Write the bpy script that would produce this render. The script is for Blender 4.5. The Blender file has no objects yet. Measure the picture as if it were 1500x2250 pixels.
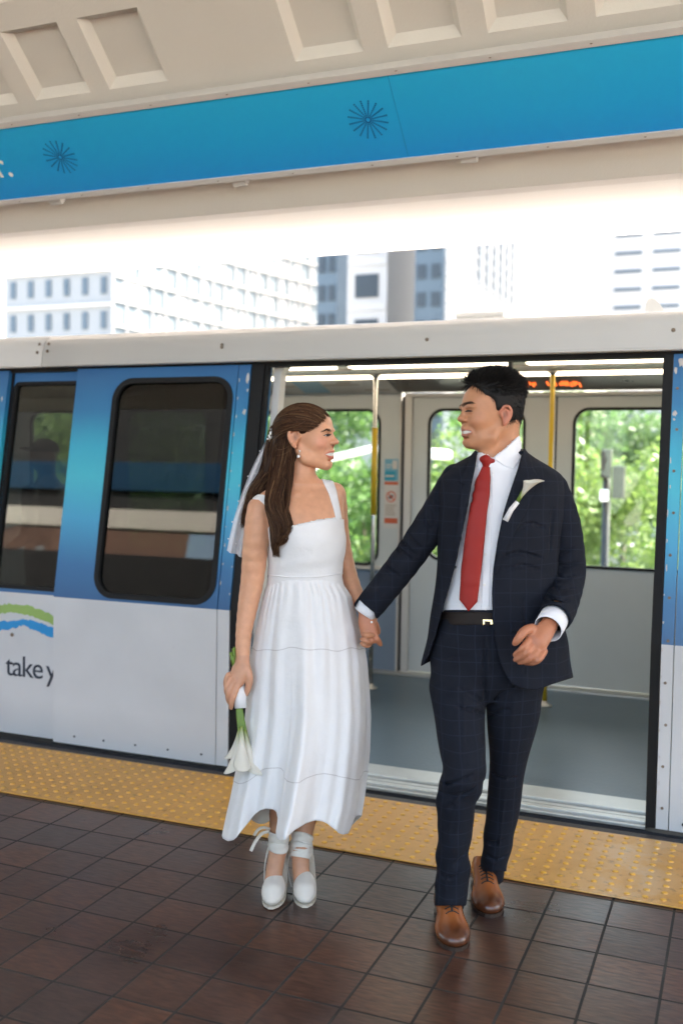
import bpy, bmesh, math, random
import numpy as np
from mathutils import Vector, Matrix
random.seed(7); rng = np.random.default_rng(7)
S = bpy.context.scene
R = math.radians
# ------------------------------------------------------------------ camera
FPX = 2193.0                      # focal length of the picture, in its pixels (2250 high)
EYE = np.array([0.0, 0.0, 1.48])
YAW, PITCH, ROLL = R(22.0), -math.atan(104 / 2193), 0.0161
_f = np.array([-math.sin(YAW) * math.cos(PITCH), math.cos(YAW) * math.cos(PITCH), math.sin(PITCH)])
_r0 = np.array([math.cos(YAW), math.sin(YAW), 0.0]); _u0 = np.cross(_r0, _f)
_r = _r0 * math.cos(ROLL) + _u0 * math.sin(ROLL); _u = -_r0 * math.sin(ROLL) + _u0 * math.cos(ROLL)
cam_data = bpy.data.cameras.new('camera'); cam = bpy.data.objects.new('camera', cam_data)
S.collection.objects.link(cam); S.camera = cam
cam_data.sensor_fit = 'VERTICAL'; cam_data.sensor_height = 36.0; cam_data.sensor_width = 24.0
cam_data.lens = FPX * 36 / 2250
cam_data.clip_start = 0.05; cam_data.clip_end = 3000
cam_data.dof.use_dof = True; cam_data.dof.focus_distance = 3.3; cam_data.dof.aperture_fstop = 2.0
cam.matrix_world = Matrix(((_r[0], _u[0], -_f[0], EYE[0]), (_r[1], _u[1], -_f[1], EYE[1]), (_r[2], _u[2], -_f[2], EYE[2]), (0, 0, 0, 1)))
# ------------------------------------------------------------------ light
SUN_EL, SUN_AZ = R(52), R(35)      # azimuth from +Y towards +X
world = bpy.data.worlds.new('World'); S.world = world; world.use_nodes = True
wn = world.node_tree; bg = wn.nodes['Background']
sky = wn.nodes.new('ShaderNodeTexSky'); sky.sky_type = 'NISHITA'; sky.sun_disc = False
sky.sun_elevation = SUN_EL; sky.sun_rotation = SUN_AZ
sky.air_density = 1.0; sky.dust_density = 4.0; sky.ozone_density = 1.0; sky.altitude = 0
wn.links.new(sky.outputs[0], bg.inputs[0]); bg.inputs[1].default_value = 0.15
sl = bpy.data.lights.new('sun', 'SUN'); sun = bpy.data.objects.new('sun', sl); S.collection.objects.link(sun)
sl.energy = 4.0; sl.angle = R(0.6); sl.color = (1.0, 0.95, 0.88)
sdir = Vector((math.cos(SUN_EL) * math.sin(SUN_AZ), math.cos(SUN_EL) * math.cos(SUN_AZ), math.sin(SUN_EL)))
sun.rotation_euler = sdir.to_track_quat('Z', 'Y').to_euler()
S.view_settings.view_transform = 'Standard'; S.view_settings.look = 'None'
S.view_settings.exposure = 3.1; S.view_settings.gamma = 1.0
S.view_settings.use_white_balance = True; S.view_settings.white_balance_temperature = 7150; S.view_settings.white_balance_tint = 10
S.cycles.max_bounces = 10; S.cycles.diffuse_bounces = 6; S.cycles.transparent_max_bounces = 24
S.cycles.use_denoising = True; S.cycles.sample_clamp_indirect = 8.0; S.cycles.caustics_reflective = False; S.cycles.caustics_refractive = False

# ------------------------------------------------------------------ helpers
def PT(px, py, d):                # point seen at picture position (px, py), d metres away along the view axis
    return EYE + (_f + _r * (px - 750) / FPX - _u * (py - 1125) / FPX) * d

def tag(o, label=None, cat=None, group=None, kind=None):
    if label: o['label'] = label
    if cat: o['category'] = cat
    if group: o['group'] = group
    if kind: o['kind'] = kind
    return o

def empty(name, loc, label, cat, group=None, kind=None):
    o = bpy.data.objects.new(name, None); S.collection.objects.link(o); o.location = Vector([float(c) for c in loc]); o.empty_display_size = 0.1
    return tag(o, label, cat, group, kind)

def wloc(o):
    v = Vector((0, 0, 0))
    while o is not None: v += o.location; o = o.parent
    return v

def mk(name, verts, faces, mat, parent=None, smooth=False, origin=None, colors=None):
    """mesh object; verts in world coordinates; origin = parent's place, or the given point"""
    v = np.asarray(verts, dtype=float)
    base = np.array(wloc(parent)) if parent is not None else np.zeros(3)
    org = np.array(origin, float) if origin is not None else (base if parent is not None else np.array([v[:, 0].mean(), v[:, 1].mean(), v[:, 2].min()]))
    me = bpy.data.meshes.new(name)
    me.from_pydata([tuple(p) for p in (v - org)], [], [tuple(int(i) for i in f) for f in faces])
    me.update()
    if smooth: me.polygons.foreach_set('use_smooth', [True] * len(me.polygons))
    if colors is not None:
        a = me.color_attributes.new('col', 'FLOAT_COLOR', 'POINT')
        c = np.ones((len(v), 4), np.float32); c[:, :3] = colors; a.data.foreach_set('color', c.ravel())
    for m in (mat if isinstance(mat, (list, tuple)) else [mat]): me.materials.append(m)
    o = bpy.data.objects.new(name, me); S.collection.objects.link(o)
    if parent is not None: o.parent = parent
    o.location = Vector(org - base)
    return o

def join(*parts):                 # list of (verts, faces) -> one
    V, Fc, n = [], [], 0
    for v, f in parts:
        v = np.asarray(v, float).reshape(-1, 3); V.append(v); Fc += [tuple(i + n for i in q) for q in f]; n += len(v)
    return np.vstack(V), Fc

def box(x0, x1, y0, y1, z0, z1, b=0.0):
    if b <= 0:
        v = [(x, y, z) for x in (x0, x1) for y in (y0, y1) for z in (z0, z1)]
        return np.array(v), [(0, 1, 3, 2), (4, 6, 7, 5), (0, 4, 5, 1), (2, 3, 7, 6), (0, 2, 6, 4), (1, 5, 7, 3)]
    bm = bmesh.new(); bmesh.ops.create_cube(bm, size=1)
    for q in bm.verts: q.co = Vector(((x0 + x1) / 2 + q.co.x * (x1 - x0), (y0 + y1) / 2 + q.co.y * (y1 - y0), (z0 + z1) / 2 + q.co.z * (z1 - z0)))
    bmesh.ops.bevel(bm, geom=bm.edges[:], offset=b, segments=2, affect='EDGES', profile=0.6)
    bm.verts.ensure_lookup_table()
    v = [tuple(q.co) for q in bm.verts]; f = [tuple(x.index for x in q.verts) for q in bm.faces]; bm.free()
    return np.array(v), f

def tube(pts, rad, n=12, cap=True):
    pts = np.asarray(pts, float); m = len(pts); rad = np.broadcast_to(np.asarray(rad, float), (m,))
    t = np.gradient(pts, axis=0); t /= np.linalg.norm(t, axis=1)[:, None] + 1e-12
    up = np.array([0, 0, 1.0]) if abs(t[0][2]) < 0.9 else np.array([1.0, 0, 0])
    V = []; a = np.cross(t[0], up); a /= np.linalg.norm(a)
    ang = np.arange(n) * 2 * math.pi / n
    for i in range(m):
        a = a - t[i] * (a @ t[i]); a /= np.linalg.norm(a) + 1e-12; b = np.cross(t[i], a)
        V.append(pts[i] + rad[i] * (np.cos(ang)[:, None] * a + np.sin(ang)[:, None] * b))
    V = np.vstack(V); Fc = []
    for i in range(m - 1):
        for j in range(n):
            k = (j + 1) % n; Fc.append((i * n + j, i * n + k, (i + 1) * n + k, (i + 1) * n + j))
    if cap: Fc.append(tuple(range(n))[::-1]); Fc.append(tuple((m - 1) * n + j for j in range(n)))
    return V, Fc

def lathe(prof, c, n=24, ax=2):    # prof: list of (r, h); about a vertical axis through c
    V = []; Fc = []
    for r_, h in prof:
        for j in range(n):
            a = 2 * math.pi * j / n; V.append((c[0] + r_ * math.cos(a), c[1] + r_ * math.sin(a), c[2] + h))
    for i in range(len(prof) - 1):
        for j in range(n):
            k = (j + 1) % n; Fc.append((i * n + j, i * n + k, (i + 1) * n + k, (i + 1) * n + j))
    Fc.append(tuple(range(n))[::-1]); Fc.append(tuple((len(prof) - 1) * n + j for j in range(n)))
    return np.array(V), Fc

def rrect(x0, x1, z0, z1, r, n=8):  # rounded rectangle outline, 4n points, from the right-bottom corner on
    P = []
    for cx, cz, a0 in ((x1 - r, z0 + r, -90), (x1 - r, z1 - r, 0), (x0 + r, z1 - r, 90), (x0 + r, z0 + r, 180)):
        for i in range(n):
            a = R(a0 + 90 * i / (n - 1)); P.append((cx + r * math.cos(a), cz + r * math.sin(a)))
    return P

def ring(outer, inner, fmap, th):   # slab between two equal-count outlines; fmap(x,z,off)->3D ; thickness th
    n = len(outer); V = []
    for off in (0, th):
        for P in (outer, inner):
            for x, z in P: V.append(fmap(x, z, off))
    Fc = []
    for j in range(n):
        k = (j + 1) % n
        Fc += [(j, k, n + k, n + j), (2 * n + j, 3 * n + j, 3 * n + k, 2 * n + k), (n + j, n + k, 3 * n + k, 3 * n + j), (j, 2 * n + j, 2 * n + k, k)]
    return np.array(V), Fc

def plate(outline, fmap, th):
    n = len(outline); V = [fmap(x, z, 0) for x, z in outline] + [fmap(x, z, th) for x, z in outline]
    Fc = [tuple(range(n)), tuple(range(2 * n - 1, n - 1, -1))] + [(j, n + j, n + (j + 1) % n, (j + 1) % n) for j in range(n)]
    return np.array(V), Fc

# ---- materials
def nodemat(name):
    m = bpy.data.materials.new(name); m.use_nodes = True; nt = m.node_tree
    return m, nt, nt.nodes['Principled BSDF'], nt.nodes, nt.links

def mat(name, col, rough=0.6, metal=0.0, noise=0.12, nscale=6.0, bump=0.0, bscale=60.0, spec=0.5, sheen=0.0, coat=0.0, detail=4.0):
    m, nt, p, N, L = nodemat(name)
    p.inputs['Roughness'].default_value = rough; p.inputs['Metallic'].default_value = metal
    p.inputs['Specular IOR Level'].default_value = spec
    if sheen: p.inputs['Sheen Weight'].default_value = sheen
    if coat: p.inputs['Coat Weight'].default_value = coat; p.inputs['Coat Roughness'].default_value = 0.08
    tc = N.new('ShaderNodeTexCoord')
    if noise > 0:
        nz = N.new('ShaderNodeTexNoise'); nz.inputs['Scale'].default_value = nscale; nz.inputs['Detail'].default_value = detail
        L.new(tc.outputs['Object'], nz.inputs['Vector'])
        mx = N.new('ShaderNodeMix'); mx.data_type = 'RGBA'
        L.new(nz.outputs[0], mx.inputs[0])
        mx.inputs[6].default_value = (*[c * (1 - noise) for c in col], 1); mx.inputs[7].default_value = (*[min(1, c * (1 + noise)) for c in col], 1)
        L.new(mx.outputs[2], p.inputs['Base Color'])
        mr = N.new('ShaderNodeMapRange'); mr.inputs[3].default_value = max(0.02, rough - 0.08); mr.inputs[4].default_value = min(1, rough + 0.08)
        L.new(nz.outputs[0], mr.inputs[0]); L.new(mr.outputs[0], p.inputs['Roughness'])
    else:
        p.inputs['Base Color'].default_value = (*col, 1)
    if bump > 0:
        n2 = N.new('ShaderNodeTexNoise'); n2.inputs['Scale'].default_value = bscale; n2.inputs['Detail'].default_value = 3
        L.new(tc.outputs['Object'], n2.inputs['Vector'])
        b = N.new('ShaderNodeBump'); b.inputs['Strength'].default_value = bump; b.inputs['Distance'].default_value = 0.01
        L.new(n2.outputs[0], b.inputs['Height']); L.new(b.outputs[0], p.inputs['Normal'])
    return m

def glass(name, tint, refl=0.9, rough=0.02, ior=1.45):
    m = bpy.data.materials.new(name); m.use_nodes = True; nt = m.node_tree; N, L = nt.nodes, nt.links
    N.remove(N['Principled BSDF']); out = N['Material Output']
    tr = N.new('ShaderNodeBsdfTransparent'); tr.inputs[0].default_value = (*tint, 1)
    gl = N.new('ShaderNodeBsdfGlossy'); gl.inputs[0].default_value = (refl, refl, refl, 1); gl.inputs['Roughness'].default_value = rough
    fr = N.new('ShaderNodeFresnel'); fr.inputs[0].default_value = ior
    mx = N.new('ShaderNodeMixShader'); L.new(fr.outputs[0], mx.inputs[0]); L.new(tr.outputs[0], mx.inputs[1]); L.new(gl.outputs[0], mx.inputs[2])
    L.new(mx.outputs[0], out.inputs[0])
    return m

def emis(name, col, s):
    m, nt, p, N, L = nodemat(name)
    p.inputs['Base Color'].default_value = (*[c * 0.6 for c in col], 1); p.inputs['Emission Color'].default_value = (*col, 1); p.inputs['Emission Strength'].default_value = s
    return m

def ramp(N, stops, interp='LINEAR'):
    r_ = N.new('ShaderNodeValToRGB'); e = r_.color_ramp.elements; r_.color_ramp.interpolation = interp
    while len(e) > 1: e.remove(e[-1])
    e[0].position = stops[0][0]; e[0].color = (*stops[0][1], 1)
    for p_, c in stops[1:]:
        q = e.new(p_); q.color = (*c, 1)
    return r_

def multi(name, parts, m, parent, smooth=False):
    return [mk(name, v, f, m, parent, smooth) for v, f in parts]

def text_obj(name, s, size, m, parent, mw, font_align='LEFT', extrude=0.001, space=1.0):
    cu = bpy.data.curves.new(name, 'FONT'); cu.body = s; cu.size = size; cu.extrude = extrude; cu.align_x = font_align; cu.space_character = space
    o = bpy.data.objects.new(name, cu); S.collection.objects.link(o)
    dg = bpy.context.evaluated_depsgraph_get(); me = bpy.data.meshes.new_from_object(o.evaluated_get(dg))
    bpy.data.objects.remove(o); me.transform(mw)
    v = [tuple(q.co) for q in me.vertices]; f = [tuple(p_.vertices) for p_ in me.polygons]
    return mk(name, v, f, m, parent)
# ================================================================== setting: platform
M = {}
def tile_material():
    m, nt, p, N, L = nodemat('quarry_tiles')
    tc = N.new('ShaderNodeTexCoord'); mp = N.new('ShaderNodeMapping'); mp.inputs['Location'].default_value = (0.176, -0.07, 0)
    L.new(tc.outputs['Object'], mp.inputs[0])
    # slight waviness of the joints
    br = N.new('ShaderNodeTexBrick'); br.offset = 0; br.squash = 1
    br.inputs['Scale'].default_value = 1; br.inputs['Brick Width'].default_value = 0.2; br.inputs['Row Height'].default_value = 0.2
    br.inputs['Mortar Size'].default_value = 0.0048; br.inputs['Mortar Smooth'].default_value = 0.25
    br.inputs['Color1'].default_value = (0.0, 0, 0, 1); br.inputs['Color2'].default_value = (1, 1, 1, 1); br.inputs['Mortar'].default_value = (0.5, 0.5, 0.5, 1)
    L.new(mp.outputs[0], br.inputs[0])
    tones = ramp(N, [(0.0, (0.050, 0.025, 0.019)), (0.3, (0.074, 0.034, 0.023)), (0.6, (0.092, 0.040, 0.024)), (0.85, (0.060, 0.034, 0.027)), (1.0, (0.105, 0.045, 0.026))])
    L.new(br.outputs[0], tones.inputs[0])
    n1 = N.new('ShaderNodeTexNoise'); n1.inputs['Scale'].default_value = 2.2; n1.inputs['Detail'].default_value = 8; n1.inputs['Roughness'].default_value = 0.62
    L.new(tc.outputs['Object'], n1.inputs[0])
    n2 = N.new('ShaderNodeTexNoise'); n2.inputs['Scale'].default_value = 55; n2.inputs['Detail'].default_value = 5
    mp2 = N.new('ShaderNodeMapping'); mp2.inputs['Scale'].default_value = (0.35, 1.4, 1); mp2.inputs['Rotation'].default_value = (0, 0, R(22)); L.new(tc.outputs['Object'], mp2.inputs[0]); L.new(mp2.outputs[0], n2.inputs[0])
    hs = N.new('ShaderNodeMix'); hs.data_type = 'RGBA'; hs.blend_type = 'MULTIPLY'; hs.inputs[0].default_value = 1
    r1 = ramp(N, [(0.25, (0.62, 0.62, 0.64)), (0.75, (1.35, 1.35, 1.3))]); L.new(n1.outputs[0], r1.inputs[0])
    L.new(tones.outputs[0], hs.inputs[6]); L.new(r1.outputs[0], hs.inputs[7])
    hs2 = N.new('ShaderNodeMix'); hs2.data_type = 'RGBA'; hs2.blend_type = 'MULTIPLY'; hs2.inputs[0].default_value = 1
    r2 = ramp(N, [(0.3, (0.55, 0.55, 0.57)), (0.7, (1.5, 1.44, 1.4))]); L.new(n2.outputs[0], r2.inputs[0]); L.new(hs.outputs[2], hs2.inputs[6]); L.new(r2.outputs[0], hs2.inputs[7])
    # pale scuffs
    n3 = N.new('ShaderNodeTexNoise'); n3.inputs['Scale'].default_value = 3.3; n3.inputs['Detail'].default_value = 9; n3.inputs['Roughness'].default_value = 0.75; n3.inputs['Distortion'].default_value = 0.0
    L.new(tc.outputs['Object'], n3.inputs[0]); r3 = ramp(N, [(0.56, (0, 0, 0)), (0.80, (0.45, 0.45, 0.45))]); L.new(n3.outputs[0], r3.inputs[0])
    sc = N.new('ShaderNodeMix'); sc.data_type = 'RGBA'; L.new(r3.outputs[0], sc.inputs[0]); L.new(hs2.outputs[2], sc.inputs[6]); sc.inputs[7].default_value = (0.11, 0.085, 0.075, 1)
    # grout
    gr = ramp(N, [(0.35, (0.011, 0.010, 0.010)), (0.62, (0.035, 0.033, 0.029)), (0.8, (0.12, 0.11, 0.095))]); L.new(n1.outputs[0], gr.inputs[0])
    gm = N.new('ShaderNodeMix'); gm.data_type = 'RGBA'; L.new(br.outputs[1], gm.inputs[0]); L.new(sc.outputs[2], gm.inputs[6]); L.new(gr.outputs[0], gm.inputs[7])
    L.new(gm.outputs[2], p.inputs['Base Color'])
    mr = N.new('ShaderNodeMapRange'); mr.inputs[1].default_value = 0.3; mr.inputs[2].default_value = 0.7; mr.inputs[3].default_value = 0.24; mr.inputs[4].default_value = 0.42; L.new(n1.outputs[0], mr.inputs[0])
    ad = N.new('ShaderNodeMath'); ad.operation = 'MULTIPLY_ADD'; L.new(br.outputs[1], ad.inputs[0]); ad.inputs[1].default_value = 0.45; L.new(mr.outputs[0], ad.inputs[2]); L.new(ad.outputs[0], p.inputs['Roughness'])
    # relief: joints sunk, fine texture, each tile slightly out of level
    h = N.new('ShaderNodeMath'); h.operation = 'MULTIPLY_ADD'; L.new(br.outputs[1], h.inputs[0]); h.inputs[1].default_value = -1.0
    h2 = N.new('ShaderNodeMath'); h2.operation = 'MULTIPLY'; L.new(n2.outputs[0], h2.inputs[0]); h2.inputs[1].default_value = 0.55; L.new(h2.outputs[0], h.inputs[2])
    b = N.new('ShaderNodeBump'); b.inputs['Strength'].default_value = 0.5; b.inputs['Distance'].default_value = 0.003; L.new(h.outputs[0], b.inputs['Height'])
    b2 = N.new('ShaderNodeBump'); b2.inputs['Strength'].default_value = 0.10; b2.inputs['Distance'].default_value = 0.02; L.new(n1.outputs[0], b2.inputs['Height']); L.new(b.outputs[0], b2.inputs['Normal'])
    L.new(b2.outputs[0], p.inputs['Normal'])
    return m

def strip_material():
    m, nt, p, N, L = nodemat('yellow_tactile')
    tc = N.new('ShaderNodeTexCoord'); sx = N.new('ShaderNodeSeparateXYZ'); L.new(tc.outputs['Object'], sx.inputs[0])
    n1 = N.new('ShaderNodeTexNoise'); n1.inputs['Scale'].default_value = 5; n1.inputs['Detail'].default_value = 8; n1.inputs['Roughness'].default_value = 0.7; L.new(tc.outputs['Object'], n1.inputs[0])
    base = ramp(N, [(0.3, (0.58, 0.29, 0.055)), (0.7, (0.70, 0.36, 0.080))]); L.new(n1.outputs[0], base.inputs[0])
    # trodden, greyer patch in front of the open door
    pr = N.new('ShaderNodeMath'); pr.operation = 'SUBTRACT'; L.new(sx.outputs[0], pr.inputs[0]); pr.inputs[1].default_value = -0.33
    ab = N.new('ShaderNodeMath'); ab.operation = 'ABSOLUTE'; L.new(pr.outputs[0], ab.inputs[0])
    mr = N.new('ShaderNodeMapRange'); mr.inputs[1].default_value = 0.05; mr.inputs[2].default_value = 0.22; mr.inputs[3].default_value = 0.75; mr.inputs[4].default_value = 0; L.new(ab.outputs[0], mr.inputs[0])
    mu = N.new('ShaderNodeMath'); mu.operation = 'MULTIPLY'; L.new(mr.outputs[0], mu.inputs[0])
    nr = N.new('ShaderNodeMapRange'); nr.inputs[1].default_value = 0.42; nr.inputs[2].default_value = 0.58; L.new(n1.outputs[0], nr.inputs[0]); L.new(nr.outputs[0], mu.inputs[1])
    wm = N.new('ShaderNodeMix'); wm.data_type = 'RGBA'; L.new(mu.outputs[0], wm.inputs[0]); L.new(base.outputs[0], wm.inputs[6]); wm.inputs[7].default_value = (0.60, 0.42, 0.24, 1)
    # dome tops keep the brighter yellow
    dz = N.new('ShaderNodeMapRange'); dz.inputs[1].default_value = 0.0095; dz.inputs[2].default_value = 0.0125; L.new(sx.outputs[2], dz.inputs[0])
    dm = N.new('ShaderNodeMix'); dm.data_type = 'RGBA'; L.new(dz.outputs[0], dm.inputs[0]); L.new(wm.outputs[2], dm.inputs[6]); dm.inputs[7].default_value = (0.78, 0.42, 0.04, 1)
    n4 = N.new('ShaderNodeTexNoise'); n4.inputs['Scale'].default_value = 28; n4.inputs['Detail'].default_value = 6; L.new(tc.outputs['Object'], n4.inputs[0])
    r4 = ramp(N, [(0.28, (0.6, 0.6, 0.6)), (0.42, (1, 1, 1))]); L.new(n4.outputs[0], r4.inputs[0])
    dd = N.new('ShaderNodeMix'); dd.data_type = 'RGBA'; dd.blend_type = 'MULTIPLY'; dd.inputs[0].default_value = 1; L.new(dm.outputs[2], dd.inputs[6]); L.new(r4.outputs[0], dd.inputs[7])
    L.new(dd.outputs[2], p.inputs['Base Color']); p.inputs['Roughness'].default_value = 0.42
    b = N.new('ShaderNodeBump'); b.inputs['Strength'].default_value = 0.3; b.inputs['Distance'].default_value = 0.002; L.new(n4.outputs[0], b.inputs['Height']); L.new(b.outputs[0], p.inputs['Normal'])
    return m

M['tile'] = tile_material(); M['tact'] = strip_material()
M['concrete'] = mat('painted_concrete', (0.67, 0.65, 0.605), 0.8, noise=0.07, nscale=1.3, bump=0.15, bscale=90, detail=8)
M['conc_dark'] = mat('edge_concrete', (0.055, 0.052, 0.052), 0.7, noise=0.35, nscale=14, bump=0.4, bscale=70)
M['soffit'] = mat('white_soffit', (0.58, 0.56, 0.55), 0.8, noise=0.04, nscale=1.5, bump=0.1, bscale=60)
M['alu'] = mat('brushed_aluminium', (0.52, 0.52, 0.50), 0.38, metal=0.7, noise=0.12, nscale=20, bump=0.05)
M['alu_p'] = mat('cream_painted_frame', (0.58, 0.57, 0.555), 0.45, noise=0.05, nscale=8)
M['rubber'] = mat('black_rubber', (0.008, 0.008, 0.0085), 0.6, noise=0.2, nscale=12, spec=0.25)
M['steel'] = mat('stainless_steel', (0.6, 0.59, 0.57), 0.25, metal=1.0, noise=0.05, nscale=30)
M['yellow'] = mat('yellow_grip', (0.62, 0.40, 0.015), 0.4, noise=0.1, nscale=15)
M['inner'] = mat('interior_panel', (0.52, 0.56, 0.57), 0.5, noise=0.05, nscale=5)
M['inner_low'] = mat('lower_panel', (0.6, 0.6, 0.6), 0.5, noise=0.08, nscale=4)
M['bluegrey'] = mat('blue_grey_panel', (0.20, 0.26, 0.35), 0.45, noise=0.08, nscale=4)
M['tfloor'] = mat('blue_grey_vinyl', (0.085, 0.13, 0.17), 0.33, noise=0.16, nscale=3.5, bump=0.12, bscale=60, detail=7)
M['fair'] = mat('off_white_fairing', (0.60, 0.59, 0.575), 0.42, noise=0.05, nscale=2.5, coat=0.1)
M['dark'] = mat('dark_steel', (0.03, 0.03, 0.033), 0.6, noise=0.2)
M['rust'] = mat('rusty_bolt', (0.22, 0.17, 0.13), 0.7, metal=0.3, noise=0.4, nscale=40)

# platform floor: thick slab, tiled top
v, f = box(-16, 9, -14, 4.105, -0.5, 0.0)
mk('platform_floor', v, f, M['tile'], origin=(0, 0, 0))['kind'] = 'structure'
v, f = box(-16, 9, 4.107, 4.185, -0.6, -0.004, 0.004)
o = mk('platform_edge', v, f, M['conc_dark'], origin=(0, 0, 0)); o['kind'] = 'structure'
# tactile strip: modules 1.19 m long with truncated domes
def tact():
    parts = []
    x = -2.226 - 1.2 * 9
    dome = [(0.0125, 0.0), (0.0112, 0.003), (0.008, 0.0047), (0.0035, 0.0052)]
    while x < 3.6:
        parts.append(box(x + 0.0012, x + 1.1988, 3.492, 4.103, 0.002, 0.008, 0.0015))
        for i in range(20):
            for j in range(10):
                cx, cy = x + 0.03 + i * 0.06, 3.53 + j * 0.06
                if -6.2 < cx < 0.75:
                    parts.append(lathe(dome, (cx, cy, 0.0078), n=8))
        x += 1.2
    return join(*parts)
v, f = tact(); o = mk('tactile_paving', v, f, M['tact'], origin=(0, 0, 0)); o['kind'] = 'structure'

# ================================================================== station roof
AL = R(41); RY, RZ = 4.3, 2.68                      # foot of the sloping ceiling
def slope(x, s, off=0.0):                           # s up the slope, off = out of it (downwards)
    return (x, RY - s * math.cos(AL) - off * math.sin(AL), RZ + s * math.sin(AL) - off * math.cos(AL))
roof = empty('station_roof', (-1.5, 3.0, RZ), 'cream concrete station canopy with a coffered sloping ceiling', 'roof')
X0, X1, SMAX = -14.2, 5.6, 2.55
xs = []
# groups of six coffers, a wide rib of 0.6 between groups
for g in range(-5, 5):
    gx0 = -1.765 + g * 2.509                        # left side of the group's first coffer
    for i in range(5):
        xs.append((gx0 + i * 0.401, gx0 + i * 0.401 + 0.30))
xs = [c for c in xs if c[0] > X0 + 0.1 and c[1] < X1 - 0.1]
rows = [(0.68, 1.0), (1.115, 1.435), (1.55, 1.87), (1.985, 2.305)]
def coffered():
    V, Fc = [], []
    def quad(a, b, c, d):
        n = len(V); V.extend([a, b, c, d]); Fc.append((n, n + 1, n + 2, n + 3))
    def rect(x0, x1, s0, s1, off=0.0): quad(slope(x0, s0, off), slope(x1, s0, off), slope(x1, s1, off), slope(x0, s1, off))
    sb = [0.0] + [q for r_ in rows for q in r_] + [SMAX]
    for a in range(0, len(sb) - 1, 2): rect(X0, X1, sb[a], sb[a + 1])
    D, B = -0.042, 0.032
    for s0, s1 in rows:
        x = X0
        for a, b in xs:
            rect(x, a, s0, s1); x = b
            rect(a + B, b - B, s0 + B, s1 - B, D)
            quad(slope(a, s0), slope(b, s0), slope(b - B, s0 + B, D), slope(a + B, s0 + B, D))
            quad(slope(b, s0), slope(b, s1), slope(b - B, s1 - B, D), slope(b - B, s0 + B, D))
            quad(slope(b, s1), slope(a, s1), slope(a + B, s1 - B, D), slope(b - B, s1 - B, D))
            quad(slope(a, s1), slope(a, s0), slope(a + B, s0 + B, D), slope(a + B, s1 - B, D))
        rect(x, X1, s0, s1)
    return np.array(V), Fc
v, f = coffered(); mk('coffered_ceiling', v, f, M['concrete'], roof)
zt = slope(0, SMAX)[2]; yt = slope(0, SMAX)[1]
v, f = join(box(X0, X1, -2.0, yt - 0.004, zt + 0.002, zt + 0.3))
mk('roof_slab', v, f, M['concrete'], roof)
top = [slope(X0, SMAX, -0.12), slope(X1, SMAX, -0.12), slope(X1, 0.1, -0.12), slope(X0, 0.1, -0.12)]
v = np.array(top + [(p[0], p[1], p[2] + 0.2) for p in top]); f = [(0, 1, 2, 3), (7, 6, 5, 4), (0, 4, 5, 1), (2, 6, 7, 3), (1, 5, 6, 2), (0, 3, 7, 4)]
mk('roof_deck', v, f, M['concrete'], roof)
# overhang above the track: soffit curving up to the outer edge
def overhang():
    prof = [(4.302, 2.68), (4.36, 2.672), (4.75, 2.672), (5.1, 2.675), (5.34, 2.68), (5.40, 2.70), (5.42, 2.80), (5.36, 3.0), (4.302, 3.12)]
    V = []; Fc = []; n = len(prof)
    for x in (X0, X1):
        for y, z in prof: V.append((x, y, z))
    for j in range(n): Fc.append((j, (j + 1) % n, n + (j + 1) % n, n + j))
    Fc += [tuple(range(n))[::-1], tuple(range(n, 2 * n))]
    return np.array(V), Fc
v, f = overhang(); mk('overhang', v, f, M['soffit'], roof)
# columns of the roof outside the frame
for i, (cx, cy) in enumerate(((-11.5, 1.6), (3.6, 1.0))):
    v, f = box(cx - 0.3, cx + 0.3, cy - 0.3, cy + 0.3, 0.0, zt + 0.1, 0.03); mk('roof_column', v, f, M['concrete'], roof)

# ------------------------------------------------------------------ blue sign board
def sign_panel_mat():
    m, nt, p, N, L = nodemat('blue_sign_face')
    tc = N.new('ShaderNodeTexCoord'); sx = N.new('ShaderNodeSeparateXYZ'); L.new(tc.outputs['Object'], sx.inputs[0])
    mr = N.new('ShaderNodeMapRange'); mr.inputs[1].default_value = 0.0; mr.inputs[2].default_value = 0.30; L.new(sx.outputs[2], mr.inputs[0])
    n1 = N.new('ShaderNodeTexNoise'); n1.inputs['Scale'].default_value = 0.6; n1.inputs['Detail'].default_value = 2; L.new(tc.outputs['Object'], n1.inputs[0])
    a = N.new('ShaderNodeMath'); a.operation = 'MULTIPLY_ADD'; L.new(n1.outputs[0], a.inputs[0]); a.inputs[1].default_value = 0.5; a.inputs[2].default_value = -0.25
    b = N.new('ShaderNodeMath'); b.operation = 'ADD'; L.new(a.outputs[0], b.inputs[0]); L.new(mr.outputs[0], b.inputs[1])
    c = ramp(N, [(0.0, (0.002, 0.30, 0.80)), (0.45, (0.003, 0.40, 0.82)), (1.0, (0.012, 0.48, 0.84))]); L.new(b.outputs[0], c.inputs[0])
    L.new(c.outputs[0], p.inputs['Base Color']); p.inputs['Roughness'].default_value = 0.32; p.inputs['Specular IOR Level'].default_value = 0.45
    return m
M['sign'] = sign_panel_mat(); M['sign_mark'] = mat('dark_blue_print', (0.004, 0.11, 0.36), 0.4, noise=0.02); M['white_print'] = mat('white_print', (0.8, 0.8, 0.8), 0.5, noise=0.02)
def sgn(x, s, off): return slope(x, s, 0.06 + off)
sb = empty('sign_board', sgn(-2.0, 0.18, 0), 'long blue station sign board with pale frame and two dotted starbursts', 'sign')
SX0, SX1, SS0, SS1 = -9.4, 2.4, 0.213, 0.638
def sbox(x0, x1, s0, s1, o0, o1, bv=0.0):
    vv, ff = box(x0, x1, s0, s1, o0, o1, bv); return np.array([sgn(a, b, c) for a, b, c in vv]), ff
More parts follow.
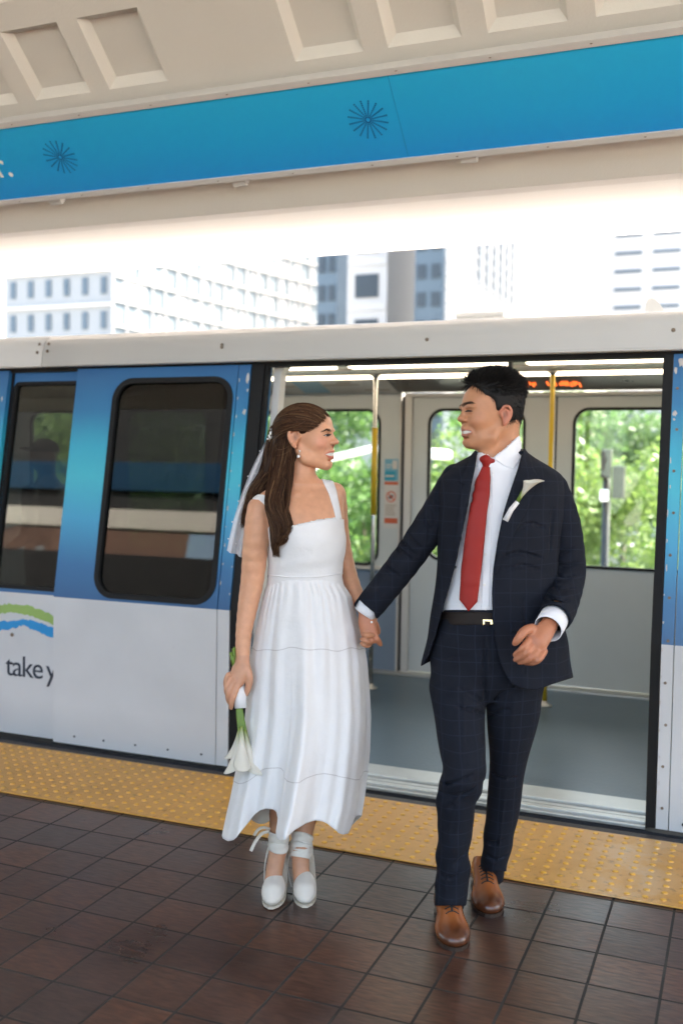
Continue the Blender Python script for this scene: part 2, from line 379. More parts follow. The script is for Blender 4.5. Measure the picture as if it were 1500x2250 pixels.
v, f = sbox(SX0, SX1, SS0 + 0.02, SS1 - 0.02, 0.0, 0.012); o = mk('sign_panel', v, f, M['sign'], sb)
v, f = join(sbox(SX0, SX1, SS0, SS0 + 0.027, -0.03, 0.02, 0.003), sbox(SX0, SX1, SS1 - 0.03, SS1, -0.03, 0.02, 0.003), sbox(SX0, SX0 + .03, SS0, SS1, -0.028, 0.018), sbox(SX1 - .03, SX1, SS0, SS1, -0.028, 0.018))
o = mk('sign_frame', v, f, M['alu_p'], sb)
sc = []
for s_, ph in ((SS0 + 0.013, 0.17), (SS1 - 0.014, 0.0)):
    x = SX0 + 0.2 + ph
    while x < SX1 - 0.1:
        c = sgn(x, s_, 0.021); vv, ff = lathe([(0.005, -0.001), (0.005, 0.0005), (0.0025, 0.0015)], (0, 0, 0), 8)
        rot = Matrix.Rotation(math.pi + AL, 3, 'X'); vv = np.array([rot @ Vector(q) for q in vv]) + np.array(c); sc.append((vv, ff)); x += 0.375
multi('screw', sc, M['rust'], sb)
for x in (-3.215, -2.19, -1.115, 0.1, -4.3, -5.4):
    v, f = sbox(x - 0.035, x + 0.035, SS0 - 0.035, SS0 + 0.002, -0.055, 0.006, 0.003); mk('bracket', v, f, M['alu_p'], sb)
v, f = sbox(-1.3675, -1.3650, SS0 + .03, SS1 - .03, 0.012, 0.0128); mk('panel_joint', v, f, mat('joint_blue', (0.003, 0.26, 0.6), .4), sb)  # thin line of darker blue where two sign panels meet
def starburst(cx, cs):
    P = []
    nr = 16
    for k_ in range(nr):
        a = 2 * math.pi * (k_ + 0.3) / nr
        for j in range(9):
            rr = 0.012 + j * 0.0089
            w = 0.0027 + 0.00012 * j; l = 0.0030
            c, s_ = math.cos(a), math.sin(a)
            q = [(rr - l, -w), (rr + l, -w), (rr + l, w), (rr - l, w)]
            P.append(plate([(cx + u * c - v_ * s_, cs + u * s_ + v_ * c) for u, v_ in q], lambda x, z, off: sgn(x, z, 0.0125 + off), 0.0006))
    return join(*P)
for cx, cs in ((-1.497, 0.43), (-3.045, 0.43), (-4.59, 0.43)):
    v, f = starburst(cx, cs); mk('starburst_mark', v, f, M['sign_mark'], sb)
ax = Vector((1, 0, 0)); up = Vector((0, -math.cos(AL), math.sin(AL))); nr_ = Vector((0, -math.sin(AL), -math.cos(AL)))
pp = Vector(sgn(-3.452, 0.362, 0.0128))
mw = Matrix(((ax.x, up.x, nr_.x, pp.x), (ax.y, up.y, nr_.y, pp.y), (ax.z, up.z, nr_.z, pp.z), (0, 0, 0, 1)))
text_obj('lettering', 'r.', 0.2, M['white_print'], sb, mw, space=0.8)
# ================================================================== train
BZ, TILT = 0.77, 0.165
def side(x, z, off=0.0): return (x, 4.25 + max(0.0, z - BZ) * TILT + off, z)
def livery(name, blue=True):
    """painted side: white-grey below the belt, above it blue - turquoise - blue by height, with wear"""
    m, nt, p, N, L = nodemat(name)
    tc = N.new('ShaderNodeNewGeometry'); sx = N.new('ShaderNodeSeparateXYZ'); L.new(tc.outputs['Position'], sx.inputs[0])
    n1 = N.new('ShaderNodeTexNoise'); n1.inputs['Scale'].default_value = 1.6; n1.inputs['Detail'].default_value = 5; L.new(tc.outputs['Position'], n1.inputs[0])
    a = N.new('ShaderNodeMath'); a.operation = 'MULTIPLY_ADD'; L.new(n1.outputs[0], a.inputs[0]); a.inputs[1].default_value = 0.10; a.inputs[2].default_value = -0.05
    b = N.new('ShaderNodeMath'); b.operation = 'ADD'; L.new(sx.outputs[2], b.inputs[0]); L.new(a.outputs[0], b.inputs[1])
    mr = N.new('ShaderNodeMapRange'); mr.inputs[1].default_value = 0.77; mr.inputs[2].default_value = 1.97; L.new(b.outputs[0], mr.inputs[0])
    c = ramp(N, [(0.0, (0.026, 0.115, 0.27)), (0.14, (0.026, 0.16, 0.36)), (0.34, (0.035, 0.34, 0.58)), (0.52, (0.035, 0.48, 0.62)), (0.66, (0.022, 0.40, 0.58)), (0.82, (0.020, 0.19, 0.40)), (1.0, (0.022, 0.12, 0.30))])
    L.new(mr.outputs[0], c.inputs[0])
    n2 = N.new('ShaderNodeTexNoise'); n2.inputs['Scale'].default_value = 3; n2.inputs['Detail'].default_value = 6; L.new(tc.outputs['Position'], n2.inputs[0])
    w = ramp(N, [(0.3, (0.58, 0.595, 0.615)), (0.7, (0.64, 0.655, 0.675))]); L.new(n2.outputs[0], w.inputs[0])
    gt = N.new('ShaderNodeMath'); gt.operation = 'GREATER_THAN'; L.new(sx.outputs[2], gt.inputs[0]); gt.inputs[1].default_value = 0.772
    mx = N.new('ShaderNodeMix'); mx.data_type = 'RGBA'; L.new(gt.outputs[0], mx.inputs[0]); L.new(w.outputs[0], mx.inputs[6]); L.new(c.outputs[0], mx.inputs[7])
    # grime towards the sill, with ragged edge
    gz = N.new('ShaderNodeMapRange'); gz.inputs[1].default_value = 0.22; gz.inputs[2].default_value = 0.0; gz.inputs[3].default_value = 0; gz.inputs[4].default_value = 0.35; L.new(sx.outputs[2], gz.inputs[0])
    gm = N.new('ShaderNodeMath'); gm.operation = 'MULTIPLY'; L.new(gz.outputs[0], gm.inputs[0]); L.new(n2.outputs[0], gm.inputs[1])
    g = N.new('ShaderNodeMix'); g.data_type = 'RGBA'; L.new(gm.outputs[0], g.inputs[0]); L.new(mx.outputs[2], g.inputs[6]); g.inputs[7].default_value = (0.10, 0.14, 0.17, 1)
    # fine scratches and specks
    n3 = N.new('ShaderNodeTexNoise'); n3.inputs['Scale'].default_value = 22; n3.inputs['Detail'].default_value = 8; n3.inputs['Roughness'].default_value = 0.7; L.new(tc.outputs['Position'], n3.inputs[0])
    r3 = ramp(N, [(0.70, (0, 0, 0)), (0.74, (0.5, 0.5, 0.5))]); L.new(n3.outputs[0], r3.inputs[0])
    s = N.new('ShaderNodeMix'); s.data_type = 'RGBA'; L.new(r3.outputs[0], s.inputs[0]); L.new(g.outputs[2], s.inputs[6]); s.inputs[7].default_value = (0.45, 0.47, 0.5, 1)
    L.new(s.outputs[2], p.inputs['Base Color'])
    p.inputs['Roughness'].default_value = 0.34; p.inputs['Specular IOR Level'].default_value = 0.45
    bb = N.new('ShaderNodeBump'); bb.inputs['Strength'].default_value = 0.12; bb.inputs['Distance'].default_value = 0.01; L.new(n1.outputs[0], bb.inputs['Height']); L.new(bb.outputs[0], p.inputs['Normal'])
    return m
M['livery'] = livery('train_livery')
M['glass_dark'] = glass('tinted_glass', (0.36, 0.38, 0.36), 0.9, 0.0, 1.5)
M['glass_clear'] = glass('clear_glass', (0.86, 0.92, 0.90), 0.9, 0.0, 1.4)
M['chip'] = mat('bare_primer', (0.55, 0.52, 0.50), 0.7, noise=0.2, nscale=40)
M['lamp'] = emis('warm_light_strip', (1.0, 0.86, 0.68), 0.85)
M['led'] = emis('orange_led', (1.0, 0.16, 0.03), 0.28)
M['black'] = mat('black_plastic', (0.012, 0.012, 0.012), 0.3, noise=0.1)
M['ceil_in'] = mat('train_ceiling', (0.66, 0.67, 0.64), 0.3, noise=0.06, nscale=3)
train = empty('train', (-2.0, 4.25, 0.0), 'blue and white driverless train standing at the platform with its door open', 'train')

def strip_off(outl, off): return lambda x, z, o: side(x, z, off + o)
def side_panel(name, x0, x1, off, th, win=None, z0=0.012, z1=1.965, parent=train, mtl=None):
    """lower part + upper part with an optional rounded window hole"""
    parts = []
    fm = lambda x, z, o: side(x, z, off + o)
    lo = [(x0, z0), (x1, z0), (x1, BZ), (x0, BZ)]
    parts.append(plate(lo, fm, th))
    if win is None:
        parts.append(plate([(x0, BZ), (x1, BZ), (x1, z1), (x0, z1)], fm, th))
    else:
        a0, a1, b0, b1, r_ = win
        inner = rrect(a0, a1, b0, b1, r_, 8)
        # outline of the panel matched to the inner outline by corner
        q = [(x1, BZ), (x1, z1), (x0, z1), (x0, BZ)]; outer = []
        for c in range(4):
            for i in range(8):
                u, w_ = inner[c * 8 + i]
                cx, cz = q[c]
                t = i / 7.0
                if c == 0: pnt = (u, BZ) if t < 0.5 else (x1, w_)
                elif c == 1: pnt = (x1, w_) if t < 0.5 else (u, z1)
                elif c == 2: pnt = (u, z1) if t < 0.5 else (x0, w_)
                else: pnt = (x0, w_) if t < 0.5 else (u, BZ)
                if 3 <= i <= 4: pnt = (cx, cz)
                outer.append(pnt)
        parts.append(ring(outer, inner, fm, th))
    v, f = join(*parts)
    return mk(name, v, f, mtl or M['livery'], parent)
def pane(parent, win, off, mtl, d=0.012, seal=0.022, sealproud=0.006, th=0.03):
    a0, a1, b0, b1, r_ = win
    fm = lambda x, z, o: side(x, z, off + o)
    v, f = plate(rrect(a0 - 0.002, a1 + 0.002, b0 - 0.002, b1 + 0.002, r_, 8), lambda x, z, o: side(x, z, off + d + o), 0.004)
    mk('window_pane', v, f, mtl, parent)
    v, f = ring(rrect(a0 - 0.006, a1 + 0.006, b0 - 0.006, b1 + 0.006, r_ + 0.006, 10), rrect(a0 + seal, a1 - seal, b0 + seal, b1 - seal, r_ - seal, 10), lambda x, z, o: side(x, z, off - sealproud + o), th)
    mk('window_seal', v, f, M['rubber'], parent, smooth=False)

# sliding door leaves (drawn aside, outside the body) -----------------
W1 = (-3.060, -2.345 - 0.02, 0.792, 1.905, 0.11)
dl = side_panel('door', -3.305, -2.345, -0.032, 0.03, W1); pane(dl, W1, -0.032, M['glass_dark'])
v, f = join(plate([(-2.341, 0.012), (-2.277, 0.012), (-2.277, BZ), (-2.341, BZ)], strip_off(0, -0.030), 0.028), plate([(-2.341, BZ), (-2.277, BZ), (-2.277, 1.965), (-2.341, 1.965)], strip_off(0, -0.030), 0.028))
mk('door_edge', v, f, M['livery'], dl)
v, f = join(plate([(-2.273, 0.012), (-2.205, 0.012), (-2.205, BZ), (-2.273, BZ)], strip_off(0, -0.026), 0.05), plate([(-2.273, BZ), (-2.205, BZ), (-2.205, 1.965), (-2.273, 1.965)], strip_off(0, -0.026), 0.05),
            plate([(-2.203, 0.012), (-2.188, 0.012), (-2.188, BZ), (-2.203, BZ)], strip_off(0, -0.015), 0.03), plate([(-2.203, BZ), (-2.188, BZ), (-2.188, 1.965), (-2.203, 1.965)], strip_off(0, -0.015), 0.03))
mk('edge_seal', v, f, M['rubber'], dl)
W2 = (0.0, 0.62, 0.805, 1.905, 0.11)
dr = side_panel('door', -0.245, 0.70, -0.032, 0.03, W2); pane(dr, W2, -0.032, M['glass_dark'])
v, f = join(plate([(-0.297, 0.012), (-0.249, 0.012), (-0.249, BZ), (-0.297, BZ)], strip_off(0, -0.030), 0.028), plate([(-0.297, BZ), (-0.249, BZ), (-0.249, 1.965), (-0.297, 1.965)], strip_off(0, -0.030), 0.028))
mk('door_edge', v, f, M['livery'], dr)
v, f = join(plate([(-0.338, 0.012), (-0.300, 0.012), (-0.300, BZ), (-0.338, BZ)], strip_off(0, -0.028), 0.06), plate([(-0.338, BZ), (-0.300, BZ), (-0.300, 1.965), (-0.338, 1.965)], strip_off(0, -0.028), 0.06))
mk('edge_seal', v, f, M['rubber'], dr)
# screws and paint chips on the leading edges
def dot(x, z, off, r_=0.006, n=8): return plate([(x + r_ * math.cos(2 * math.pi * i / n), z + r_ * math.sin(2 * math.pi * i / n)) for i in range(n)], lambda a, b, o: side(a, b, off - o), 0.003)
for prt, xc in ((dr, -0.272),):
    multi('screw', [dot(xc + random.uniform(-.006, .006), 0.10 + i * 0.172, -0.031, 0.0062) for i in range(11)], M['rust'], prt)
def chip(cx, cz, w, h, off):
    n = 14; P = []
    for i in range(n):
        a = 2 * math.pi * i / n; q = random.uniform(0.55, 1.1); P.append((cx + w * math.cos(a) * q, cz + h * math.sin(a) * q))
    return plate(P, lambda a, b, o: side(a, b, off - o), 0.0012)
multi('paint_chip', (chip(-0.262, 1.93, .017, .024, -.031), chip(-0.287, 1.895, .008, .018, -.031), chip(-0.283, 1.715, .011, .013, -.031), chip(-0.285, 1.69, .006, .006, -.031), *[chip(-0.293 + random.uniform(-.002, .004), z, .003, random.uniform(.004, .02), -.031) for z in np.arange(.2, 1.6, .11)]), M['chip'], dr)
multi('paint_chip', (chip(-2.288, 1.90, .010, .028, -.031), chip(-2.284, 1.84, .006, .010, -.031), chip(-2.290, 1.73, .010, .017, -.031), *[chip(-2.335 + random.uniform(-.003, .003), z, .003, random.uniform(.004, .015), -.031) for z in np.arange(.9, 1.9, .09)], *[chip(-2.282, z, .003, random.uniform(.004, .012), -.031) for z in np.arange(.85, 1.5, .13)]), M['chip'], dl)
multi('screw', [dot(x, 0.055, -0.034, 0.0055) for x in (-3.17, -2.99, -2.80, -2.61, -2.42)], M['dark'], dl)
multi('screw', [dot(x, 0.045, -0.034, 0.0065) for x in (-0.19, 0.02, 0.24)], M['dark'], dr)

# fixed side between two doorways, with a big window ------------------
W3 = (-3.737, -2.42, 0.797, 1.90, 0.03)
fx = side_panel('side_panel', -3.745, -2.20, 0.004, 0.05, W3); pane(fx, W3, 0.004, M['glass_dark'], seal=0.014, sealproud=0.002)
M['green_p'] = mat('green_brush_print', (0.30, 0.46, 0.14), 0.4, noise=0.1); M['blue_p'] = mat('blue_brush_print', (0.02, 0.28, 0.62), 0.4, noise=0.1); M['ink'] = mat('dark_print', (0.03, 0.04, 0.06), 0.4, noise=0.05)
def brush(pts, seed):
    rr = random.Random(seed); n = len(pts); up_, dn = [], []
    for i in range(n * 6 - 5):
        t = i / 6; k_ = min(int(t), n - 2); u = t - k_
        x = pts[k_][0] * (1 - u) + pts[k_ + 1][0] * u; z = pts[k_][1] * (1 - u) + pts[k_ + 1][1] * u; h = pts[k_][2] * (1 - u) + pts[k_ + 1][2] * u
        up_.append((x, z + h / 2 + rr.uniform(-.006, .006))); dn.append((x, z - h / 2 + rr.uniform(-.006, .006)))
    V, Fc = [], []
    for (a, b), (c, d) in zip(up_, dn): V += [side(a, b, 0.0022), side(c, d, 0.0022)]
    for i in range(len(up_) - 1): Fc.append((2 * i, 2 * i + 1, 2 * i + 3, 2 * i + 2))
    return np.array(V), Fc
v, f = brush([(-3.735, 0.655, .03), (-3.69, 0.672, .05), (-3.61, 0.69, .045), (-3.50, 0.685, .05), (-3.40, 0.66, .05), (-3.30, 0.635, .05), (-3.2, .60, .03)], 1); mk('brush_mark', v, f, M['green_p'], fx)
v, f = brush([(-3.74, 0.575, .03), (-3.68, 0.585, .05), (-3.60, 0.60, .042), (-3.53, 0.615, .03), (-3.46, 0.605, .05), (-3.38, 0.585, .055), (-3.30, 0.57, .04), (-3.2, .55, .03)], 2); mk('brush_mark', v, f, M['blue_p'], fx)
pp = side(-3.645, 0.325, 0.002)
mw = Matrix(((1, 0, 0, pp[0]), (0, 0, -1, pp[1]), (0, 1, 0, pp[2]), (0, 0, 0, 1)))
text_obj('lettering', 'take', 0.160, M['ink'], fx, mw, space=0.90)
mw = Matrix.Translation((0.2665, 0, 0)) @ mw; text_obj('lettering', 'you', 0.160, M['ink'], fx, mw, space=0.93)
v, f = dot(-3.60, 0.545, 0.002, 0.011); mk('rivet', v, f, M['rust'], fx)
# panels above/below windows in the door pocket, jamb and header behind the leaves
v, f = join(box(-3.76, -3.747, 4.24, 4.30, 0.01, 0.8), plate([(-3.762, 0.79), (-3.747, 0.79), (-3.747, 1.97), (-3.762, 1.97)], strip_off(0, 0.0), 0.05)); mk('corner_seal', v, f, M['rubber'], train)
W4 = (-4.62, -3.93, 0.805, 1.905, 0.11)
dl2 = side_panel('door', -4.78, -3.765, -0.026, 0.03, W4); pane(dl2, W4, -0.026, M['glass_dark'])
multi('paint_chip', [chip(-3.79 + random.uniform(-.004, .004), z, .004, random.uniform(.006, .03), -.0262) for z in np.arange(.85, 1.95, .16)], M['chip'], dl2)
side_panel('side_panel', -9.5, -4.785, 0.0, 0.05, (-6.2, -5.1, .81, 1.89, .05))
side_panel('side_panel', 0.30, 3.2, 0.004, 0.05, None)
# header above the doors + fairing
def extr(prof, x0, x1):
    n = len(prof); V = [(x0, y, z) for y, z in prof] + [(x1, y, z) for y, z in prof]
    return np.array(V), [(j, (j + 1) % n, n + (j + 1) % n, n + j) for j in range(n)] + [tuple(range(n))[::-1], tuple(range(n, 2 * n))]
v, f = extr([(4.436, 1.955), (4.436, 2.02), (4.50, 2.02), (4.50, 1.955)], -9.5, 3.2); mk('door_header', v, f, M['rubber'], train)
fprof = [(4.375, 1.975), (4.362, 1.977), (4.360, 1.984), (4.366, 1.987), (4.372, 1.995), (4.380, 2.06), (4.392, 2.095), (4.412, 2.122), (4.45, 2.145), (4.52, 2.160), (4.6, 2.168), (4.6, 2.02), (4.42, 2.02), (4.40, 1.975)]
fa = []
for a, b in ((-9.5, -6.51), (-6.505, -3.509), (-3.505, 3.2)): fa.append(extr(fprof, a, b))
v, f = join(*fa); fo = mk('roof_fairing', v, f, M['fair'], train, smooth=False)
for q in fo.data.polygons:
    if len(q.vertices) == 4 and abs(q.normal.x) < 0.5: q.use_smooth = True
bl = []
for x, z in ((-3.535, 2.10), (-3.475, 2.10), (-3.54, 2.055), (-3.475, 2.06), (-2.42, 2.05), (-2.42, 2.062), (-1.365, 2.055), (-0.3, 2.06)):
    yy = 4.380 + (z - 2.06) * (0.3 if z > 2.06 else 0.12); vv, ff = lathe([(0.009, 0), (0.008, 0.003), (0.004, 0.005)], (0, 0, 0), 10)
    vv = np.array([(x + a, yy - c - 0.001, z + b) for a, b, c in vv]); bl.append((vv, ff))
multi('bolt', bl, M['rust'], fo)
rp = [(4.602, 2.10), (4.602, 2.168), (4.9, 2.20), (5.5, 2.22), (6.1, 2.20), (6.45, 2.165), (6.62, 2.10), (6.62, 2.07), (4.602, 2.07)]
v, f = extr(rp, -9.5, 3.2); mk('roof', v, f, M['fair'], train)
v, f = join(box(-1.42, -1.13, 4.95, 5.25, 2.20, 2.232, 0.01), box(-1.40, -1.15, 4.97, 5.23, 2.232, 2.262, 0.012)); mk('roof_vent', v, f, M['fair'], train)
v, f = extr([(5.02, 2.21), (5.02, 2.27), (5.05, 2.30), (5.09, 2.30), (5.16, 2.21)], 0, 0.001)
fin = [(-0.475, 2.205), (-0.475, 2.25), (-0.468, 2.285), (-0.452, 2.302), (-0.435, 2.298), (-0.41, 2.272), (-0.385, 2.235), (-0.365, 2.205)]
n = len(fin); v = np.array([(x, 5.00, z) for x, z in fin] + [(x, 5.04, z) for x, z in fin]); f = [(j, (j + 1) % n, n + (j + 1) % n, n + j) for j in range(n)] + [tuple(range(n))[::-1], tuple(range(n, 2 * n))]
mk('roof_antenna', v, f, M['fair'], train)

# inside --------------------------------------------------------------
v, f = box(-9.5, 3.2, 4.36, 6.64, -0.02, 0.028); mk('floor', v, f, M['tfloor'], train)
v, f = join(box(-2.19, -0.34, 4.262, 4.345, 0.004, 0.020, .003), box(-2.19, -0.34, 4.347, 4.50, 0.010, 0.0325, .003), box(-2.19, -0.34, 4.236, 4.260, -0.006, 0.008, .002)); mk('threshold', v, f, M['alu'], train)
v, f = join(*[box(-2.18 + i * 0.05, -2.165 + i * 0.05, 4.28, 4.33, 0.0202, 0.0212) for i in range(0)] or [box(-2.19, -0.34, 4.2985, 4.3015, 0.0195, 0.0206)]); mk('threshold_groove', v, f, M['dark'], train)
def vplate(outer, inner, y, th): return ring(outer, inner, lambda x, z, o: (x, y + o, z), th)
FY = 6.60
def far_panel(name, x0, x1, z0, z1, win, m, y=FY, th=0.03):
    inner = rrect(*win, 8); parts = []; outer = []
    q = [(x1, z0), (x1, z1), (x0, z1), (x0, z0)]
    for c in range(4):
        for i in range(8):
            u, w_ = inner[c * 8 + i]; t = i / 7
            if c == 0: pnt = (u, z0) if t < .5 else (x1, w_)
            elif c == 1: pnt = (x1, w_) if t < .5 else (u, z1)
            elif c == 2: pnt = (u, z1) if t < .5 else (x0, w_)
            else: pnt = (x0, w_) if t < .5 else (u, z0)
            if 3 <= i <= 4: pnt = q[c]
            outer.append(pnt)
    v, f = vplate(outer, inner, y, th); o = mk(name, v, f, m, train)
    v, f = plate(rrect(win[0] - .002, win[1] + .002, win[2] - .002, win[3] + .002, win[4], 8), lambda x, z, o_: (x, y + 0.012 + o_, z), 0.004); mk('window_pane', v, f, M['glass_clear'], o)
    a0, a1, b0, b1, r_ = win
    v, f = ring(rrect(a0 - .006, a1 + .006, b0 - .006, b1 + .006, r_ + .006, 10), rrect(a0 + .013, a1 - .013, b0 + .013, b1 - .013, r_ - .013, 10), lambda x, z, o_: (x, y - .006 + o_, z), 0.03); mk('window_seal', v, f, M['rubber'], o)
    return o
far_panel('far_door', -2.150, -1.172, 0.045, 1.95, (-2.035, -1.372, 0.835, 1.87, .10), M['inner'], y=6.62)
far_panel('far_door', -1.160, -0.18, 0.045, 1.95, (-1.052, -0.30, 0.835, 1.87, .10), M['inner'], y=6.62)
fw = far_panel('interior_wall', -3.42, -2.235, 0.74, 2.0, (-3.30, -2.385, 0.775, 1.87, .10), M['inner'])
v, f = join(box(-3.42, -2.235, 6.585, 6.63, 0.03, 0.738)); mk('lower_wall', v, f, M['bluegrey'], train)
v, f = join(box(-2.233, -2.222, 6.57, 6.64, 0.03, 2.0), box(-2.20, -2.152, 6.59, 6.65, 0.03, 1.96)); mk('door_jamb', v, f, M['alu_p'], train)
multi('door_gap', [box(-2.221, -2.201, 6.60, 6.64, 0.03, 1.96), box(-1.171, -1.161, 6.625, 6.65, 0.04, 1.95)], M['dark'], train)
far_panel('interior_wall', -4.66, -3.66, 0.03, 2.0, (-4.48, -3.76, 0.775, 1.87, .10), M['inner']); far_panel('interior_wall', -5.60, -4.665, 0.03, 2.0, (-5.40, -4.76, 0.775, 1.87, .10), M['inner']); far_panel('interior_wall', -6.855, -5.605, 0.03, 2.0, (-6.5, -5.75, 0.775, 1.87, .10), M['inner'])
v, f = join(box(-9.5, -6.86, 6.60, 6.63, 0.03, 2.0), box(-3.655, -3.425, 6.60, 6.63, .03, 2.0), box(-0.175, 3.2, 6.60, 6.63, .03, 2.0)); mk('plain_wall', v, f, M['inner'], train)
v, f = box(-2.20, 3.2, 6.575, 6.655, 1.952, 1.975, .004); mk('door_track', v, f, M['alu_p'], train)
v, f = box(-3.4, -0.18, 6.50, 6.66, 0.0285, 0.040, .003); mk('far_threshold', v, f, M['alu'], train)
v, f = box(-3.42, -2.24, 6.56, 6.60, 0.747, 0.768, .004); mk('window_ledge', v, f, M['alu_p'], train)
# ceiling, lights, header panels
v, f = box(-9.5, 3.2, 4.50, 6.64, 2.056, 2.068); cei = mk('ceiling', v, f, M['ceil_in'], train)
for x0, x1 in ((-2.62, -2.25), (-2.15, -1.22), (-1.12, -0.1), (0.0, 1.0), (-3.9, -2.75), (-5.2, -4.1)):
    v, f = box(x0, x1, 5.38, 5.47, 2.040, 2.055, .005); mk('light_strip', v, f, M['lamp'], cei)
for x0, x1 in ((-3.4, -1.36), (-1.32, 0.6), (-5.4, -3.5)):
    v, f = box(x0, x1, 6.06, 6.13, 2.040, 2.055, .005); mk('light_strip', v, f, M['lamp'], cei)
v, f = join(box(-9.5, 3.2, 5.60, 5.64, 2.044, 2.0555), box(-9.5, 3.2, 4.86, 4.88, 2.048, 2.0555), box(-9.5, 3.2, 5.92, 5.93, 2.049, 2.0555)); mk('ceiling_rib', v, f, M['alu_p'], cei)
hp = [(6.24, 2.052), (6.52, 1.982), (6.60, 1.982), (6.60, 2.052)]
v, f = extr(hp, -2.225, 0.6); ds = mk('display_header', v, f, M['black'], train)
def hmap(x, t, o): return (x, 6.24 + t * 0.28, 2.052 - t * 0.07 - 0.002 - o)
tx = Vector((1, 0, 0)); tn = Vector((0, -0.07, -0.28)).normalized(); tu = tn.cross(tx)
for x0_, x1_ in ((-1.42, -1.27), (-1.19, -0.98)):                  # a blurred, unreadable line of orange dots
    bl_ = []; x = x0_
    while x < x1_:
        h_ = random.choice((.18, .26, .30)); t_ = .42 + random.uniform(-.06, .06); bl_.append(plate([(x, t_), (x + .012, t_), (x + .012, t_ + h_), (x, t_ + h_)], hmap, .0012)); x += random.choice((.016, .02, .03))
    v, f = join(*bl_); mk('led_dots', v, f, M['led'], ds)['kind'] = 'stuff'
v, f = extr(hp, -5.6, -2.23); rm = mk('route_map', v, f, M['alu_p'], train)
M['map_blue'] = mat('pale_blue_print', (0.22, 0.42, 0.55), 0.4, noise=.05); M['map_brown'] = mat('tan_print', (0.36, 0.30, 0.24), 0.4, noise=.05)
v, f = plate([(-2.92, .1), (-2.72, .1), (-2.72, .95), (-2.92, .95)], hmap, .001); mk('map_patch', v, f, M['map_blue'], rm)
v, f = join(*[plate([(a, t), (b, t), (b, t + .07), (a, t + .07)], hmap, .0012) for a, b, t in ((-3.2, -3.05, .8), (-3.05, -2.93, .4), (-2.71, -2.45, .35), (-2.45, -2.27, .75), (-2.6, -2.5, .2))]); mk('map_line', v, f, M['map_brown'], rm)
# passenger-side jamb next to the open door
v, f = join(plate([(-2.187, .03), (-2.155, .03), (-2.155, BZ), (-2.187, BZ)], strip_off(0, 0.05), 0.06), plate([(-2.187, BZ), (-2.155, BZ), (-2.148, 1.93), (-2.125, 1.962), (-2.187, 1.962)], strip_off(0, 0.05), 0.06)); mk('door_jamb', v, f, M['alu_p'], train)
# stickers on the wall beside the window
M['st_white'] = mat('white_sticker', (0.60, 0.58, 0.56), 0.4, noise=.03); M['st_blue'] = mat('teal_sticker', (0.03, 0.30, 0.45), 0.4, noise=.1); M['st_blue2'] = mat('sky_sticker', (0.16, 0.40, 0.55), .4, noise=.1); M['st_red'] = mat('red_sticker', (0.55, 0.12, 0.06), 0.4, noise=.06)
wp = lambda x, z, o: (x, 6.598 - o, z)
def rc(x0, x1, z0, z1): return [(x0, z0), (x1, z0), (x1, z1), (x0, z1)]
v, f = plate(rc(-2.345, -2.245, 1.375, 1.525), wp, .001); s1 = mk('notice_sticker', v, f, M['st_blue2'], train)
v, f = plate(rc(-2.345, -2.265, 1.375, 1.44), wp, .0018); mk('notice_panel', v, f, M['st_blue'], s1)
v, f = join(plate(rc(-2.338, -2.30, 1.462, 1.47), wp, .0018), plate(rc(-2.338, -2.29, 1.48, 1.488), wp, .0018), plate(rc(-2.338, -2.275, 1.40, 1.412), wp, .0022), plate(rc(-2.288, -2.252, 1.455, 1.515), wp, .0018)); mk('notice_print', v, f, M['st_white'], s1)
v, f = plate(rc(-2.345, -2.243, 1.04, 1.345), wp, .001); s2 = mk('prohibition_sticker', v, f, M['st_white'], train)
ringp = [(-2.294 + .036 * math.cos(a), 1.262 + .040 * math.sin(a)) for a in np.linspace(0, 2 * math.pi, 25)[:-1]]; ringi = [(-2.294 + .028 * math.cos(a), 1.262 + .031 * math.sin(a)) for a in np.linspace(0, 2 * math.pi, 25)[:-1]]
multi('red_print', (ring(ringp, ringi, wp, .002), plate([(-2.322, 1.287), (-2.316, 1.293), (-2.266, 1.237), (-2.272, 1.231)], wp, .0022), plate(rc(-2.345, -2.243, 1.345, 1.366), wp, .0015), plate(rc(-2.34, -2.243, 1.075, 1.112), wp, .002)), M['st_red'], s2)
v, f = join(*[plate(rc(-2.335, -2.253 - random.uniform(0, .02), z, z + .005), wp, .0018) for z in np.arange(1.13, 1.21, .012)]); mk('small_print', v, f, M['map_brown'], s2)
v, f = join(plate([(-2.315, 1.255), (-2.30, 1.277), (-2.275, 1.27), (-2.285, 1.25), (-2.30, 1.245)], wp, .0019)); mk('pictogram', v, f, M['ink'], s2)
# grab poles
def pole(x, y, sleeve, whole=False):
    v, f = tube([(x, y, 0.03), (x, y, 2.055)], 0.0145, 16); p_ = mk('grab_pole', v, f, M['yellow'] if whole else M['steel'], train, smooth=True)
    v, f = lathe([(0.045, 0.0), (0.045, 0.006), (0.030, 0.012), (0.018, 0.02), (0.017, 0.03)], (x, y, 0.029), 24); mk('pole_base', v, f, M['alu'], p_, smooth=True)
    v, f = lathe([(0.018, 0), (0.02, 0.006), (0.035, 0.012), (0.035, .014)], (x, y, 2.040), 24); mk('pole_collar', v, f, M['alu'], p_, smooth=True)
    if sleeve: v, f = tube([(x, y, sleeve[0]), (x, y, sleeve[1])], 0.0185, 16); mk('grip_sleeve', v, f, M['yellow'], p_, smooth=True)
pole(-2.222, 6.05, (1.16, 1.72)); pole(-1.097, 6.07, None, True); pole(-1.17, 5.24, (0.9, 1.96)); pole(-4.3, 6.0, (1.16, 1.72))
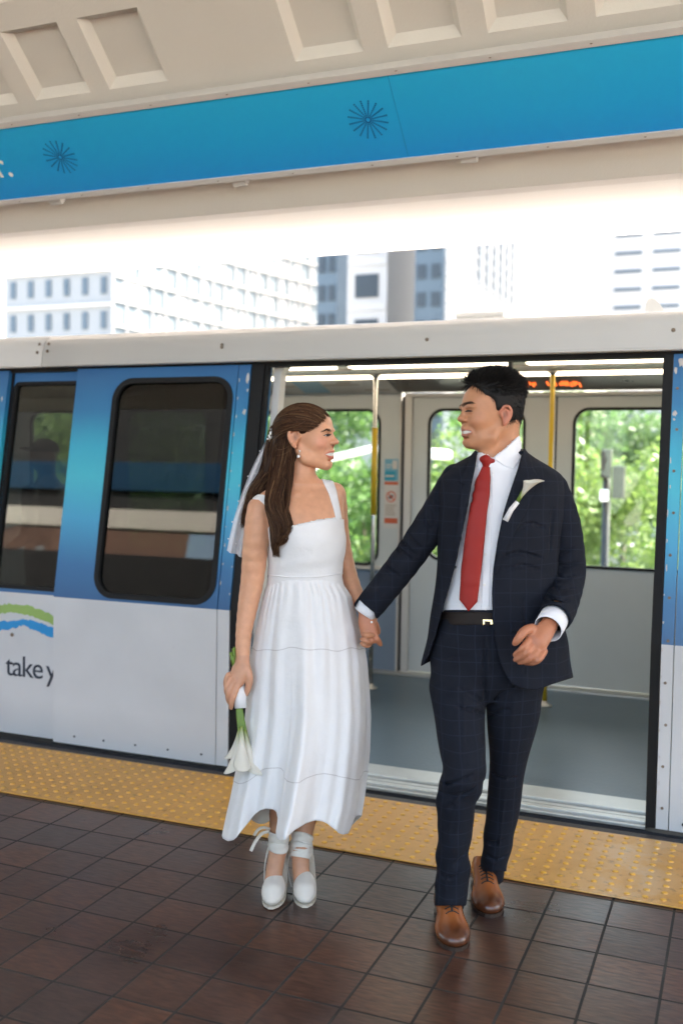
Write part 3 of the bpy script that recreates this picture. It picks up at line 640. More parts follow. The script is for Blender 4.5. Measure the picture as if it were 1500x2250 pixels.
# bench against the far wall on the left
v, f = join(box(-4.9, -3.5, 6.14, 6.58, 0.38, 0.45, .02), box(-4.9, -3.5, 6.50, 6.59, 0.45, 0.78, .02), box(-4.85, -4.75, 6.3, 6.58, .03, .38), box(-3.65, -3.55, 6.3, 6.58, .03, .38)); mk('bench', v, f, M['bluegrey'], train)
# underframe
v, f = join(box(-9.5, 3.2, 4.30, 6.60, -0.75, -0.021), box(-9.5, 3.2, 4.24, 4.299, -0.35, -0.012)); mk('underframe', v, f, M['dark'], train)
v, f = join(box(-9.5, -9.47, 4.30, 6.6, -.02, 2.1), box(3.17, 3.2, 4.30, 6.6, -.02, 2.1)); mk('end_wall', v, f, M['inner'], train)
multi('wheel', [tube([(x, 5.0 + s_, -.9), (x, 5.2 + s_, -.9)], .42, 20) for x in (-7.6, -6.0, 0.2, 1.8) for s_ in (-.4, 1.1)], M['rubber'], train)
# ================================================================== beyond the station
M['ground'] = mat('pale_concrete_ground', (0.36, 0.35, 0.32), 0.85, noise=0.15, nscale=0.2)
v, f = box(-1500, 1500, -1500, 1500, -8.5, -7.0); mk('ground', v, f, M['ground'], origin=(0, 0, -7))['kind'] = 'structure'
v, f = box(-60, 40, 4.35, 7.2, -1.75, -1.32); mk('guideway', v, f, M['concrete'], origin=(0, 5, -1.75))['kind'] = 'structure'
for i in range(6):
    v, f = box(-40 + i * 14 - .5, -40 + i * 14 + .5, 5.3, 6.3, -7.0, -1.76); mk('guideway_pier', v, f, M['concrete'], origin=(-40 + i * 14, 5.8, -7))['kind'] = 'structure'
# ---- towers
M['bwhite'] = mat('white_facade', (0.46, 0.46, 0.46), 0.6, noise=0.03, nscale=0.1)
M['bgrey'] = mat('grey_white_facade', (0.24, 0.26, 0.275), 0.6, noise=0.04, nscale=0.1)
M['bglass'] = mat('pale_blue_glazing', (0.165, 0.21, 0.24), 0.25, noise=0.3, nscale=0.25, spec=0.5)
M['bdark'] = mat('dark_glazing', (0.018, 0.028, 0.04), 0.3, noise=0.35, nscale=0.35)
M['bmid'] = mat('mid_blue_glazing', (0.06, 0.09, 0.12), 0.3, noise=0.3, nscale=0.35)
def facade_tower(label, cxy, ang, w, d, h, floor, bays, wall, glassm, wz, ww, z0=-7.0, sill=0.3, slab=None):
    """box tower, front face towards -y before turning by ang; windows as recessed-look panes on front and right"""
    t = empty('tower_block', (cxy[0], cxy[1], z0), label, 'building', 'office and apartment towers behind the train')
    ca, sa = math.cos(ang), math.sin(ang)
    def W(p): p = np.asarray(p, float); return np.stack([cxy[0] + p[:, 0] * ca - p[:, 1] * sa, cxy[1] + p[:, 0] * sa + p[:, 1] * ca, z0 + p[:, 2]], 1)
    v, f = box(-w / 2, w / 2, 0, d, 0, h); mk('wall', W(v), f, wall, t)
    gl = []
    nf = int(h / floor); bw = w / bays
    for k_ in range(nf):
        zz = k_ * floor + sill * floor
        if z0 + zz < 2: continue
        for b in range(bays):
            x0 = -w / 2 + (b + .5 - ww / 2) * bw; gl.append(box(x0, x0 + ww * bw, -0.10, 0.05, zz, zz + wz * floor))
    v, f = join(*gl); mk('windows', W(v), f, glassm, t)['kind'] = 'stuff'
    if slab:
        sb_ = [box(-w / 2 - .02, w / 2 + .02, -slab[0], 0.02, k_ * floor - .12, k_ * floor + slab[1]) for k_ in range(1, nf) if z0 + k_ * floor > 2]
        multi('floor_slab', [(W(v_), f_) for v_, f_ in sb_], M['bwhite'], t)
    return t, W
# left: pale block with small dark windows, then a curved curtain-wall tower
facade_tower('pale grey-blue tower with small square windows at the far left of the skyline', (-46.7, 60), 0.0, 9.6, 6, 40, 2.45, 6, M['bgrey'], M['bmid'], .5, .28, slab=(.25, .1))
cw = empty('tower_block', (-32, 64, -7), 'pale blue glass tower with a curved front and thin white floor lines', 'building', 'office and apartment towers behind the train')
def arc(t): a = R(-168 + 130 * t); return np.array([-34.0 + 11.5 * math.cos(a) * 1.0, 66 + 8.0 * math.sin(a)])
NA = 72; gv = []; gf = []
pts = [np.array([-41.85, 59.8]) * (1 - t) ** 2 + 2 * t * (1 - t) * np.array([-41.4, 74.0]) + t * t * np.array([-37.3, 86.0]) for t in np.linspace(0, 1, NA + 1)]
n = len(pts)
V = [(p[0], p[1], z) for z in (-7, 34) for p in pts] + [(p[0], 76, z) for z in (-7, 34) for p in (pts[0], pts[-1])]
Fc = [(i, i + 1, n + i + 1, n + i) for i in range(n - 1)]
mk('glass_front', V, Fc, M['bglass'], cw)
fl = []
def band(z0, z1, off):
    V = []; Fc = []
    for z in (z0, z1):
        for o_ in (0, 1):
            for i, p in enumerate(pts):
                q = pts[min(i + 1, n - 1)] - pts[max(i - 1, 0)]; nn = np.array([q[1], -q[0]]); nn /= np.linalg.norm(nn); pq = p + nn * off * o_; V.append((pq[0], pq[1], z))
    for i in range(n - 1):
        for a, b in ((0, 1), (1, 3), (3, 2), (2, 0)): Fc.append((a * n + i, a * n + i + 1, b * n + i + 1, b * n + i))
    return np.array(V), Fc
z = -7 + 2.3
while z < 34: fl.append(band(z, z + 0.13, 0.16)); z += 1.75
multi('floor_slab', fl, M['bwhite'], cw)
mu_ = []
for i in range(0, n - 1):
    if i % 4: continue
    q = pts[i + 1] - pts[i]; nn = np.array([q[1], -q[0]]); nn /= np.linalg.norm(nn)
    c = pts[i] + nn * .06; mu_.append(box(c[0] - .05, c[0] + .05, c[1] - .05, c[1] + .05, -7, 34))
v, f = join(*mu_); mk('mullions', v, f, M['bwhite'], cw)
wp_ = []
rr = random.Random(5)
for k_ in range(23):
    for i in range(1, n - 2):
        if rr.random() < 0.22:
            z0_ = -7 + 1.75 * k_ + .75; 
            if z0_ < 4: continue
            a, b = pts[i], pts[i + 1]; q = b - a; nn = np.array([q[1], -q[0]]); nn /= np.linalg.norm(nn); a = a + nn * .03; b = b + nn * .03
            wp_.append((np.array([(a[0], a[1], z0_), (b[0], b[1], z0_), (b[0], b[1], z0_ + 1.4), (a[0], a[1], z0_ + 1.4)]), [(0, 1, 2, 3)]))
v, f = join(*wp_); mk('blinds', v, f, M['bwhite'], cw)['kind'] = 'stuff'
facade_tower('narrow dark blue glass shaft beside the curved tower', (-26.35, 62), 0.0, 1.45, 1.8, 40, 1.9, 2, M['bmid'], M['bdark'], .55, .6, sill=.2)
facade_tower('white tower with wide dark window bands', (-27.3, 72), 0.0, 3.25, 11.0, 46, 3.4, 1, M['bwhite'], M['bdark'], .52, .58, sill=.25, slab=(.12, .5))
# glass tower with a pale flank
t, W = facade_tower('tower with a dark blue glass front and a pale slatted flank', (-20.5, 66), 0.0, 2.05, 23.0, 46, 1.9, 2, M['bmid'], M['bdark'], .5, .6, sill=.2)
v, f = box(1.03, 1.10, 0.3, 22.8, 0, 46); mk('flank', W(v), f, M['bgrey'], t)
v, f = join(*[box(1.10, 1.17, .3, 22.8, k_ * 0.9, k_ * 0.9 + .14) for k_ in range(51)]); mk('flank_slats', W(v), f, M['bwhite'], t)
v, f = join(*[box(1.172, 1.25, y_, y_ + .7, 22.5, 46) for y_ in (9.0, 11.5, 14.0, 16.2, 18.4, 20.6)]); mk('flank_fins', W(v), f, M['bmid'], t)
facade_tower('distant white tower with rows of thin grey window slots', (-0.6, 90), 0.0, 22, 10, 60, 1.55, 7, M['bwhite'], M['bmid'], .18, .72, sill=.4)
# ---- trees seen through the far windows
def leaf_mat(name, a, b):
    m, nt, p, N, L = nodemat(name)
    g = N.new('ShaderNodeNewGeometry'); r_ = ramp(N, [(0.0, a), (1.0, b)]); L.new(g.outputs['Random Per Island'], r_.inputs[0]); L.new(r_.outputs[0], p.inputs['Base Color'])
    p.inputs['Roughness'].default_value = 0.5
    tl = N.new('ShaderNodeBsdfTranslucent'); L.new(r_.outputs[0], tl.inputs[0]); mx = N.new('ShaderNodeMixShader'); mx.inputs[0].default_value = 0.45
    L.new(p.outputs[0], mx.inputs[1]); L.new(tl.outputs[0], mx.inputs[2]); L.new(mx.outputs[0], N['Material Output'].inputs[0])
    return m
M['leafA'] = leaf_mat('fresh_leaves', (0.075, 0.145, 0.03), (0.22, 0.30, 0.09)); M['leafB'] = leaf_mat('dark_leaves', (0.05, 0.12, 0.035), (0.13, 0.23, 0.06)); M['bark'] = mat('bark', (0.09, 0.07, 0.05), .9, noise=.4, nscale=8, bump=.5, bscale=15)
def tree_mesh(seed, H, Rc, m, n=4200, ls=0.16):
    g = np.random.default_rng(seed); cl = []
    nc = 26
    for i in range(nc):
        a = g.uniform(0, 2 * math.pi); rr_ = Rc * math.sqrt(g.uniform(0, 1)) * .8; hh = H * g.uniform(.38, 1.0); sh = math.sqrt(max(.15, 1 - ((hh / H - .65) / .42) ** 2))
        cl.append((rr_ * math.cos(a) * sh, rr_ * math.sin(a) * sh, hh, Rc * g.uniform(.20, .42)))
    V = []; Fc = []
    for i in range(n):
        c = cl[g.integers(nc)]; u = g.normal(size=3); u /= np.linalg.norm(u); r_ = c[3] * g.uniform(.55, 1.05)
        p = np.array(c[:3]) + u * r_ * np.array([1, 1, .75]); a = g.normal(size=3); a /= np.linalg.norm(a); b = np.cross(a, u + .3 * g.normal(size=3)); b /= np.linalg.norm(b) + 1e-9
        s = ls * g.uniform(.6, 1.3); k_ = len(V); V += [p - a * s, p + b * s * .45, p + a * s, p - b * s * .45]; Fc.append((k_, k_ + 1, k_ + 2, k_ + 3))
    tr = [tube([(0, 0, 0), (0.05, 0.03, H * .25), (0, .1, H * .5), (.1, 0, H * .8)], [.22, .17, .12, .04], 10)]
    for c in cl[:9]: tr.append(tube([(0, 0, H * .35), (c[0] * .5, c[1] * .5, H * .35 + (c[2] - H * .35) * .6), c[:3]], [.08, .05, .015], 6))
    return (np.array(V), Fc), join(*tr)
def make_tree(loc, seed, H, Rc, m, label, **k):
    (lv, lf), (tv, tf) = tree_mesh(seed, H, Rc, m, **k)
    t = empty('tree', loc, label, 'tree', 'trees on the far side of the train')
    L_ = np.array(loc); mk('crown', lv + L_, lf, m, t); mk('trunk', tv + L_, tf, M['bark'], t, smooth=True)
make_tree((-2.0, 17.5, -7), 1, 9.0, 2.6, M['leafA'], 'bright green tree filling the right train window', n=16000, ls=.075)
make_tree((-4.9, 20.5, -7), 2, 9.2, 3.0, M['leafA'], 'bright green tree seen through the middle train window, behind the lamp head', n=15000, ls=.085)
make_tree((-8.6, 22.5, -7), 3, 8.9, 3.2, M['leafB'], 'dark green tree behind the left train window', n=14000, ls=.09)
make_tree((0.2, 24.0, -7), 4, 9.4, 2.8, M['leafA'], 'bright green tree at the right edge of the right train window', n=11000, ls=.09)
make_tree((-13.2, 19.0, -7), 5, 9.9, 3.2, M['leafA'], 'bright green tree seen behind the passenger', n=12000, ls=.09)
make_tree((-7.2, 34.0, -7), 6, 11.0, 4.5, M['leafB'], 'tall dark tree far behind the middle window', n=11000, ls=.14)
make_tree((-1.2, 36.0, -7), 7, 11.2, 4.2, M['leafB'], 'tall dark tree far behind the right window', n=11000, ls=.14)
make_tree((-14.5, 33.0, -7), 8, 11.0, 4.5, M['leafB'], 'tall dark tree far behind the left window', n=11000, ls=.14)
make_tree((-18.5, 26.0, -7), 9, 11.0, 4.5, M['leafB'], 'broad dark tree at the far left behind the train', n=11000, ls=.14)
make_tree((-10.6, 16.5, -7), 10, 8.3, 2.3, M['leafB'], 'low dark tree beside the guideway, behind the fixed window', n=6000, ls=.13)
# street lamp: curved white arm with a flat head
lampo = empty('street_lamp', (-6.9, 14.2, -7), 'white street lamp with a sweeping arm seen through the train windows', 'street lamp')
M['lampw'] = mat('white_lamp_paint', (0.80, 0.80, 0.80), .4, noise=.03)
v, f = tube([(-6.9, 14.2, -7), (-6.9, 14.2, -2), (-6.85, 14.2, .6), (-6.5, 14.1, 1.25), (-5.9, 14.0, 1.56), (-5.2, 14.0, 1.72), (-4.75, 14.0, 1.76)], [.10, .09, .075, .065, .055, .05, .045], 14); mk('arm', v, f, M['lampw'], lampo, smooth=True)
hv, hf = box(-4.8, -3.98, 13.82, 14.18, 1.63, 1.78, .06); hv = hv.copy(); hv[:, 2] -= (hv[:, 0] + 4.8) * .08; mk('lamp_head', hv, hf, M['lampw'], lampo, smooth=True)
# signal post
sg = empty('signal_post', (-1.76, 14.0, -7), 'black signal post with a small white box in front of the bright tree', 'signal')
v, f = tube([(-1.76, 14, -7), (-1.76, 14, 1.70)], .055, 12); mk('post', v, f, M['black'], sg, smooth=True)
v, f = join(box(-1.68, -1.52, 13.9, 14.1, 1.08, 1.52, .02), box(-1.84, -1.70, 13.9, 14.08, 1.35, 1.75, .02)); mk('signal_head', v, f, M['black'], sg)
v, f = box(-1.83, -1.72, 13.82, 13.94, 1.04, 1.20, .02); mk('white_box', v, f, M['lampw'], sg)
# low white wall / roadway glimpsed at the foot of the left window
v, f = box(-30, 20, 40, 41, -7, -1.5); mk('boundary_wall', v, f, M['bwhite'], origin=(-5, 40, -7)); tag(bpy.data.objects['boundary_wall'], 'long white wall behind the trees across the road', 'wall')
# ---- what the windows mirror: the other side of the station, behind the camera
op = empty('opposite_platform_canopy', (-9, -4.5, 0), 'opposite platform canopy mirrored in the dark train windows', 'roof')
v, f = box(-18, -4.8, -4.5, -4.3, 3.31, 3.62, .01); mk('beam', v, f, M['concrete'], op)
v, f = box(-18, -4.8, -5.4, -4.365, 3.64, 7.2, .01); mk('sky_blocker', v, f, M['dark'], op)  # added dark block, out of view, covers sky gaps in the window reflection
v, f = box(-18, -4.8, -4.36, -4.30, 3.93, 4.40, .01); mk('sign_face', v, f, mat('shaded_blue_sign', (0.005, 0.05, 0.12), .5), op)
v, f = box(-18, -4.8, -4.6, -4.3, 0.0, 2.90, .01); mk('platform_screen', v, f, M['dark'], op)
facade_tower('brick apartment block behind the camera, mirrored in the train window', (-43, -40), R(180 + 20), 12, 10, 22, 2.6, 6, mat('brick_facade', (.15, .085, .065), .8, noise=.2, nscale=1), M['bgrey'], .45, .4)

bb_ = empty('footbridge', (-20, -24, 0), 'white steel footbridge behind the camera, mirrored in the train window', 'footbridge')
v, f = join(*[tube([(-34, -24, z0_), (-16, -24, z0_ - 1.8)], .10, 6) for z0_ in (5.9, 5.0)], *[tube([(-33 + i * 2.2, -24, 5.8 - i * .22), (-33 + i * 2.2, -24, 4.9 - i * .22)], .07, 6) for i in range(8)]); mk('railing', v, f, M['bwhite'], bb_)
facade_tower('pale green low block behind the camera, mirrored in the train window', (-17, -52), R(180 + 12), 14, 10, 16.5, 2.6, 6, mat('pale_green_facade', (.32, .42, .36), .8, noise=.1, nscale=1), M['bmid'], .45, .5)
# ================================================================== figure toolkit: smooth solids on a grid
from mathutils.geometry import delaunay_2d_cdt
RX, FD = _r0, np.array([-math.sin(YAW), math.cos(YAW), 0.0])   # to the picture's right / away from the camera
UPZ = np.array([0, 0, 1.0])
def pix(P):
    v = P - EYE; d = v @ _f
    return 750 + FPX * (v @ _r) / d, 1125 - FPX * (v @ _u) / d, d
def cat1(ts, vals, n=200):          # smooth dense resampling of a table
    ts = np.asarray(ts, float); vals = np.asarray(vals, float)
    m = np.gradient(vals, ts, axis=0); T = np.linspace(ts[0], ts[-1], n); i = np.clip(np.searchsorted(ts, T, side='right') - 1, 0, len(ts) - 2)
    h = (ts[i + 1] - ts[i]); u = (T - ts[i]) / h
    if vals.ndim > 1: h = h[:, None]; u = u[:, None]
    return T, (2 * u**3 - 3 * u**2 + 1) * vals[i] + (u**3 - 2 * u**2 + u) * h * m[i] + (-2 * u**3 + 3 * u**2) * vals[i + 1] + (u**3 - u**2) * h * m[i + 1]

class Field:
    def __init__(s, corners, h):
        c = np.array(corners, float); s.lo = c.min(0); s.hi = c.max(0); s.h = h
        s.n = np.ceil((s.hi - s.lo) / h).astype(int) + 1
        s.D = np.full(s.n, 0.5, np.float32)
    def sl(s, lo, hi):
        a = np.clip(np.floor((np.asarray(lo) - s.lo) / s.h).astype(int), 0, s.n - 1); b = np.clip(np.ceil((np.asarray(hi) - s.lo) / s.h).astype(int) + 1, 1, s.n)
        ax = [(s.lo[i] + np.arange(a[i], b[i]) * s.h).astype(np.float32) for i in range(3)]
        G = np.stack(np.meshgrid(*ax, indexing='ij'), -1)
        return tuple(slice(a[i], b[i]) for i in range(3)), G
    def put(s, fn, lo, hi, k=0.01, op='u'):
        S_, G = s.sl(np.asarray(lo) - k - 2 * s.h, np.asarray(hi) + k + 2 * s.h)
        if G.size == 0: return s
        d = fn(G).astype(np.float32); c = s.D[S_]
        if op == 'u': w = np.clip(.5 + .5 * (c - d) / k, 0, 1); s.D[S_] = c * (1 - w) + d * w - k * w * (1 - w)
        elif op == 's': d = -d; w = np.clip(.5 + .5 * (d - c) / k, 0, 1); s.D[S_] = c * (1 - w) + d * w + k * w * (1 - w)
        elif op == 'i': w = np.clip(.5 + .5 * (d - c) / k, 0, 1); s.D[S_] = c * (1 - w) + d * w + k * w * (1 - w)
        return s
    def cone(s, a, b, ra, rb, k=0.012, op='u', sq=None):
        a, b = np.asarray(a, float), np.asarray(b, float); ab = b - a; L2 = ab @ ab + 1e-12
        def fn(G):
            p = G - a; t = np.clip((p @ ab) / L2, 0, 1); q = p - t[..., None] * ab
            if sq is not None:
                e, m = sq; e = np.asarray(e) / np.linalg.norm(e); q = q + (q @ e)[..., None] * e * (1 / m - 1)
            return np.sqrt((q * q).sum(-1)) - (ra + (rb - ra) * t)
        r_ = max(ra, rb); return s.put(fn, np.minimum(a, b) - r_, np.maximum(a, b) + r_, k, op)
    def chain(s, pts, rs, k=0.012, sq=None, op='u', dense=True):
        pts = np.array(pts, float); rs = np.array(rs, float)
        if dense and len(pts) > 2:
            t = np.arange(len(pts), dtype=float); _, pts = cat1(t, pts, (len(pts) - 1) * 3 + 1); _, rs = cat1(t, rs, (len(rs) - 1) * 3 + 1)
        for i in range(len(pts) - 1): s.cone(pts[i], pts[i + 1], rs[i], rs[i + 1], k if i == 0 else min(k, 0.006), op, sq)
        return s
    def ell(s, c, r_, axes=None, k=0.012, op='u'):
        c = np.asarray(c, float); r_ = np.asarray(r_, float); A = np.eye(3) if axes is None else np.array(axes, float)
        def fn(G):
            p = (G - c) @ A.T; k0 = np.sqrt(((p / r_) ** 2).sum(-1)); k1 = np.sqrt(((p / r_**2) ** 2).sum(-1)) + 1e-9
            return k0 * (k0 - 1) / k1
        m = max(r_); return s.put(fn, c - m, c + m, k, op)
    def loft(s, st, k=0.012, op='u', n=2.0, grow=0.0, y0=None, y1=None, wob=None):
        """st rows: py, x left, x right, depth, half depth (m); read in picture space so that widths are true at that depth"""
        st = np.array(st, float); T, V = cat1(st[:, 0], st[:, 1:], 240); dm = V[:, 2].mean()
        ya = st[0, 0] if y0 is None else y0; yb = st[-1, 0] if y1 is None else y1
        pts = []
        for py, xl, xr, dc, hd in st:
            for x in (xl - 15, xr + 15):
                for dd in (-hd - .03, hd + .03): pts.append(PT(x, py, dc + dd))
        pts = np.array(pts)
        def fn(G):
            X, Y, Dp = pix(G)
            xl = np.interp(Y, T, V[:, 0]); xr = np.interp(Y, T, V[:, 1]); dc = np.interp(Y, T, V[:, 2]); hd = np.interp(Y, T, V[:, 3]) + grow
            w = (xr - xl) / 2 * dc / FPX + grow; u = (X - (xl + xr) / 2) * Dp / FPX; v = Dp - dc
            q = (np.abs(u / w) ** n + np.abs(v / hd) ** n) ** (1 / n) + 1e-6; L_ = np.sqrt(u * u + v * v)
            d = np.where(q > 0.15, L_ - L_ / q, -np.minimum(w, hd) * .85)
            if wob is not None: d = d + wob(X, Y, Dp)
            m = dc / FPX
            return np.maximum(d, np.maximum((ya - Y) * m, (Y - yb) * m))
        return s.put(fn, pts.min(0) - grow, pts.max(0) + grow, k, op)
    def cutpoly(s, poly, d0, d1, k=0.003, op='s'):
        """remove (or keep, op='i') the prism of a picture polygon between two depths"""
        P = np.array(poly, float)
        pts = np.array([PT(x, y, d) for x, y in P for d in (d0, d1)]); lo, hi = pts.min(0), pts.max(0)
        def fn(G):
            X, Y, Dp = pix(G); sh = X.shape; X = X.ravel(); Y = Y.ravel(); best = np.full(X.shape, 1e9); ins = np.zeros(X.shape, bool)
            for i in range(len(P)):
                a, b = P[i], P[(i + 1) % len(P)]; e = b - a; wx, wy = X - a[0], Y - a[1]; t = np.clip((wx * e[0] + wy * e[1]) / (e @ e), 0, 1)
                best = np.minimum(best, (wx - t * e[0]) ** 2 + (wy - t * e[1]) ** 2)
                c = (a[1] > Y) != (b[1] > Y)
                with np.errstate(divide='ignore', invalid='ignore'): xi = (b[0] - a[0]) * (Y - a[1]) / (b[1] - a[1] + 1e-12) + a[0]
                ins ^= c & (X < xi)
            d = np.sqrt(best) * np.where(ins, -1, 1) * (d0 + d1) / 2 / FPX; d = d.reshape(sh)
            return np.maximum(d, np.maximum(d0 - Dp, Dp - d1))
        if op == 'i': return s.put(fn, s.lo, s.hi, k, 'i')
        return s.put(fn, lo, hi, k, op)
    def plane(s, p, nrm, lo=None, hi=None, k=0.002):
        """cut away everything on the +normal side (inside a box)"""
        p = np.asarray(p, float); nrm = np.asarray(nrm, float) / np.linalg.norm(nrm)
        return s.put(lambda G: (G - p) @ nrm, s.lo if lo is None else lo, s.hi if hi is None else hi, k, 'i')
    def blur(s, it=1):
        for _ in range(it):
            for a in range(3):
                D = s.D; s.D = D.copy(); c = [slice(None)] * 3; l = [slice(None)] * 3; r_ = [slice(None)] * 3
                c[a] = slice(1, -1); l[a] = slice(0, -2); r_[a] = slice(2, None); s.D[tuple(c)] = .5 * D[tuple(c)] + .25 * (D[tuple(l)] + D[tuple(r_)])
        return s
    def sample(s, P):
        P = np.asarray(P, float); q = (P - s.lo) / s.h; q = np.clip(q, 0, s.n - 1.001); i = q.astype(int); f = q - i; out = 0
        for dx in (0, 1):
            for dy in (0, 1):
                for dz in (0, 1):
                    w = (f[..., 0] if dx else 1 - f[..., 0]) * (f[..., 1] if dy else 1 - f[..., 1]) * (f[..., 2] if dz else 1 - f[..., 2])
                    out = out + w * s.D[i[..., 0] + dx, i[..., 1] + dy, i[..., 2] + dz]
        return out
    def grad(s, P):
        e = s.h; g = np.stack([s.sample(P + e * np.eye(3)[i]) - s.sample(P - e * np.eye(3)[i]) for i in range(3)], -1)
        return g / (np.linalg.norm(g, axis=-1, keepdims=True) + 1e-9)
    def hit(s, xy, d0, d1, level=0.0, step=0.003):
        """first surface point met from the camera through each picture position"""
        xy = np.array(xy, float); o = EYE; dirs = _f + np.outer((xy[:, 0] - 750) / FPX, _r) - np.outer((xy[:, 1] - 1125) / FPX, _u)
        d = np.full(len(xy), d0); done = np.zeros(len(xy), bool); prev = s.sample(o + dirs * d[:, None])
        res = np.full(len(xy), np.nan)
        t = d0
        while t < d1:
            t2 = t + step; cur = s.sample(o + dirs * t2); h_ = (~done) & (cur <= level)
            fr = np.clip((prev - level) / (prev - cur + 1e-9), 0, 1); res[h_] = (t + step * fr)[h_]; done |= h_; prev = cur; t = t2
        bad = np.isnan(res)
        if bad.any():
            tt = np.arange(d0, d1, step * 2); sv = s.sample(o + dirs[bad][:, None, :] * tt[None, :, None]); Pb = o + dirs[bad] * tt[np.argmin(sv, 1)][:, None]
            for _ in range(6): Pb = Pb - s.grad(Pb) * (s.sample(Pb) - level)[:, None] * .8
            out = o + dirs * np.nan_to_num(res)[:, None]; out[bad] = Pb; return out
        return o + dirs * res[:, None]
    def mesh(s, smooth=1):
        D = s.D; ins = D < 0; a = [ins[:-1, :-1, :-1], ins[1:, :-1, :-1], ins[:-1, 1:, :-1], ins[1:, 1:, :-1], ins[:-1, :-1, 1:], ins[1:, :-1, 1:], ins[:-1, 1:, 1:], ins[1:, 1:, 1:]]
        cnt = sum(x.astype(np.int8) for x in a); act = (cnt > 0) & (cnt < 8); idx = np.full(act.shape, -1, np.int64); ijk = np.argwhere(act); idx[act] = np.arange(len(ijk))
        off = np.array([(0, 0, 0), (1, 0, 0), (0, 1, 0), (1, 1, 0), (0, 0, 1), (1, 0, 1), (0, 1, 1), (1, 1, 1)])
        val = np.stack([D[ijk[:, 0] + o[0], ijk[:, 1] + o[1], ijk[:, 2] + o[2]] for o in off], 1)
        acc = np.zeros((len(ijk), 3)); num = np.zeros(len(ijk))
        for p_, q_ in ((0, 1), (2, 3), (4, 5), (6, 7), (0, 2), (1, 3), (4, 6), (5, 7), (0, 4), (1, 5), (2, 6), (3, 7)):
            m = (val[:, p_] < 0) != (val[:, q_] < 0); t = val[:, p_] / (val[:, p_] - val[:, q_] + 1e-12); pt = off[p_] + (off[q_] - off[p_]) * t[:, None]
            acc[m] += pt[m]; num[m] += 1
        V = s.lo + (ijk + acc / num[:, None]) * s.h; F = []
        for ax in range(3):
            b, c = [(1, 2), (2, 0), (0, 1)][ax]; sh = [slice(None)] * 3; s0 = list(sh); s1 = list(sh); s0[ax] = slice(0, -1); s1[ax] = slice(1, None)
            e0, e1 = ins[tuple(s0)], ins[tuple(s1)]; ch = np.argwhere(e0 != e1)
            ok = (ch[:, b] > 0) & (ch[:, c] > 0) & (ch[:, b] < act.shape[b]) & (ch[:, c] < act.shape[c]); ch = ch[ok]
            fl = e0[ch[:, 0], ch[:, 1], ch[:, 2]]
            def g(db, dc): q = ch.copy(); q[:, b] += db; q[:, c] += dc; return idx[q[:, 0], q[:, 1], q[:, 2]]
            Q = np.stack([g(-1, -1), g(0, -1), g(0, 0), g(-1, 0)], 1); Q[~fl] = Q[~fl][:, ::-1]; F.append(Q)
        F = np.vstack(F); F = F[(F >= 0).all(1)]
        for _ in range(smooth):
            acc = np.zeros_like(V); n_ = np.zeros(len(V))
            for i, j in ((0, 1), (1, 2), (2, 3), (3, 0)):
                np.add.at(acc, F[:, i], V[F[:, j]]); np.add.at(n_, F[:, i], 1); np.add.at(acc, F[:, j], V[F[:, i]]); np.add.at(n_, F[:, j], 1)
            V = V * .5 + .5 * acc / np.maximum(n_, 1)[:, None]
        return V, F
def fast_mk(name, V, F, mat_, parent, colors=None):
    base = np.array(wloc(parent)); me = bpy.data.meshes.new(name); V = V - base
    me.vertices.add(len(V)); me.vertices.foreach_set('co', V.astype(np.float32).ravel())
    nl = F.size; me.loops.add(nl); me.loops.foreach_set('vertex_index', F.ravel().astype(np.int32)); me.polygons.add(len(F))
    me.polygons.foreach_set('loop_start', np.arange(0, nl, F.shape[1], dtype=np.int32)); me.polygons.foreach_set('use_smooth', np.ones(len(F), bool)); me.update(calc_edges=True); me.validate()
    if colors is not None:
        a = me.color_attributes.new('col', 'FLOAT_COLOR', 'POINT'); c = np.ones((len(V), 4), np.float32); c[:, :3] = colors; a.data.foreach_set('color', c.ravel())
    me.materials.append(mat_); o = bpy.data.objects.new(name, me); S.collection.objects.link(o); o.parent = parent; return o
def decal(name, fld, poly, mat_, parent, th=0.002, sink=0.002, step=3.0, d0=2.7, d1=3.8, level=0.0, smooth=True, curve=True, colorfn=None):
    """a thin piece of cloth, skin or print lying on a solid, outlined in the picture"""
    P = np.array(poly, float)
    if curve:                                   # densify the outline
        Q = []
        for i in range(len(P)):
            a, b = P[i], P[(i + 1) % len(P)]; m = max(1, int(np.hypot(*(b - a)) / step)); Q += [a + (b - a) * t / m for t in range(m)]
        P = np.array(Q)
    x0, y0 = P.min(0); x1, y1 = P.max(0); ins = []
    for x in np.arange(x0 + step / 2, x1, step):
        for y in np.arange(y0 + step / 2, y1, step):
            c = False
            for i in range(len(P)):
                a, b = P[i], P[i - 1]
                if (a[1] > y) != (b[1] > y) and x < (b[0] - a[0]) * (y - a[1]) / (b[1] - a[1]) + a[0]: c = not c
            if c and ((P - (x, y)) ** 2).sum(1).min() > (step * .45) ** 2: ins.append((x, y))
    pts = [Vector(p) for p in P] + [Vector(p) for p in ins]; nb = len(P)
    vo, _, fo, ov, _, _ = delaunay_2d_cdt(pts, [], [list(range(nb))], 1, 1e-5)
    xy = np.array([tuple(v) for v in vo]); H = fld.hit(xy, d0, d1, level); G = fld.grad(H)
    top = H + G * th; bot = H - G * sink; n = len(xy); F = []
    ec = {}
    for f in fo:
        for i in range(len(f)): e = (f[i], f[(i + 1) % len(f)]); ec[e] = ec.get(e, 0) + 1
    F = [tuple(f) for f in fo]
    for (a, b) in ec:
        if (b, a) not in ec: F.append((b, a, a + n, b + n))
    cols = None if colorfn is None else colorfn(np.vstack([xy, xy]))
    return mk(name, np.vstack([top, bot]), F, mat_, parent, smooth=smooth, colors=cols)
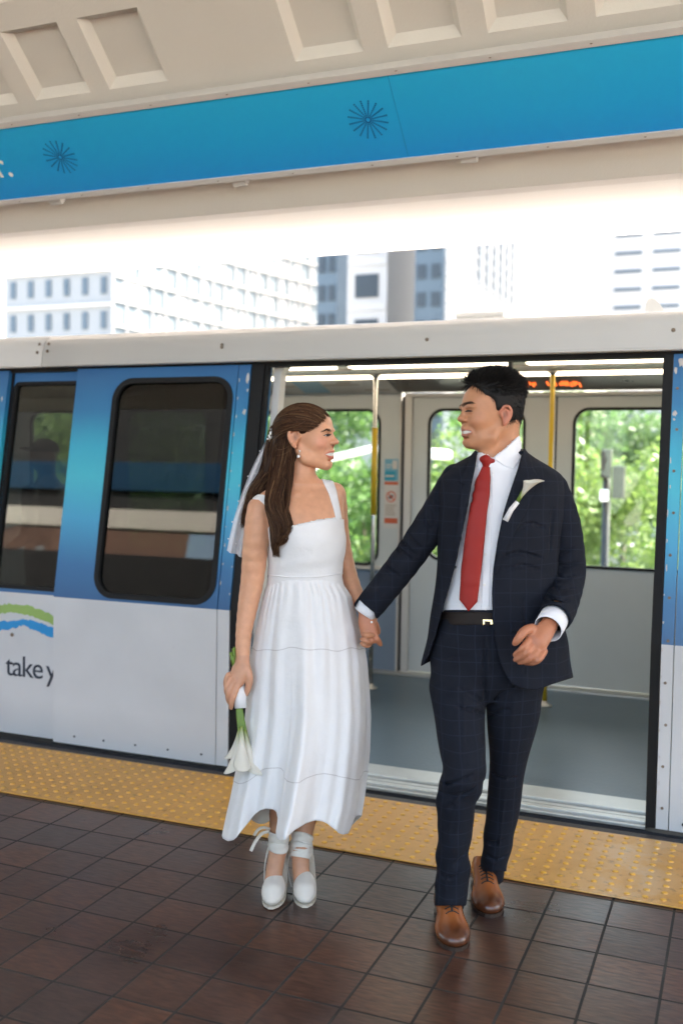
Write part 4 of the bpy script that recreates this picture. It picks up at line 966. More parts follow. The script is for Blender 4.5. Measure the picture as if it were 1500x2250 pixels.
def brow(name, fld, poly, par, d, n=170, ln=.007, col=(.035, .022, .016), d0=2.9, d1=3.6, seed=1):
    g_ = np.random.default_rng(seed); P = np.array(poly, float); x0, y0 = P.min(0); x1, y1 = P.max(0); pts = []
    while len(pts) < n:
        x, y = g_.uniform(x0, x1), g_.uniform(y0, y1); c = False
        for i in range(len(P)):
            a, b = P[i], P[i - 1]
            if (a[1] > y) != (b[1] > y) and x < (b[0] - a[0]) * (y - a[1]) / (b[1] - a[1]) + a[0]: c = not c
        if c: pts.append((x, y))
    H = fld.hit(pts, d0, d1); G = fld.grad(H); D_ = np.asarray(d)[None] + G * .12 + g_.normal(0, .18, H.shape); D_ -= G * (D_ * G).sum(1, keepdims=True) * .8; D_ /= np.linalg.norm(D_, axis=1, keepdims=True)
    paths = H[:, None] + G[:, None] * .0006 + D_[:, None] * (np.linspace(0, 1, 4)[None, :, None] * ln * g_.uniform(.6, 1, n)[:, None, None]); V, F = strand_mesh(paths, np.full(n, .00042)); return fast_mk(name, V, F, M['hair'], par, np.tile(col, (len(V), 1)))
def strand_mesh(paths, r0, n=3, taper=True):
    """many hair tubes in one mesh; paths: array (m, k, 3)"""
    Pm = np.asarray(paths, float); m, k, _ = Pm.shape; t = np.gradient(Pm, axis=1); t /= np.linalg.norm(t, axis=2, keepdims=True) + 1e-12
    ref = np.array([0.31, 0.17, 0.93]); a = np.cross(t, ref); a /= np.linalg.norm(a, axis=2, keepdims=True) + 1e-12; b = np.cross(t, a)
    rr_ = np.asarray(r0, float); rr_ = rr_.reshape(-1, 1) * np.ones((m, 1)); pr = np.ones(k)
    if taper: pr = np.minimum(1, np.linspace(0, 1, k) * 6 + .35) * np.minimum(1, (1 - np.linspace(0, 1, k)) * 2.2 + .12)
    rad = rr_ * pr; V = []
    for j in range(n):
        an = 2 * math.pi * j / n; V.append(Pm + rad[..., None] * (math.cos(an) * a + math.sin(an) * b))
    V = np.stack(V, 2).reshape(-1, 3); base = (np.arange(m)[:, None] * k + np.arange(k - 1)[None]) * n; F = []
    for j in range(n):
        q = (j + 1) % n; F.append(np.stack([base + j, base + q, base + n + q, base + n + j], -1).reshape(-1, 4))
    return V, np.vstack(F)

# ---- materials of people and cloth
def skin_mat(name, base):
    m, nt, p, N, L = nodemat(name); at = N.new('ShaderNodeAttribute'); at.attribute_name = 'col'
    tc = N.new('ShaderNodeTexCoord'); nz = N.new('ShaderNodeTexNoise'); nz.inputs['Scale'].default_value = 45; nz.inputs['Detail'].default_value = 5; L.new(tc.outputs['Object'], nz.inputs[0])
    r_ = ramp(N, [(0.3, (.93, .92, .91)), (.7, (1.06, 1.05, 1.05))]); L.new(nz.outputs[0], r_.inputs[0])
    mx = N.new('ShaderNodeMix'); mx.data_type = 'RGBA'; mx.blend_type = 'MULTIPLY'; mx.inputs[0].default_value = 1; L.new(at.outputs['Color'], mx.inputs[6]); L.new(r_.outputs[0], mx.inputs[7]); L.new(mx.outputs[2], p.inputs['Base Color'])
    p.inputs['Roughness'].default_value = .46; p.inputs['Specular IOR Level'].default_value = .4
    p.inputs['Subsurface Weight'].default_value = .18; p.inputs['Subsurface Radius'].default_value = (.012, .005, .003); p.inputs['Subsurface Scale'].default_value = .6
    b = N.new('ShaderNodeBump'); b.inputs['Strength'].default_value = .12; b.inputs['Distance'].default_value = .001; n2 = N.new('ShaderNodeTexNoise'); n2.inputs['Scale'].default_value = 400; L.new(tc.outputs['Object'], n2.inputs[0]); L.new(n2.outputs[0], b.inputs['Height']); L.new(b.outputs[0], p.inputs['Normal'])
    return m
def cloth_mat(name, col, rough=.85, weave=900, sheen=.3, bump=.25, plaid=None, noise=.05):
    m, nt, p, N, L = nodemat(name); tc = N.new('ShaderNodeTexCoord')
    nz = N.new('ShaderNodeTexNoise'); nz.inputs['Scale'].default_value = 14; nz.inputs['Detail'].default_value = 6; L.new(tc.outputs['Object'], nz.inputs[0])
    r_ = ramp(N, [(0.3, tuple(c * (1 - noise) for c in col)), (.7, tuple(c * (1 + noise) for c in col))]); L.new(nz.outputs[0], r_.inputs[0]); out = r_.outputs[0]
    if plaid:
        pcol, pw, ph, tilt = plaid; mp = N.new('ShaderNodeMapping'); mp.inputs['Rotation'].default_value = (0, tilt, -YAW); L.new(tc.outputs['Object'], mp.inputs[0]); sx = N.new('ShaderNodeSeparateXYZ'); L.new(mp.outputs[0], sx.inputs[0])
        nd = N.new('ShaderNodeTexNoise'); nd.inputs['Scale'].default_value = 5; L.new(tc.outputs['Object'], nd.inputs[0]); ms = []
        for o_, per in ((0, pw), (2, ph)):
            a = N.new('ShaderNodeMath'); a.operation = 'MULTIPLY_ADD'; L.new(nd.outputs[0], a.inputs[0]); a.inputs[1].default_value = .03; L.new(sx.outputs[o_], a.inputs[2])
            q = N.new('ShaderNodeMath'); q.operation = 'PINGPONG'; L.new(a.outputs[0], q.inputs[0]); q.inputs[1].default_value = per / 2
            c = N.new('ShaderNodeMapRange'); c.inputs[1].default_value = .0008; c.inputs[2].default_value = .0022; c.inputs[3].default_value = .5; c.inputs[4].default_value = 0; L.new(q.outputs[0], c.inputs[0]); ms.append(c)
        mm = N.new('ShaderNodeMath'); mm.operation = 'MAXIMUM'; L.new(ms[0].outputs[0], mm.inputs[0]); L.new(ms[1].outputs[0], mm.inputs[1])
        mx = N.new('ShaderNodeMix'); mx.data_type = 'RGBA'; L.new(mm.outputs[0], mx.inputs[0]); L.new(out, mx.inputs[6]); mx.inputs[7].default_value = (*pcol, 1); out = mx.outputs[2]
    L.new(out, p.inputs['Base Color']); p.inputs['Roughness'].default_value = rough; p.inputs['Sheen Weight'].default_value = sheen; p.inputs['Sheen Roughness'].default_value = .4; p.inputs['Specular IOR Level'].default_value = .25
    n2 = N.new('ShaderNodeTexNoise'); n2.inputs['Scale'].default_value = weave; n2.inputs['Detail'].default_value = 1; L.new(tc.outputs['Object'], n2.inputs[0]); n3 = N.new('ShaderNodeTexNoise'); n3.inputs['Scale'].default_value = 22; n3.inputs['Detail'].default_value = 4; L.new(tc.outputs['Object'], n3.inputs[0])
    ad = N.new('ShaderNodeMath'); ad.operation = 'MULTIPLY_ADD'; L.new(n3.outputs[0], ad.inputs[0]); ad.inputs[1].default_value = 5; L.new(n2.outputs[0], ad.inputs[2])
    b = N.new('ShaderNodeBump'); b.inputs['Strength'].default_value = bump; b.inputs['Distance'].default_value = .0015; L.new(ad.outputs[0], b.inputs['Height']); L.new(b.outputs[0], p.inputs['Normal'])
    return m
def attr_mat(name, rough=.5, sheen=0, spec=.5, transl=0.0, aniso=0.0):
    m, nt, p, N, L = nodemat(name); at = N.new('ShaderNodeAttribute'); at.attribute_name = 'col'; L.new(at.outputs['Color'], p.inputs['Base Color'])
    p.inputs['Roughness'].default_value = rough; p.inputs['Sheen Weight'].default_value = sheen; p.inputs['Specular IOR Level'].default_value = spec; p.inputs['Anisotropic'].default_value = aniso
    if transl:
        tl = N.new('ShaderNodeBsdfTranslucent'); L.new(at.outputs['Color'], tl.inputs[0]); mx = N.new('ShaderNodeMixShader'); mx.inputs[0].default_value = transl; L.new(p.outputs[0], mx.inputs[1]); L.new(tl.outputs[0], mx.inputs[2]); L.new(mx.outputs[0], N['Material Output'].inputs[0])
    return m
M['skin'] = skin_mat('skin', None); M['hair'] = attr_mat('hair', .55, spec=.2); M['leather'] = attr_mat('burnished_leather', .24, spec=.6); M['petal'] = attr_mat('petal', .5, transl=.25)
M['linen'] = cloth_mat('white_linen', (.75, .74, .73), .9, 700, .2, .55, noise=.02)
M['shirt'] = cloth_mat('white_shirt_cotton', (.78, .79, .82), .8, 1200, .1, .12, noise=.015)
M['suit'] = cloth_mat('navy_check_wool', (.0066, .0086, .0150), .9, 900, .0, .3, plaid=((.0175, .0235, .041), .052, .044, 0.0), noise=.12)
M['tie'] = cloth_mat('red_silk', (.27, .014, .010), .5, 1500, .05, .15, noise=.05)
M['belt'] = mat('brown_belt_leather', (.012, .007, .005), .65, noise=.2, nscale=60, spec=.25); M['gold'] = mat('gold_metal', (.75, .55, .28), .25, metal=1, noise=.05)
M['sole'] = mat('shoe_sole', (.035, .02, .013), .5, noise=.2, nscale=60); M['lace'] = mat('black_lace', (.012, .009, .008), .7, noise=.2)
M['rope'] = mat('jute_rope_sole', (.62, .56, .46), .9, noise=.15, nscale=120, bump=.6, bscale=260); M['canvas'] = cloth_mat('ivory_canvas', (.70, .65, .575), .85, 900, .2, .25)
M['teeth'] = mat('teeth', (.70, .68, .63), .25, noise=.02); M['lip'] = mat('coral_lip', (.60, .19, .13), .35, noise=.1, nscale=200); M['lip_m'] = mat('natural_lip', (.48, .19, .13), .45, noise=.1, nscale=200)
M['brow'] = mat('dark_brow', (.05, .03, .02), .8, noise=.3, nscale=300); M['eyed'] = mat('dark_lashes', (.014, .009, .008), .5, noise=.1); M['eyew'] = mat('eye_white', (.62, .58, .55), .2, noise=.02); M['pearl'] = mat('pearl', (.85, .83, .80), .15, noise=.03, coat=.6)
M['tull'] = None
def tulle():
    m = bpy.data.materials.new('veil_tulle'); m.use_nodes = True; nt = m.node_tree; N, L = nt.nodes, nt.links; p = N['Principled BSDF']; p.inputs['Base Color'].default_value = (.85, .85, .87, 1); p.inputs['Roughness'].default_value = .8
    tr = N.new('ShaderNodeBsdfTransparent'); mx = N.new('ShaderNodeMixShader'); tc = N.new('ShaderNodeTexCoord'); nz = N.new('ShaderNodeTexNoise'); nz.inputs['Scale'].default_value = 40; L.new(tc.outputs['Object'], nz.inputs[0])
    mr = N.new('ShaderNodeMapRange'); mr.inputs[3].default_value = .50; mr.inputs[4].default_value = .72; L.new(nz.outputs[0], mr.inputs[0]); L.new(mr.outputs[0], mx.inputs[0]); L.new(tr.outputs[0], mx.inputs[1]); L.new(p.outputs[0], mx.inputs[2]); L.new(mx.outputs[0], N['Material Output'].inputs[0]); return m
M['tulle'] = tulle()

def head(F, C_, fw, lat, up, m=1.0, male=False, jaw=1.0):
    """skull, face and ears as one solid; sizes in mm, C_ between the eyes' height and the ears; fw forward, lat sideways (towards the camera), up"""
    ax = np.array([fw, lat, up]); q = lambda x, y, z: C_ + (fw * x + lat * y + up * z) * m / 1000
    mm = m / 1000; E = lambda c, r_, k=12, op='u': F.ell(q(*c), np.array(r_) * mm, ax, k * mm, op)
    Cn = lambda a, b, ra, rb, k=10, op='u', sq=None: F.cone(q(*a), q(*b), ra * mm, rb * mm, k * mm, op, sq)
    tz = 112 if male else 92
    E((-12, 0, 16), (92, 73, tz - 16), 10); E((36, 0, 22), (56, 60, 62), 25)           # cranium, forehead
    E((34, 0, -34), (54, 60, 66), 25)                                                    # mid face
    for s_ in (1, -1):
        E((57, 35 * s_, -35), (27, 25, 23), 16)                                          # cheek
        Cn((-8, 50 * s_, -58), (16, 50 * s_, -88), 15, 15, 22); Cn((16, 50 * s_, -88), (70, 16 * s_, -107), 14, 15, 22)   # jaw line
        E((80, 31 * s_, 12), (15, 20, 7), 14)                                            # brow ridge
        E((90, 30 * s_, -4), (11, 15, 9), 9, 's')                                        # eye hollow
        E((75, 30 * s_, -5), (13, 14, 10), 5)                                            # lids
    E((34, 0, -78), (52, 48, 36), 22); E((76, 0, -104), (17, 20, 16), 16)               # lower face, chin
    E((72, 0, -66), (24, 31, 30), 16)                                                    # muzzle
    if male:
        Cn((88, 0, 4), (101, 0, -24), 8, 10, 9); E((104, 0, -27), (12, 12, 10), 7)
        for s_ in (1, -1): E((96, 14 * s_, -30), (11, 9, 8), 6)
    else:
        Cn((87, 0, 2), (104, 0, -23), 6.5, 7.5, 9); E((107, 0, -28), (11, 9.5, 8.5), 8)
        for s_ in (1, -1): E((96, 11 * s_, -30), (10, 7.5, 7), 6)
    for s_ in (1, -1): E((91, 7 * s_, -37), (6, 3.5, 3), 3, 's')                        # nostrils
    E((91, 0, -55), (9, 22, 6.5), 6); E((86, 0, -79), (10, 18, 7), 6)                   # lips
    E((86, 0, -91), (9, 20, 3.5), 7, 's')                                                 # dip under the lip
    for s_ in (1, -1):                                                                   # ears
        e_ = lambda x, z, l: q(x, (l + (-x - 8) * .28) * s_, z)
        F.ell(q(-22, 72 * s_, -20), np.array((15, 6, 27)) * mm, np.array([fw, lat * s_, up]), 4 * mm)
        F.chain([e_(-4, -14, 74), e_(-7, 2, 77), e_(-16, 13, 77), e_(-28, 11, 77), e_(-37, -3, 76), e_(-36, -20, 75), e_(-28, -35, 74), e_(-17, -47, 72)], np.array([4.2, 4.2, 4.6, 4.8, 4.8, 4.4, 5.0, 6.8]) * mm, 3 * mm)
        F.chain([e_(-18, 3, 73), e_(-27, -6, 75), e_(-27, -22, 75), e_(-18, -31, 74)], np.array([2.6, 3.4, 3.4, 3.6]) * mm, 3 * mm); F.ell(e_(-7, -20, 75), np.array((4, 4, 6)) * mm, k=3 * mm)
    return q
# ================================================================== the man
D0 = 3.25; K = D0 / FPX
man = empty('person', PT(1035, 2035, 3.25) * [1, 1, 0], 'man in a navy check suit and red tie, smiling at the woman', 'person')
ang = R(17); fwM = -RX * math.cos(ang) - FD * math.sin(ang); latM = -FD * math.cos(ang) + RX * math.sin(ang)   # faces picture-left, a little towards us
tl = R(-1.5); upM = UPZ * math.cos(tl) + fwM * -math.sin(tl); fwM2 = fwM * math.cos(tl) + UPZ * math.sin(tl)
HM = PT(1075, 903, 3.27)
# ---- body: head, neck, hands, and the trunk and legs under the clothes
fm = Field([PT(775, 795, 2.95), PT(1300, 795, 2.95), PT(775, 2010, 2.95), PT(1300, 2010, 2.95), PT(775, 795, 3.5), PT(1300, 795, 3.5), PT(775, 2010, 3.5), PT(1300, 2010, 3.5)], 0.0034)
qM = head(fm, HM, fwM2, latM, upM, 0.985, True)
P3 = lambda x, y, d: PT(x, y, d)
fm.chain([P3(1103, 930, 3.29), P3(1100, 985, 3.30), P3(1098, 1040, 3.29)], [.056, .056, .066], .03)
fm.cone(P3(1060, 968, 3.25), P3(1088, 1010, 3.26), .028, .03, .03)
fm.loft([(1005, 1040, 1160, 3.28, .05), (1035, 1000, 1215, 3.27, .08), (1075, 985, 1228, 3.27, .10), (1180, 985, 1210, 3.26, .10), (1300, 985, 1200, 3.26, .095), (1400, 975, 1195, 3.26, .10), (1500, 965, 1180, 3.26, .10)], .03)
fm.chain([P3(1005, 1060, 3.27), P3(905, 1213, 3.29), P3(845, 1290, 3.30), P3(806, 1345, 3.30)], [.040, .030, .027, .024], .02)
fm.chain([P3(1222, 1075, 3.27), P3(1243, 1255, 3.29), P3(1222, 1330, 3.16), P3(1203, 1378, 3.06)], [.040, .032, .028, .026], .02)
fm.chain([P3(1015, 1490, 3.25), P3(1020, 1700, 3.12), P3(998, 1860, 3.19), P3(1000, 1985, 3.24)], [.06, .032, .03, .03], .03)
fm.chain([P3(1125, 1490, 3.27), P3(1112, 1700, 3.34), P3(1098, 1830, 3.40), P3(1087, 1925, 3.45)], [.06, .032, .03, .03], .03)
# near hand, hanging half open in front of the jacket
k_ = .0035
fm.chain([P3(1205, 1374, 3.05), P3(1192, 1392, 3.03), P3(1181, 1412, 3.01)], [.024, .030, .029], .012, sq=(FD, .62))
fm.cone(P3(1166, 1394, 3.02), P3(1180, 1418, 3.01), .020, .022, .014, sq=(FD, .75))
for K_, P_, Q_, T_ in (((1161, 1406), (1150, 1421), (1140, 1431), (1130, 1439)), ((1171, 1417), (1157, 1433), (1145, 1443), (1131, 1450)), ((1183, 1427), (1169, 1443), (1155, 1452), (1140, 1456)), ((1195, 1431), (1184, 1448), (1171, 1456), (1154, 1457))):
    fm.chain([P3(*K_, 3.005), P3(*P_, 2.985), P3(*Q_, 2.995), P3(*T_, 3.015)], [.0108, .0098, .0088, .0072], .003)
fm.chain([P3(1168, 1380, 3.02), P3(1151, 1387, 2.995), P3(1140, 1401, 2.985), P3(1130, 1414, 2.99)], [.014, .0125, .011, .0085], .007)
# far hand, closed on hers
fm.chain([P3(804, 1346, 3.30), P3(805, 1368, 3.29), P3(812, 1392, 3.285)], [.022, .026, .026], .01, sq=(FD, .6))
fm.chain([P3(818, 1388, 3.285), P3(826, 1402, 3.28), P3(831, 1409, 3.29), P3(836, 1417, 3.30)], [.0105, .010, .009, .007], k_)
fm.chain([P3(811, 1396, 3.272), P3(815, 1408, 3.265), P3(825, 1407, 3.29)], [.0105, .0095, .008], k_)
fm.chain([P3(803, 1390, 3.28), P3(805, 1404, 3.275), P3(816, 1406, 3.30)], [.0100, .0092, .008], k_)
fm.chain([P3(798, 1380, 3.29), P3(799, 1394, 3.285), P3(808, 1400, 3.31)], [.0098, .009, .008], k_)
fm.chain([P3(812, 1358, 3.30), P3(824, 1372, 3.315), P3(828, 1384, 3.325)], [.012, .011, .009], k_)
def groove(F_, pts, r_=.0045, k=.009, d0=3.0, d1=3.5, inn=.001, op='s'):
    H = F_.hit(np.array(pts, float), d0, d1); G_ = F_.grad(H); H = H + G_ * inn
    F_.chain(H, [r_ * .5] + [r_] * (len(pts) - 2) + [r_ * .4] if len(pts) > 2 else [r_] * len(pts), k, op=op)
groove(fm, [(1023, 933), (1033, 938), (1041, 945), (1044, 955)], .003, .010, inn=.002); groove(fm, [(1036, 908), (1026, 911), (1019, 909)], .002, .006, inn=.0015); groove(fm, [(1041, 898), (1047, 896)], .0015, .004, inn=.001)
V, Fc = fm.mesh(2)
def mcol(V):
    X, Y, Dp = pix(V); c = np.tile(np.array([.50, .235, .125]), (len(V), 1)); L_ = (V - HM) @ np.array([fwM2, latM, upM]).T * 1000
    fade = np.clip((L_[:, 0] * -1 + 26 + np.clip(L_[:, 2] - 20, 0, 30) * .5) / 30, 0, 1) * np.clip((L_[:, 2] + 8) / 22, 0, 1) * (Y < 960)   # clipped hair shading through at the temple
    c = c * (1 - fade[:, None] * .8) + np.array([.05, .035, .03]) * fade[:, None] * .8
    ck = np.exp(-(((L_[:, 0] - 66) / 20) ** 2 + ((np.abs(L_[:, 1]) - 44) / 26) ** 2 + ((L_[:, 2] + 34) / 20) ** 2)); c = c * (1 - .25 * ck[:, None]) + np.array([.58, .20, .12]) * .25 * ck[:, None]
    er = (np.abs(L_[:, 1]) > 70) & (np.abs(L_[:, 2] + 20) < 34); c[er] = [.54, .20, .12]; ear_shade = np.exp(-((L_[:, 0] + 16) / 8) ** 2 - ((L_[:, 2] + 15) / 13) ** 2) * (np.abs(L_[:, 1]) > 66) * .5; c = c * (1 - ear_shade[:, None])  # shade of the ear hollow painted into the skin colour
    hd = (Y > 1330) & (Y < 1470); c[hd] = [.46, .185, .10]; c[Y > 1880] = [.012, .014, .02]; return c
VB = V; fast_mk('body', V, Fc, M['skin'], man, mcol(V)); LB_ = (V - HM) @ np.array([fwM2, latM, upM]).T * 1000; VB_fade = np.clip((LB_[:, 0] * -1 + 26 + np.clip(LB_[:, 2] - 20, 0, 30) * .5) / 30, 0, 1) * np.clip((LB_[:, 2] + 8) / 22, 0, 1) * (LB_[:, 1] > 30) * (LB_[:, 1] < 69)
# face details laid on the face
dk = dict(step=1.6, d0=2.9, d1=3.4)
brow('eyebrow', fm, [(1013, 893), (1015, 888), (1024, 884), (1034, 883), (1042, 888), (1034, 887.5), (1024, 890), (1017, 895)], man, -fwM2 * .75 + upM * .25, 330, .0075)
brow('eyebrow', fm, [(1006.5, 891), (1009, 888), (1012, 889.5), (1011, 893.5), (1008, 894)], man, -fwM2 * .2 + upM * .5, 60, .005, seed=2)
decal('eye', fm, [(1021, 903), (1028, 900.2), (1036, 902), (1038, 904), (1034, 904.6), (1028, 905), (1022, 905)], M['eyed'], man, .0008, **dk)
decal('eye', fm, [(1009.5, 903), (1012.5, 902), (1013.5, 904), (1010.5, 905)], M['eyed'], man, .0008, **dk)
decal('upper_lip', fm, [(1012.5, 945), (1018, 942.5), (1028, 943), (1039, 947.5), (1036, 948.5), (1028, 946), (1018, 945.8), (1014, 947.5)], M['lip_m'], man, .0022, **dk)
decal('lower_lip', fm, [(1014.5, 953), (1020, 953.4), (1030, 951.5), (1038, 948.5), (1036, 951.5), (1029, 956), (1020, 958.5), (1015, 958)], M['lip_m'], man, .0024, **dk)
decal('teeth', fm, [(1016, 947.4), (1023, 946), (1031, 946.6), (1036.5, 948.4), (1030, 951.6), (1022, 953.4), (1016.5, 953.2)], M['teeth'], man, .0008, **dk)
# ---- hair
fh = Field([HM + np.array([-.17, -.17, -.12]), HM + np.array([.17, .17, .19])], 0.0026); H_ = lambda x, y, z: HM + (fwM2 * x + latM * y + upM * z) / 1000; axM = np.array([fwM2, latM, upM])
fh.ell(H_(-14, 0, 20), np.array((98, 79, 104)) / 1000, axM, .01); fh.ell(H_(16, 0, 84), np.array((58, 62, 36)) / 1000, axM, .02); fh.ell(H_(-34, 0, 52), np.array((84, 75, 76)) / 1000, axM, .02)
fh.cone(H_(-62, 0, -20), H_(-58, 0, -66), .045, .036, .02)
# carve the face, temples and nape away
fh.plane(H_(0, 0, -78), -upM)
fh.ell(H_(98, 0, -10), np.array((78, 100, 102)) / 1000, axM, .012, 's'); fh.ell(H_(22, 84, -54), np.array((46, 40, 58)) / 1000, axM, .014, 's'); fh.ell(H_(20, -84, -52), np.array((52, 40, 66)) / 1000, axM, .014, 's')
fh.ell(H_(46, 78, 14), np.array((34, 26, 36)) / 1000, axM, .012, 's'); fh.ell(H_(46, -78, 14), np.array((40, 26, 40)) / 1000, axM, .012, 's'); fh.ell(H_(-22, 80, -20), np.array((23, 22, 30)) / 1000, axM, .01, 's'); fh.ell(H_(-22, -78, -16), np.array((25, 24, 36)) / 1000, axM, .01, 's')
V, Fc = fh.mesh(1); L_ = (V - HM) @ axM.T * 1000
ho = fast_mk('hair', V, Fc, M['hair'], man, np.tile([.010, .0085, .008], (len(V), 1)))
g = np.random.default_rng(3); side_ = np.linalg.norm((V - H_(-12, 0, 15)), axis=1) > .07; cand = np.where((L_[:, 2] > -70) & side_)[0]; pk = g.choice(cand, min(len(cand), 8500)); P0 = V[pk]; G = fh.grad(P0); l = L_[pk]
topness = np.clip((l[:, 2] - 45) / 40, 0, 1); Ln = .005 + .024 * topness + g.uniform(0, .006, len(pk)); Ln *= np.where(l[:, 0] < -60, .9, 1)
flow = (fwM2 * -.30 + upM * .25)[None] * topness[:, None] + (-upM * .7 - fwM2 * .5)[None] * (1 - topness[:, None]); back = np.clip((-l[:, 0] - 20) / 60, 0, 1) * topness; flow = flow - fwM2[None] * (back * 1.1)[:, None] + upM[None] * (back * .5)[:, None]
d_ = G * (.16 + .34 * topness[:, None]) + flow + g.normal(0, .13, (len(pk), 3)); d_ /= np.linalg.norm(d_, axis=1)[:, None]
T = np.linspace(0, 1, 4); paths = P0[:, None] - G[:, None] * .002 + d_[:, None] * (Ln[:, None, None] * T[None, :, None]) - UPZ * (Ln[:, None, None] * .15 * T[None, :, None] ** 2)
V2, F2 = strand_mesh(paths, np.full(len(pk), .0008)); cc = np.repeat(g.uniform(.007, .02, len(pk)), 4 * 3); fast_mk('hair_strands', V2, F2, M['hair'], ho, np.stack([cc, cc * .85, cc * .78], 1))

stub = np.where((VB_fade > .25) & (VB[:, 2] > HM[2] - .05))[0]; pk = g.choice(stub, 2600); P0 = VB[pk]; G = fm.grad(P0); d_ = G * .35 - upM * .6 - fwM2 * .35 + g.normal(0, .2, (len(pk), 3)); d_ /= np.linalg.norm(d_, axis=1)[:, None]
paths = P0[:, None] + d_[:, None] * ((.004 + .004 * VB_fade[pk])[:, None, None] * np.linspace(0, 1, 3)[None, :, None]); V2, F2 = strand_mesh(paths, np.full(len(pk), .0005)); fast_mk('short_hair', V2, F2, M['hair'], ho, np.tile([.02, .016, .014], (len(V2), 1)))
# ---- shirt
box8 = lambda x0, x1, y0, y1, a, b: [PT(x, y, d) for x in (x0, x1) for y in (y0, y1) for d in (a, b)]
fs = Field(box8(930, 1260, 945, 1390, 3.08, 3.46), .0034)
wr = lambda X, Y, Dp: .0016 * np.sin((X * .55 + Y * .9) * .045 + 2 * np.sin(Y * .02)) + .0012 * np.sin(Y * .11 + X * .05) * np.exp(-((Y - 1300) / 60) ** 2) + .0012 * np.sin((X - Y * .4) * .16) * np.exp(-((Y - 1090) / 90) ** 2)
fs.loft([(1000, 1046, 1150, 3.28, .055), (1030, 1005, 1205, 3.27, .085), (1075, 992, 1222, 3.265, .108), (1180, 985, 1205, 3.26, .112), (1300, 975, 1200, 3.26, .108), (1362, 970, 1200, 3.26, .106), (1380, 972, 1200, 3.26, .10)], .02, wob=wr)
fs.chain([P3(1101, 968, 3.293), P3(1098, 1010, 3.285)], [.0615, .064], .014); fs.ell(P3(1080, 1022, 3.24), (.05, .05, .04), k=.03)
fs.cutpoly([(1000, 900), (1180, 900), (1180, 952), (1148, 952), (1134, 961), (1108, 986), (1083, 1006), (1064, 998), (1048, 982), (1000, 980)], 2.9, 3.31, .003); fs.cutpoly([(1000, 900), (1200, 900), (1200, 951), (1000, 975)], 3.29, 3.6, .003)
V, Fc = fs.mesh(2); sh = fast_mk('shirt', V, Fc, M['shirt'], man)
dS = dict(step=3, d0=3.0, d1=3.5)
decal('collar', fs, [(1134, 961), (1143, 972), (1149, 988), (1141, 1012), (1127, 1031), (1106, 1024), (1086, 1010), (1083, 1004), (1108, 985)], M['shirt'], sh, .0042, **dS)
decal('collar', fs, [(1048, 983), (1060, 994), (1075, 1004), (1062, 1010), (1050, 1027), (1043, 1022), (1044, 1000)], M['shirt'], sh, .0042, **dS)
decal('placket', fs, [(1066, 1040), (1084, 1040), (1078, 1200), (1074, 1350), (1056, 1350), (1060, 1200)], M['shirt'], sh, .0012, **dS)
for x, y in ((1066, 1338), (1063, 1285), (1066, 1218)):
    decal('button', fs, [(x + 3.2 * math.cos(a), y + 3.2 * math.sin(a)) for a in np.linspace(0, 6.28, 10)[:-1]], M['pearl'], sh, .0032, step=2, d0=3, d1=3.5, curve=False)
# cuffs
def ring_cuff(name, a, b, r0_, r1_, m_, par, th=.0022, sq=1.0, e=None, n=28):
    a, b = np.asarray(a), np.asarray(b); ax_ = (b - a) / np.linalg.norm(b - a); e = FD if e is None else e; u = np.cross(ax_, e); u /= np.linalg.norm(u); w = np.cross(u, ax_); V = []
    rows = [(0, r0_), (.5, (r0_ + r1_) / 2 * 1.01), (1, r1_), (1, r1_ - th), (.5, (r0_ + r1_) / 2 - th), (0, r0_ - th)]
    for t, r_ in rows:
        for j in range(n): q = 2 * math.pi * j / n; V.append(a + (b - a) * t + r_ * (math.cos(q) * u + math.sin(q) * w * sq))
    F = [(i * n + j, i * n + (j + 1) % n, ((i + 1) % 6) * n + (j + 1) % n, ((i + 1) % 6) * n + j) for i in range(6) for j in range(n)]
    return mk(name, V, F, m_, par, smooth=True)
ring_cuff('cuff', P3(818, 1322, 3.295), P3(800, 1349, 3.298), .040, .0375, M['shirt'], sh, sq=.85); ring_cuff('cuff', P3(1219, 1354, 3.11), P3(1203, 1382, 3.045), .0455, .0445, M['shirt'], sh, sq=.95)

# ---- trousers
ft = Field(box8(925, 1215, 1335, 2000, 2.98, 3.56), .0036)
def wt(X, Y, Dp):
    w = .0038 * np.sin((X * .5 + Y) * .075 + 1.5 * np.sin(X * .03)) * np.exp(-((Y - 1480) / 60) ** 2)          # creases from the crotch
    w += .0045 * np.sin((Y - X * .55) * .085) * np.exp(-((Y - 1745) / 45) ** 2) * (X < 1064)
    w += .0038 * np.sin((Y + X * .5) * .09) * np.exp(-((Y - 1880) / 60) ** 2)
    return w + .0012 * np.sin(Y * .05 + X * .07)
ft.loft([(1340, 972, 1196, 3.26, .112), (1372, 966, 1200, 3.26, .118), (1420, 950, 1202, 3.26, .125), (1470, 944, 1200, 3.26, .125), (1495, 944, 1196, 3.26, .117), (1520, 948, 1190, 3.26, .10), (1545, 955, 1180, 3.26, .07)], .025, wob=wt, n=2.2)
ft.loft([(1450, 948, 1085, 3.25, .11), (1500, 945, 1078, 3.24, .108), (1540, 948, 1070, 3.225, .10), (1596, 956, 1064, 3.20, .092), (1660, 967, 1067, 3.15, .088), (1698, 971, 1068, 3.12, .086), (1722, 961, 1062, 3.12, .082), (1761, 960, 1047, 3.14, .076), (1823, 960, 1038, 3.17, .074), (1870, 959, 1032, 3.185, .073), (1916, 957, 1031, 3.20, .074), (1960, 954, 1028, 3.215, .078), (1990, 954, 1024, 3.22, .082)], .012, wob=wt)
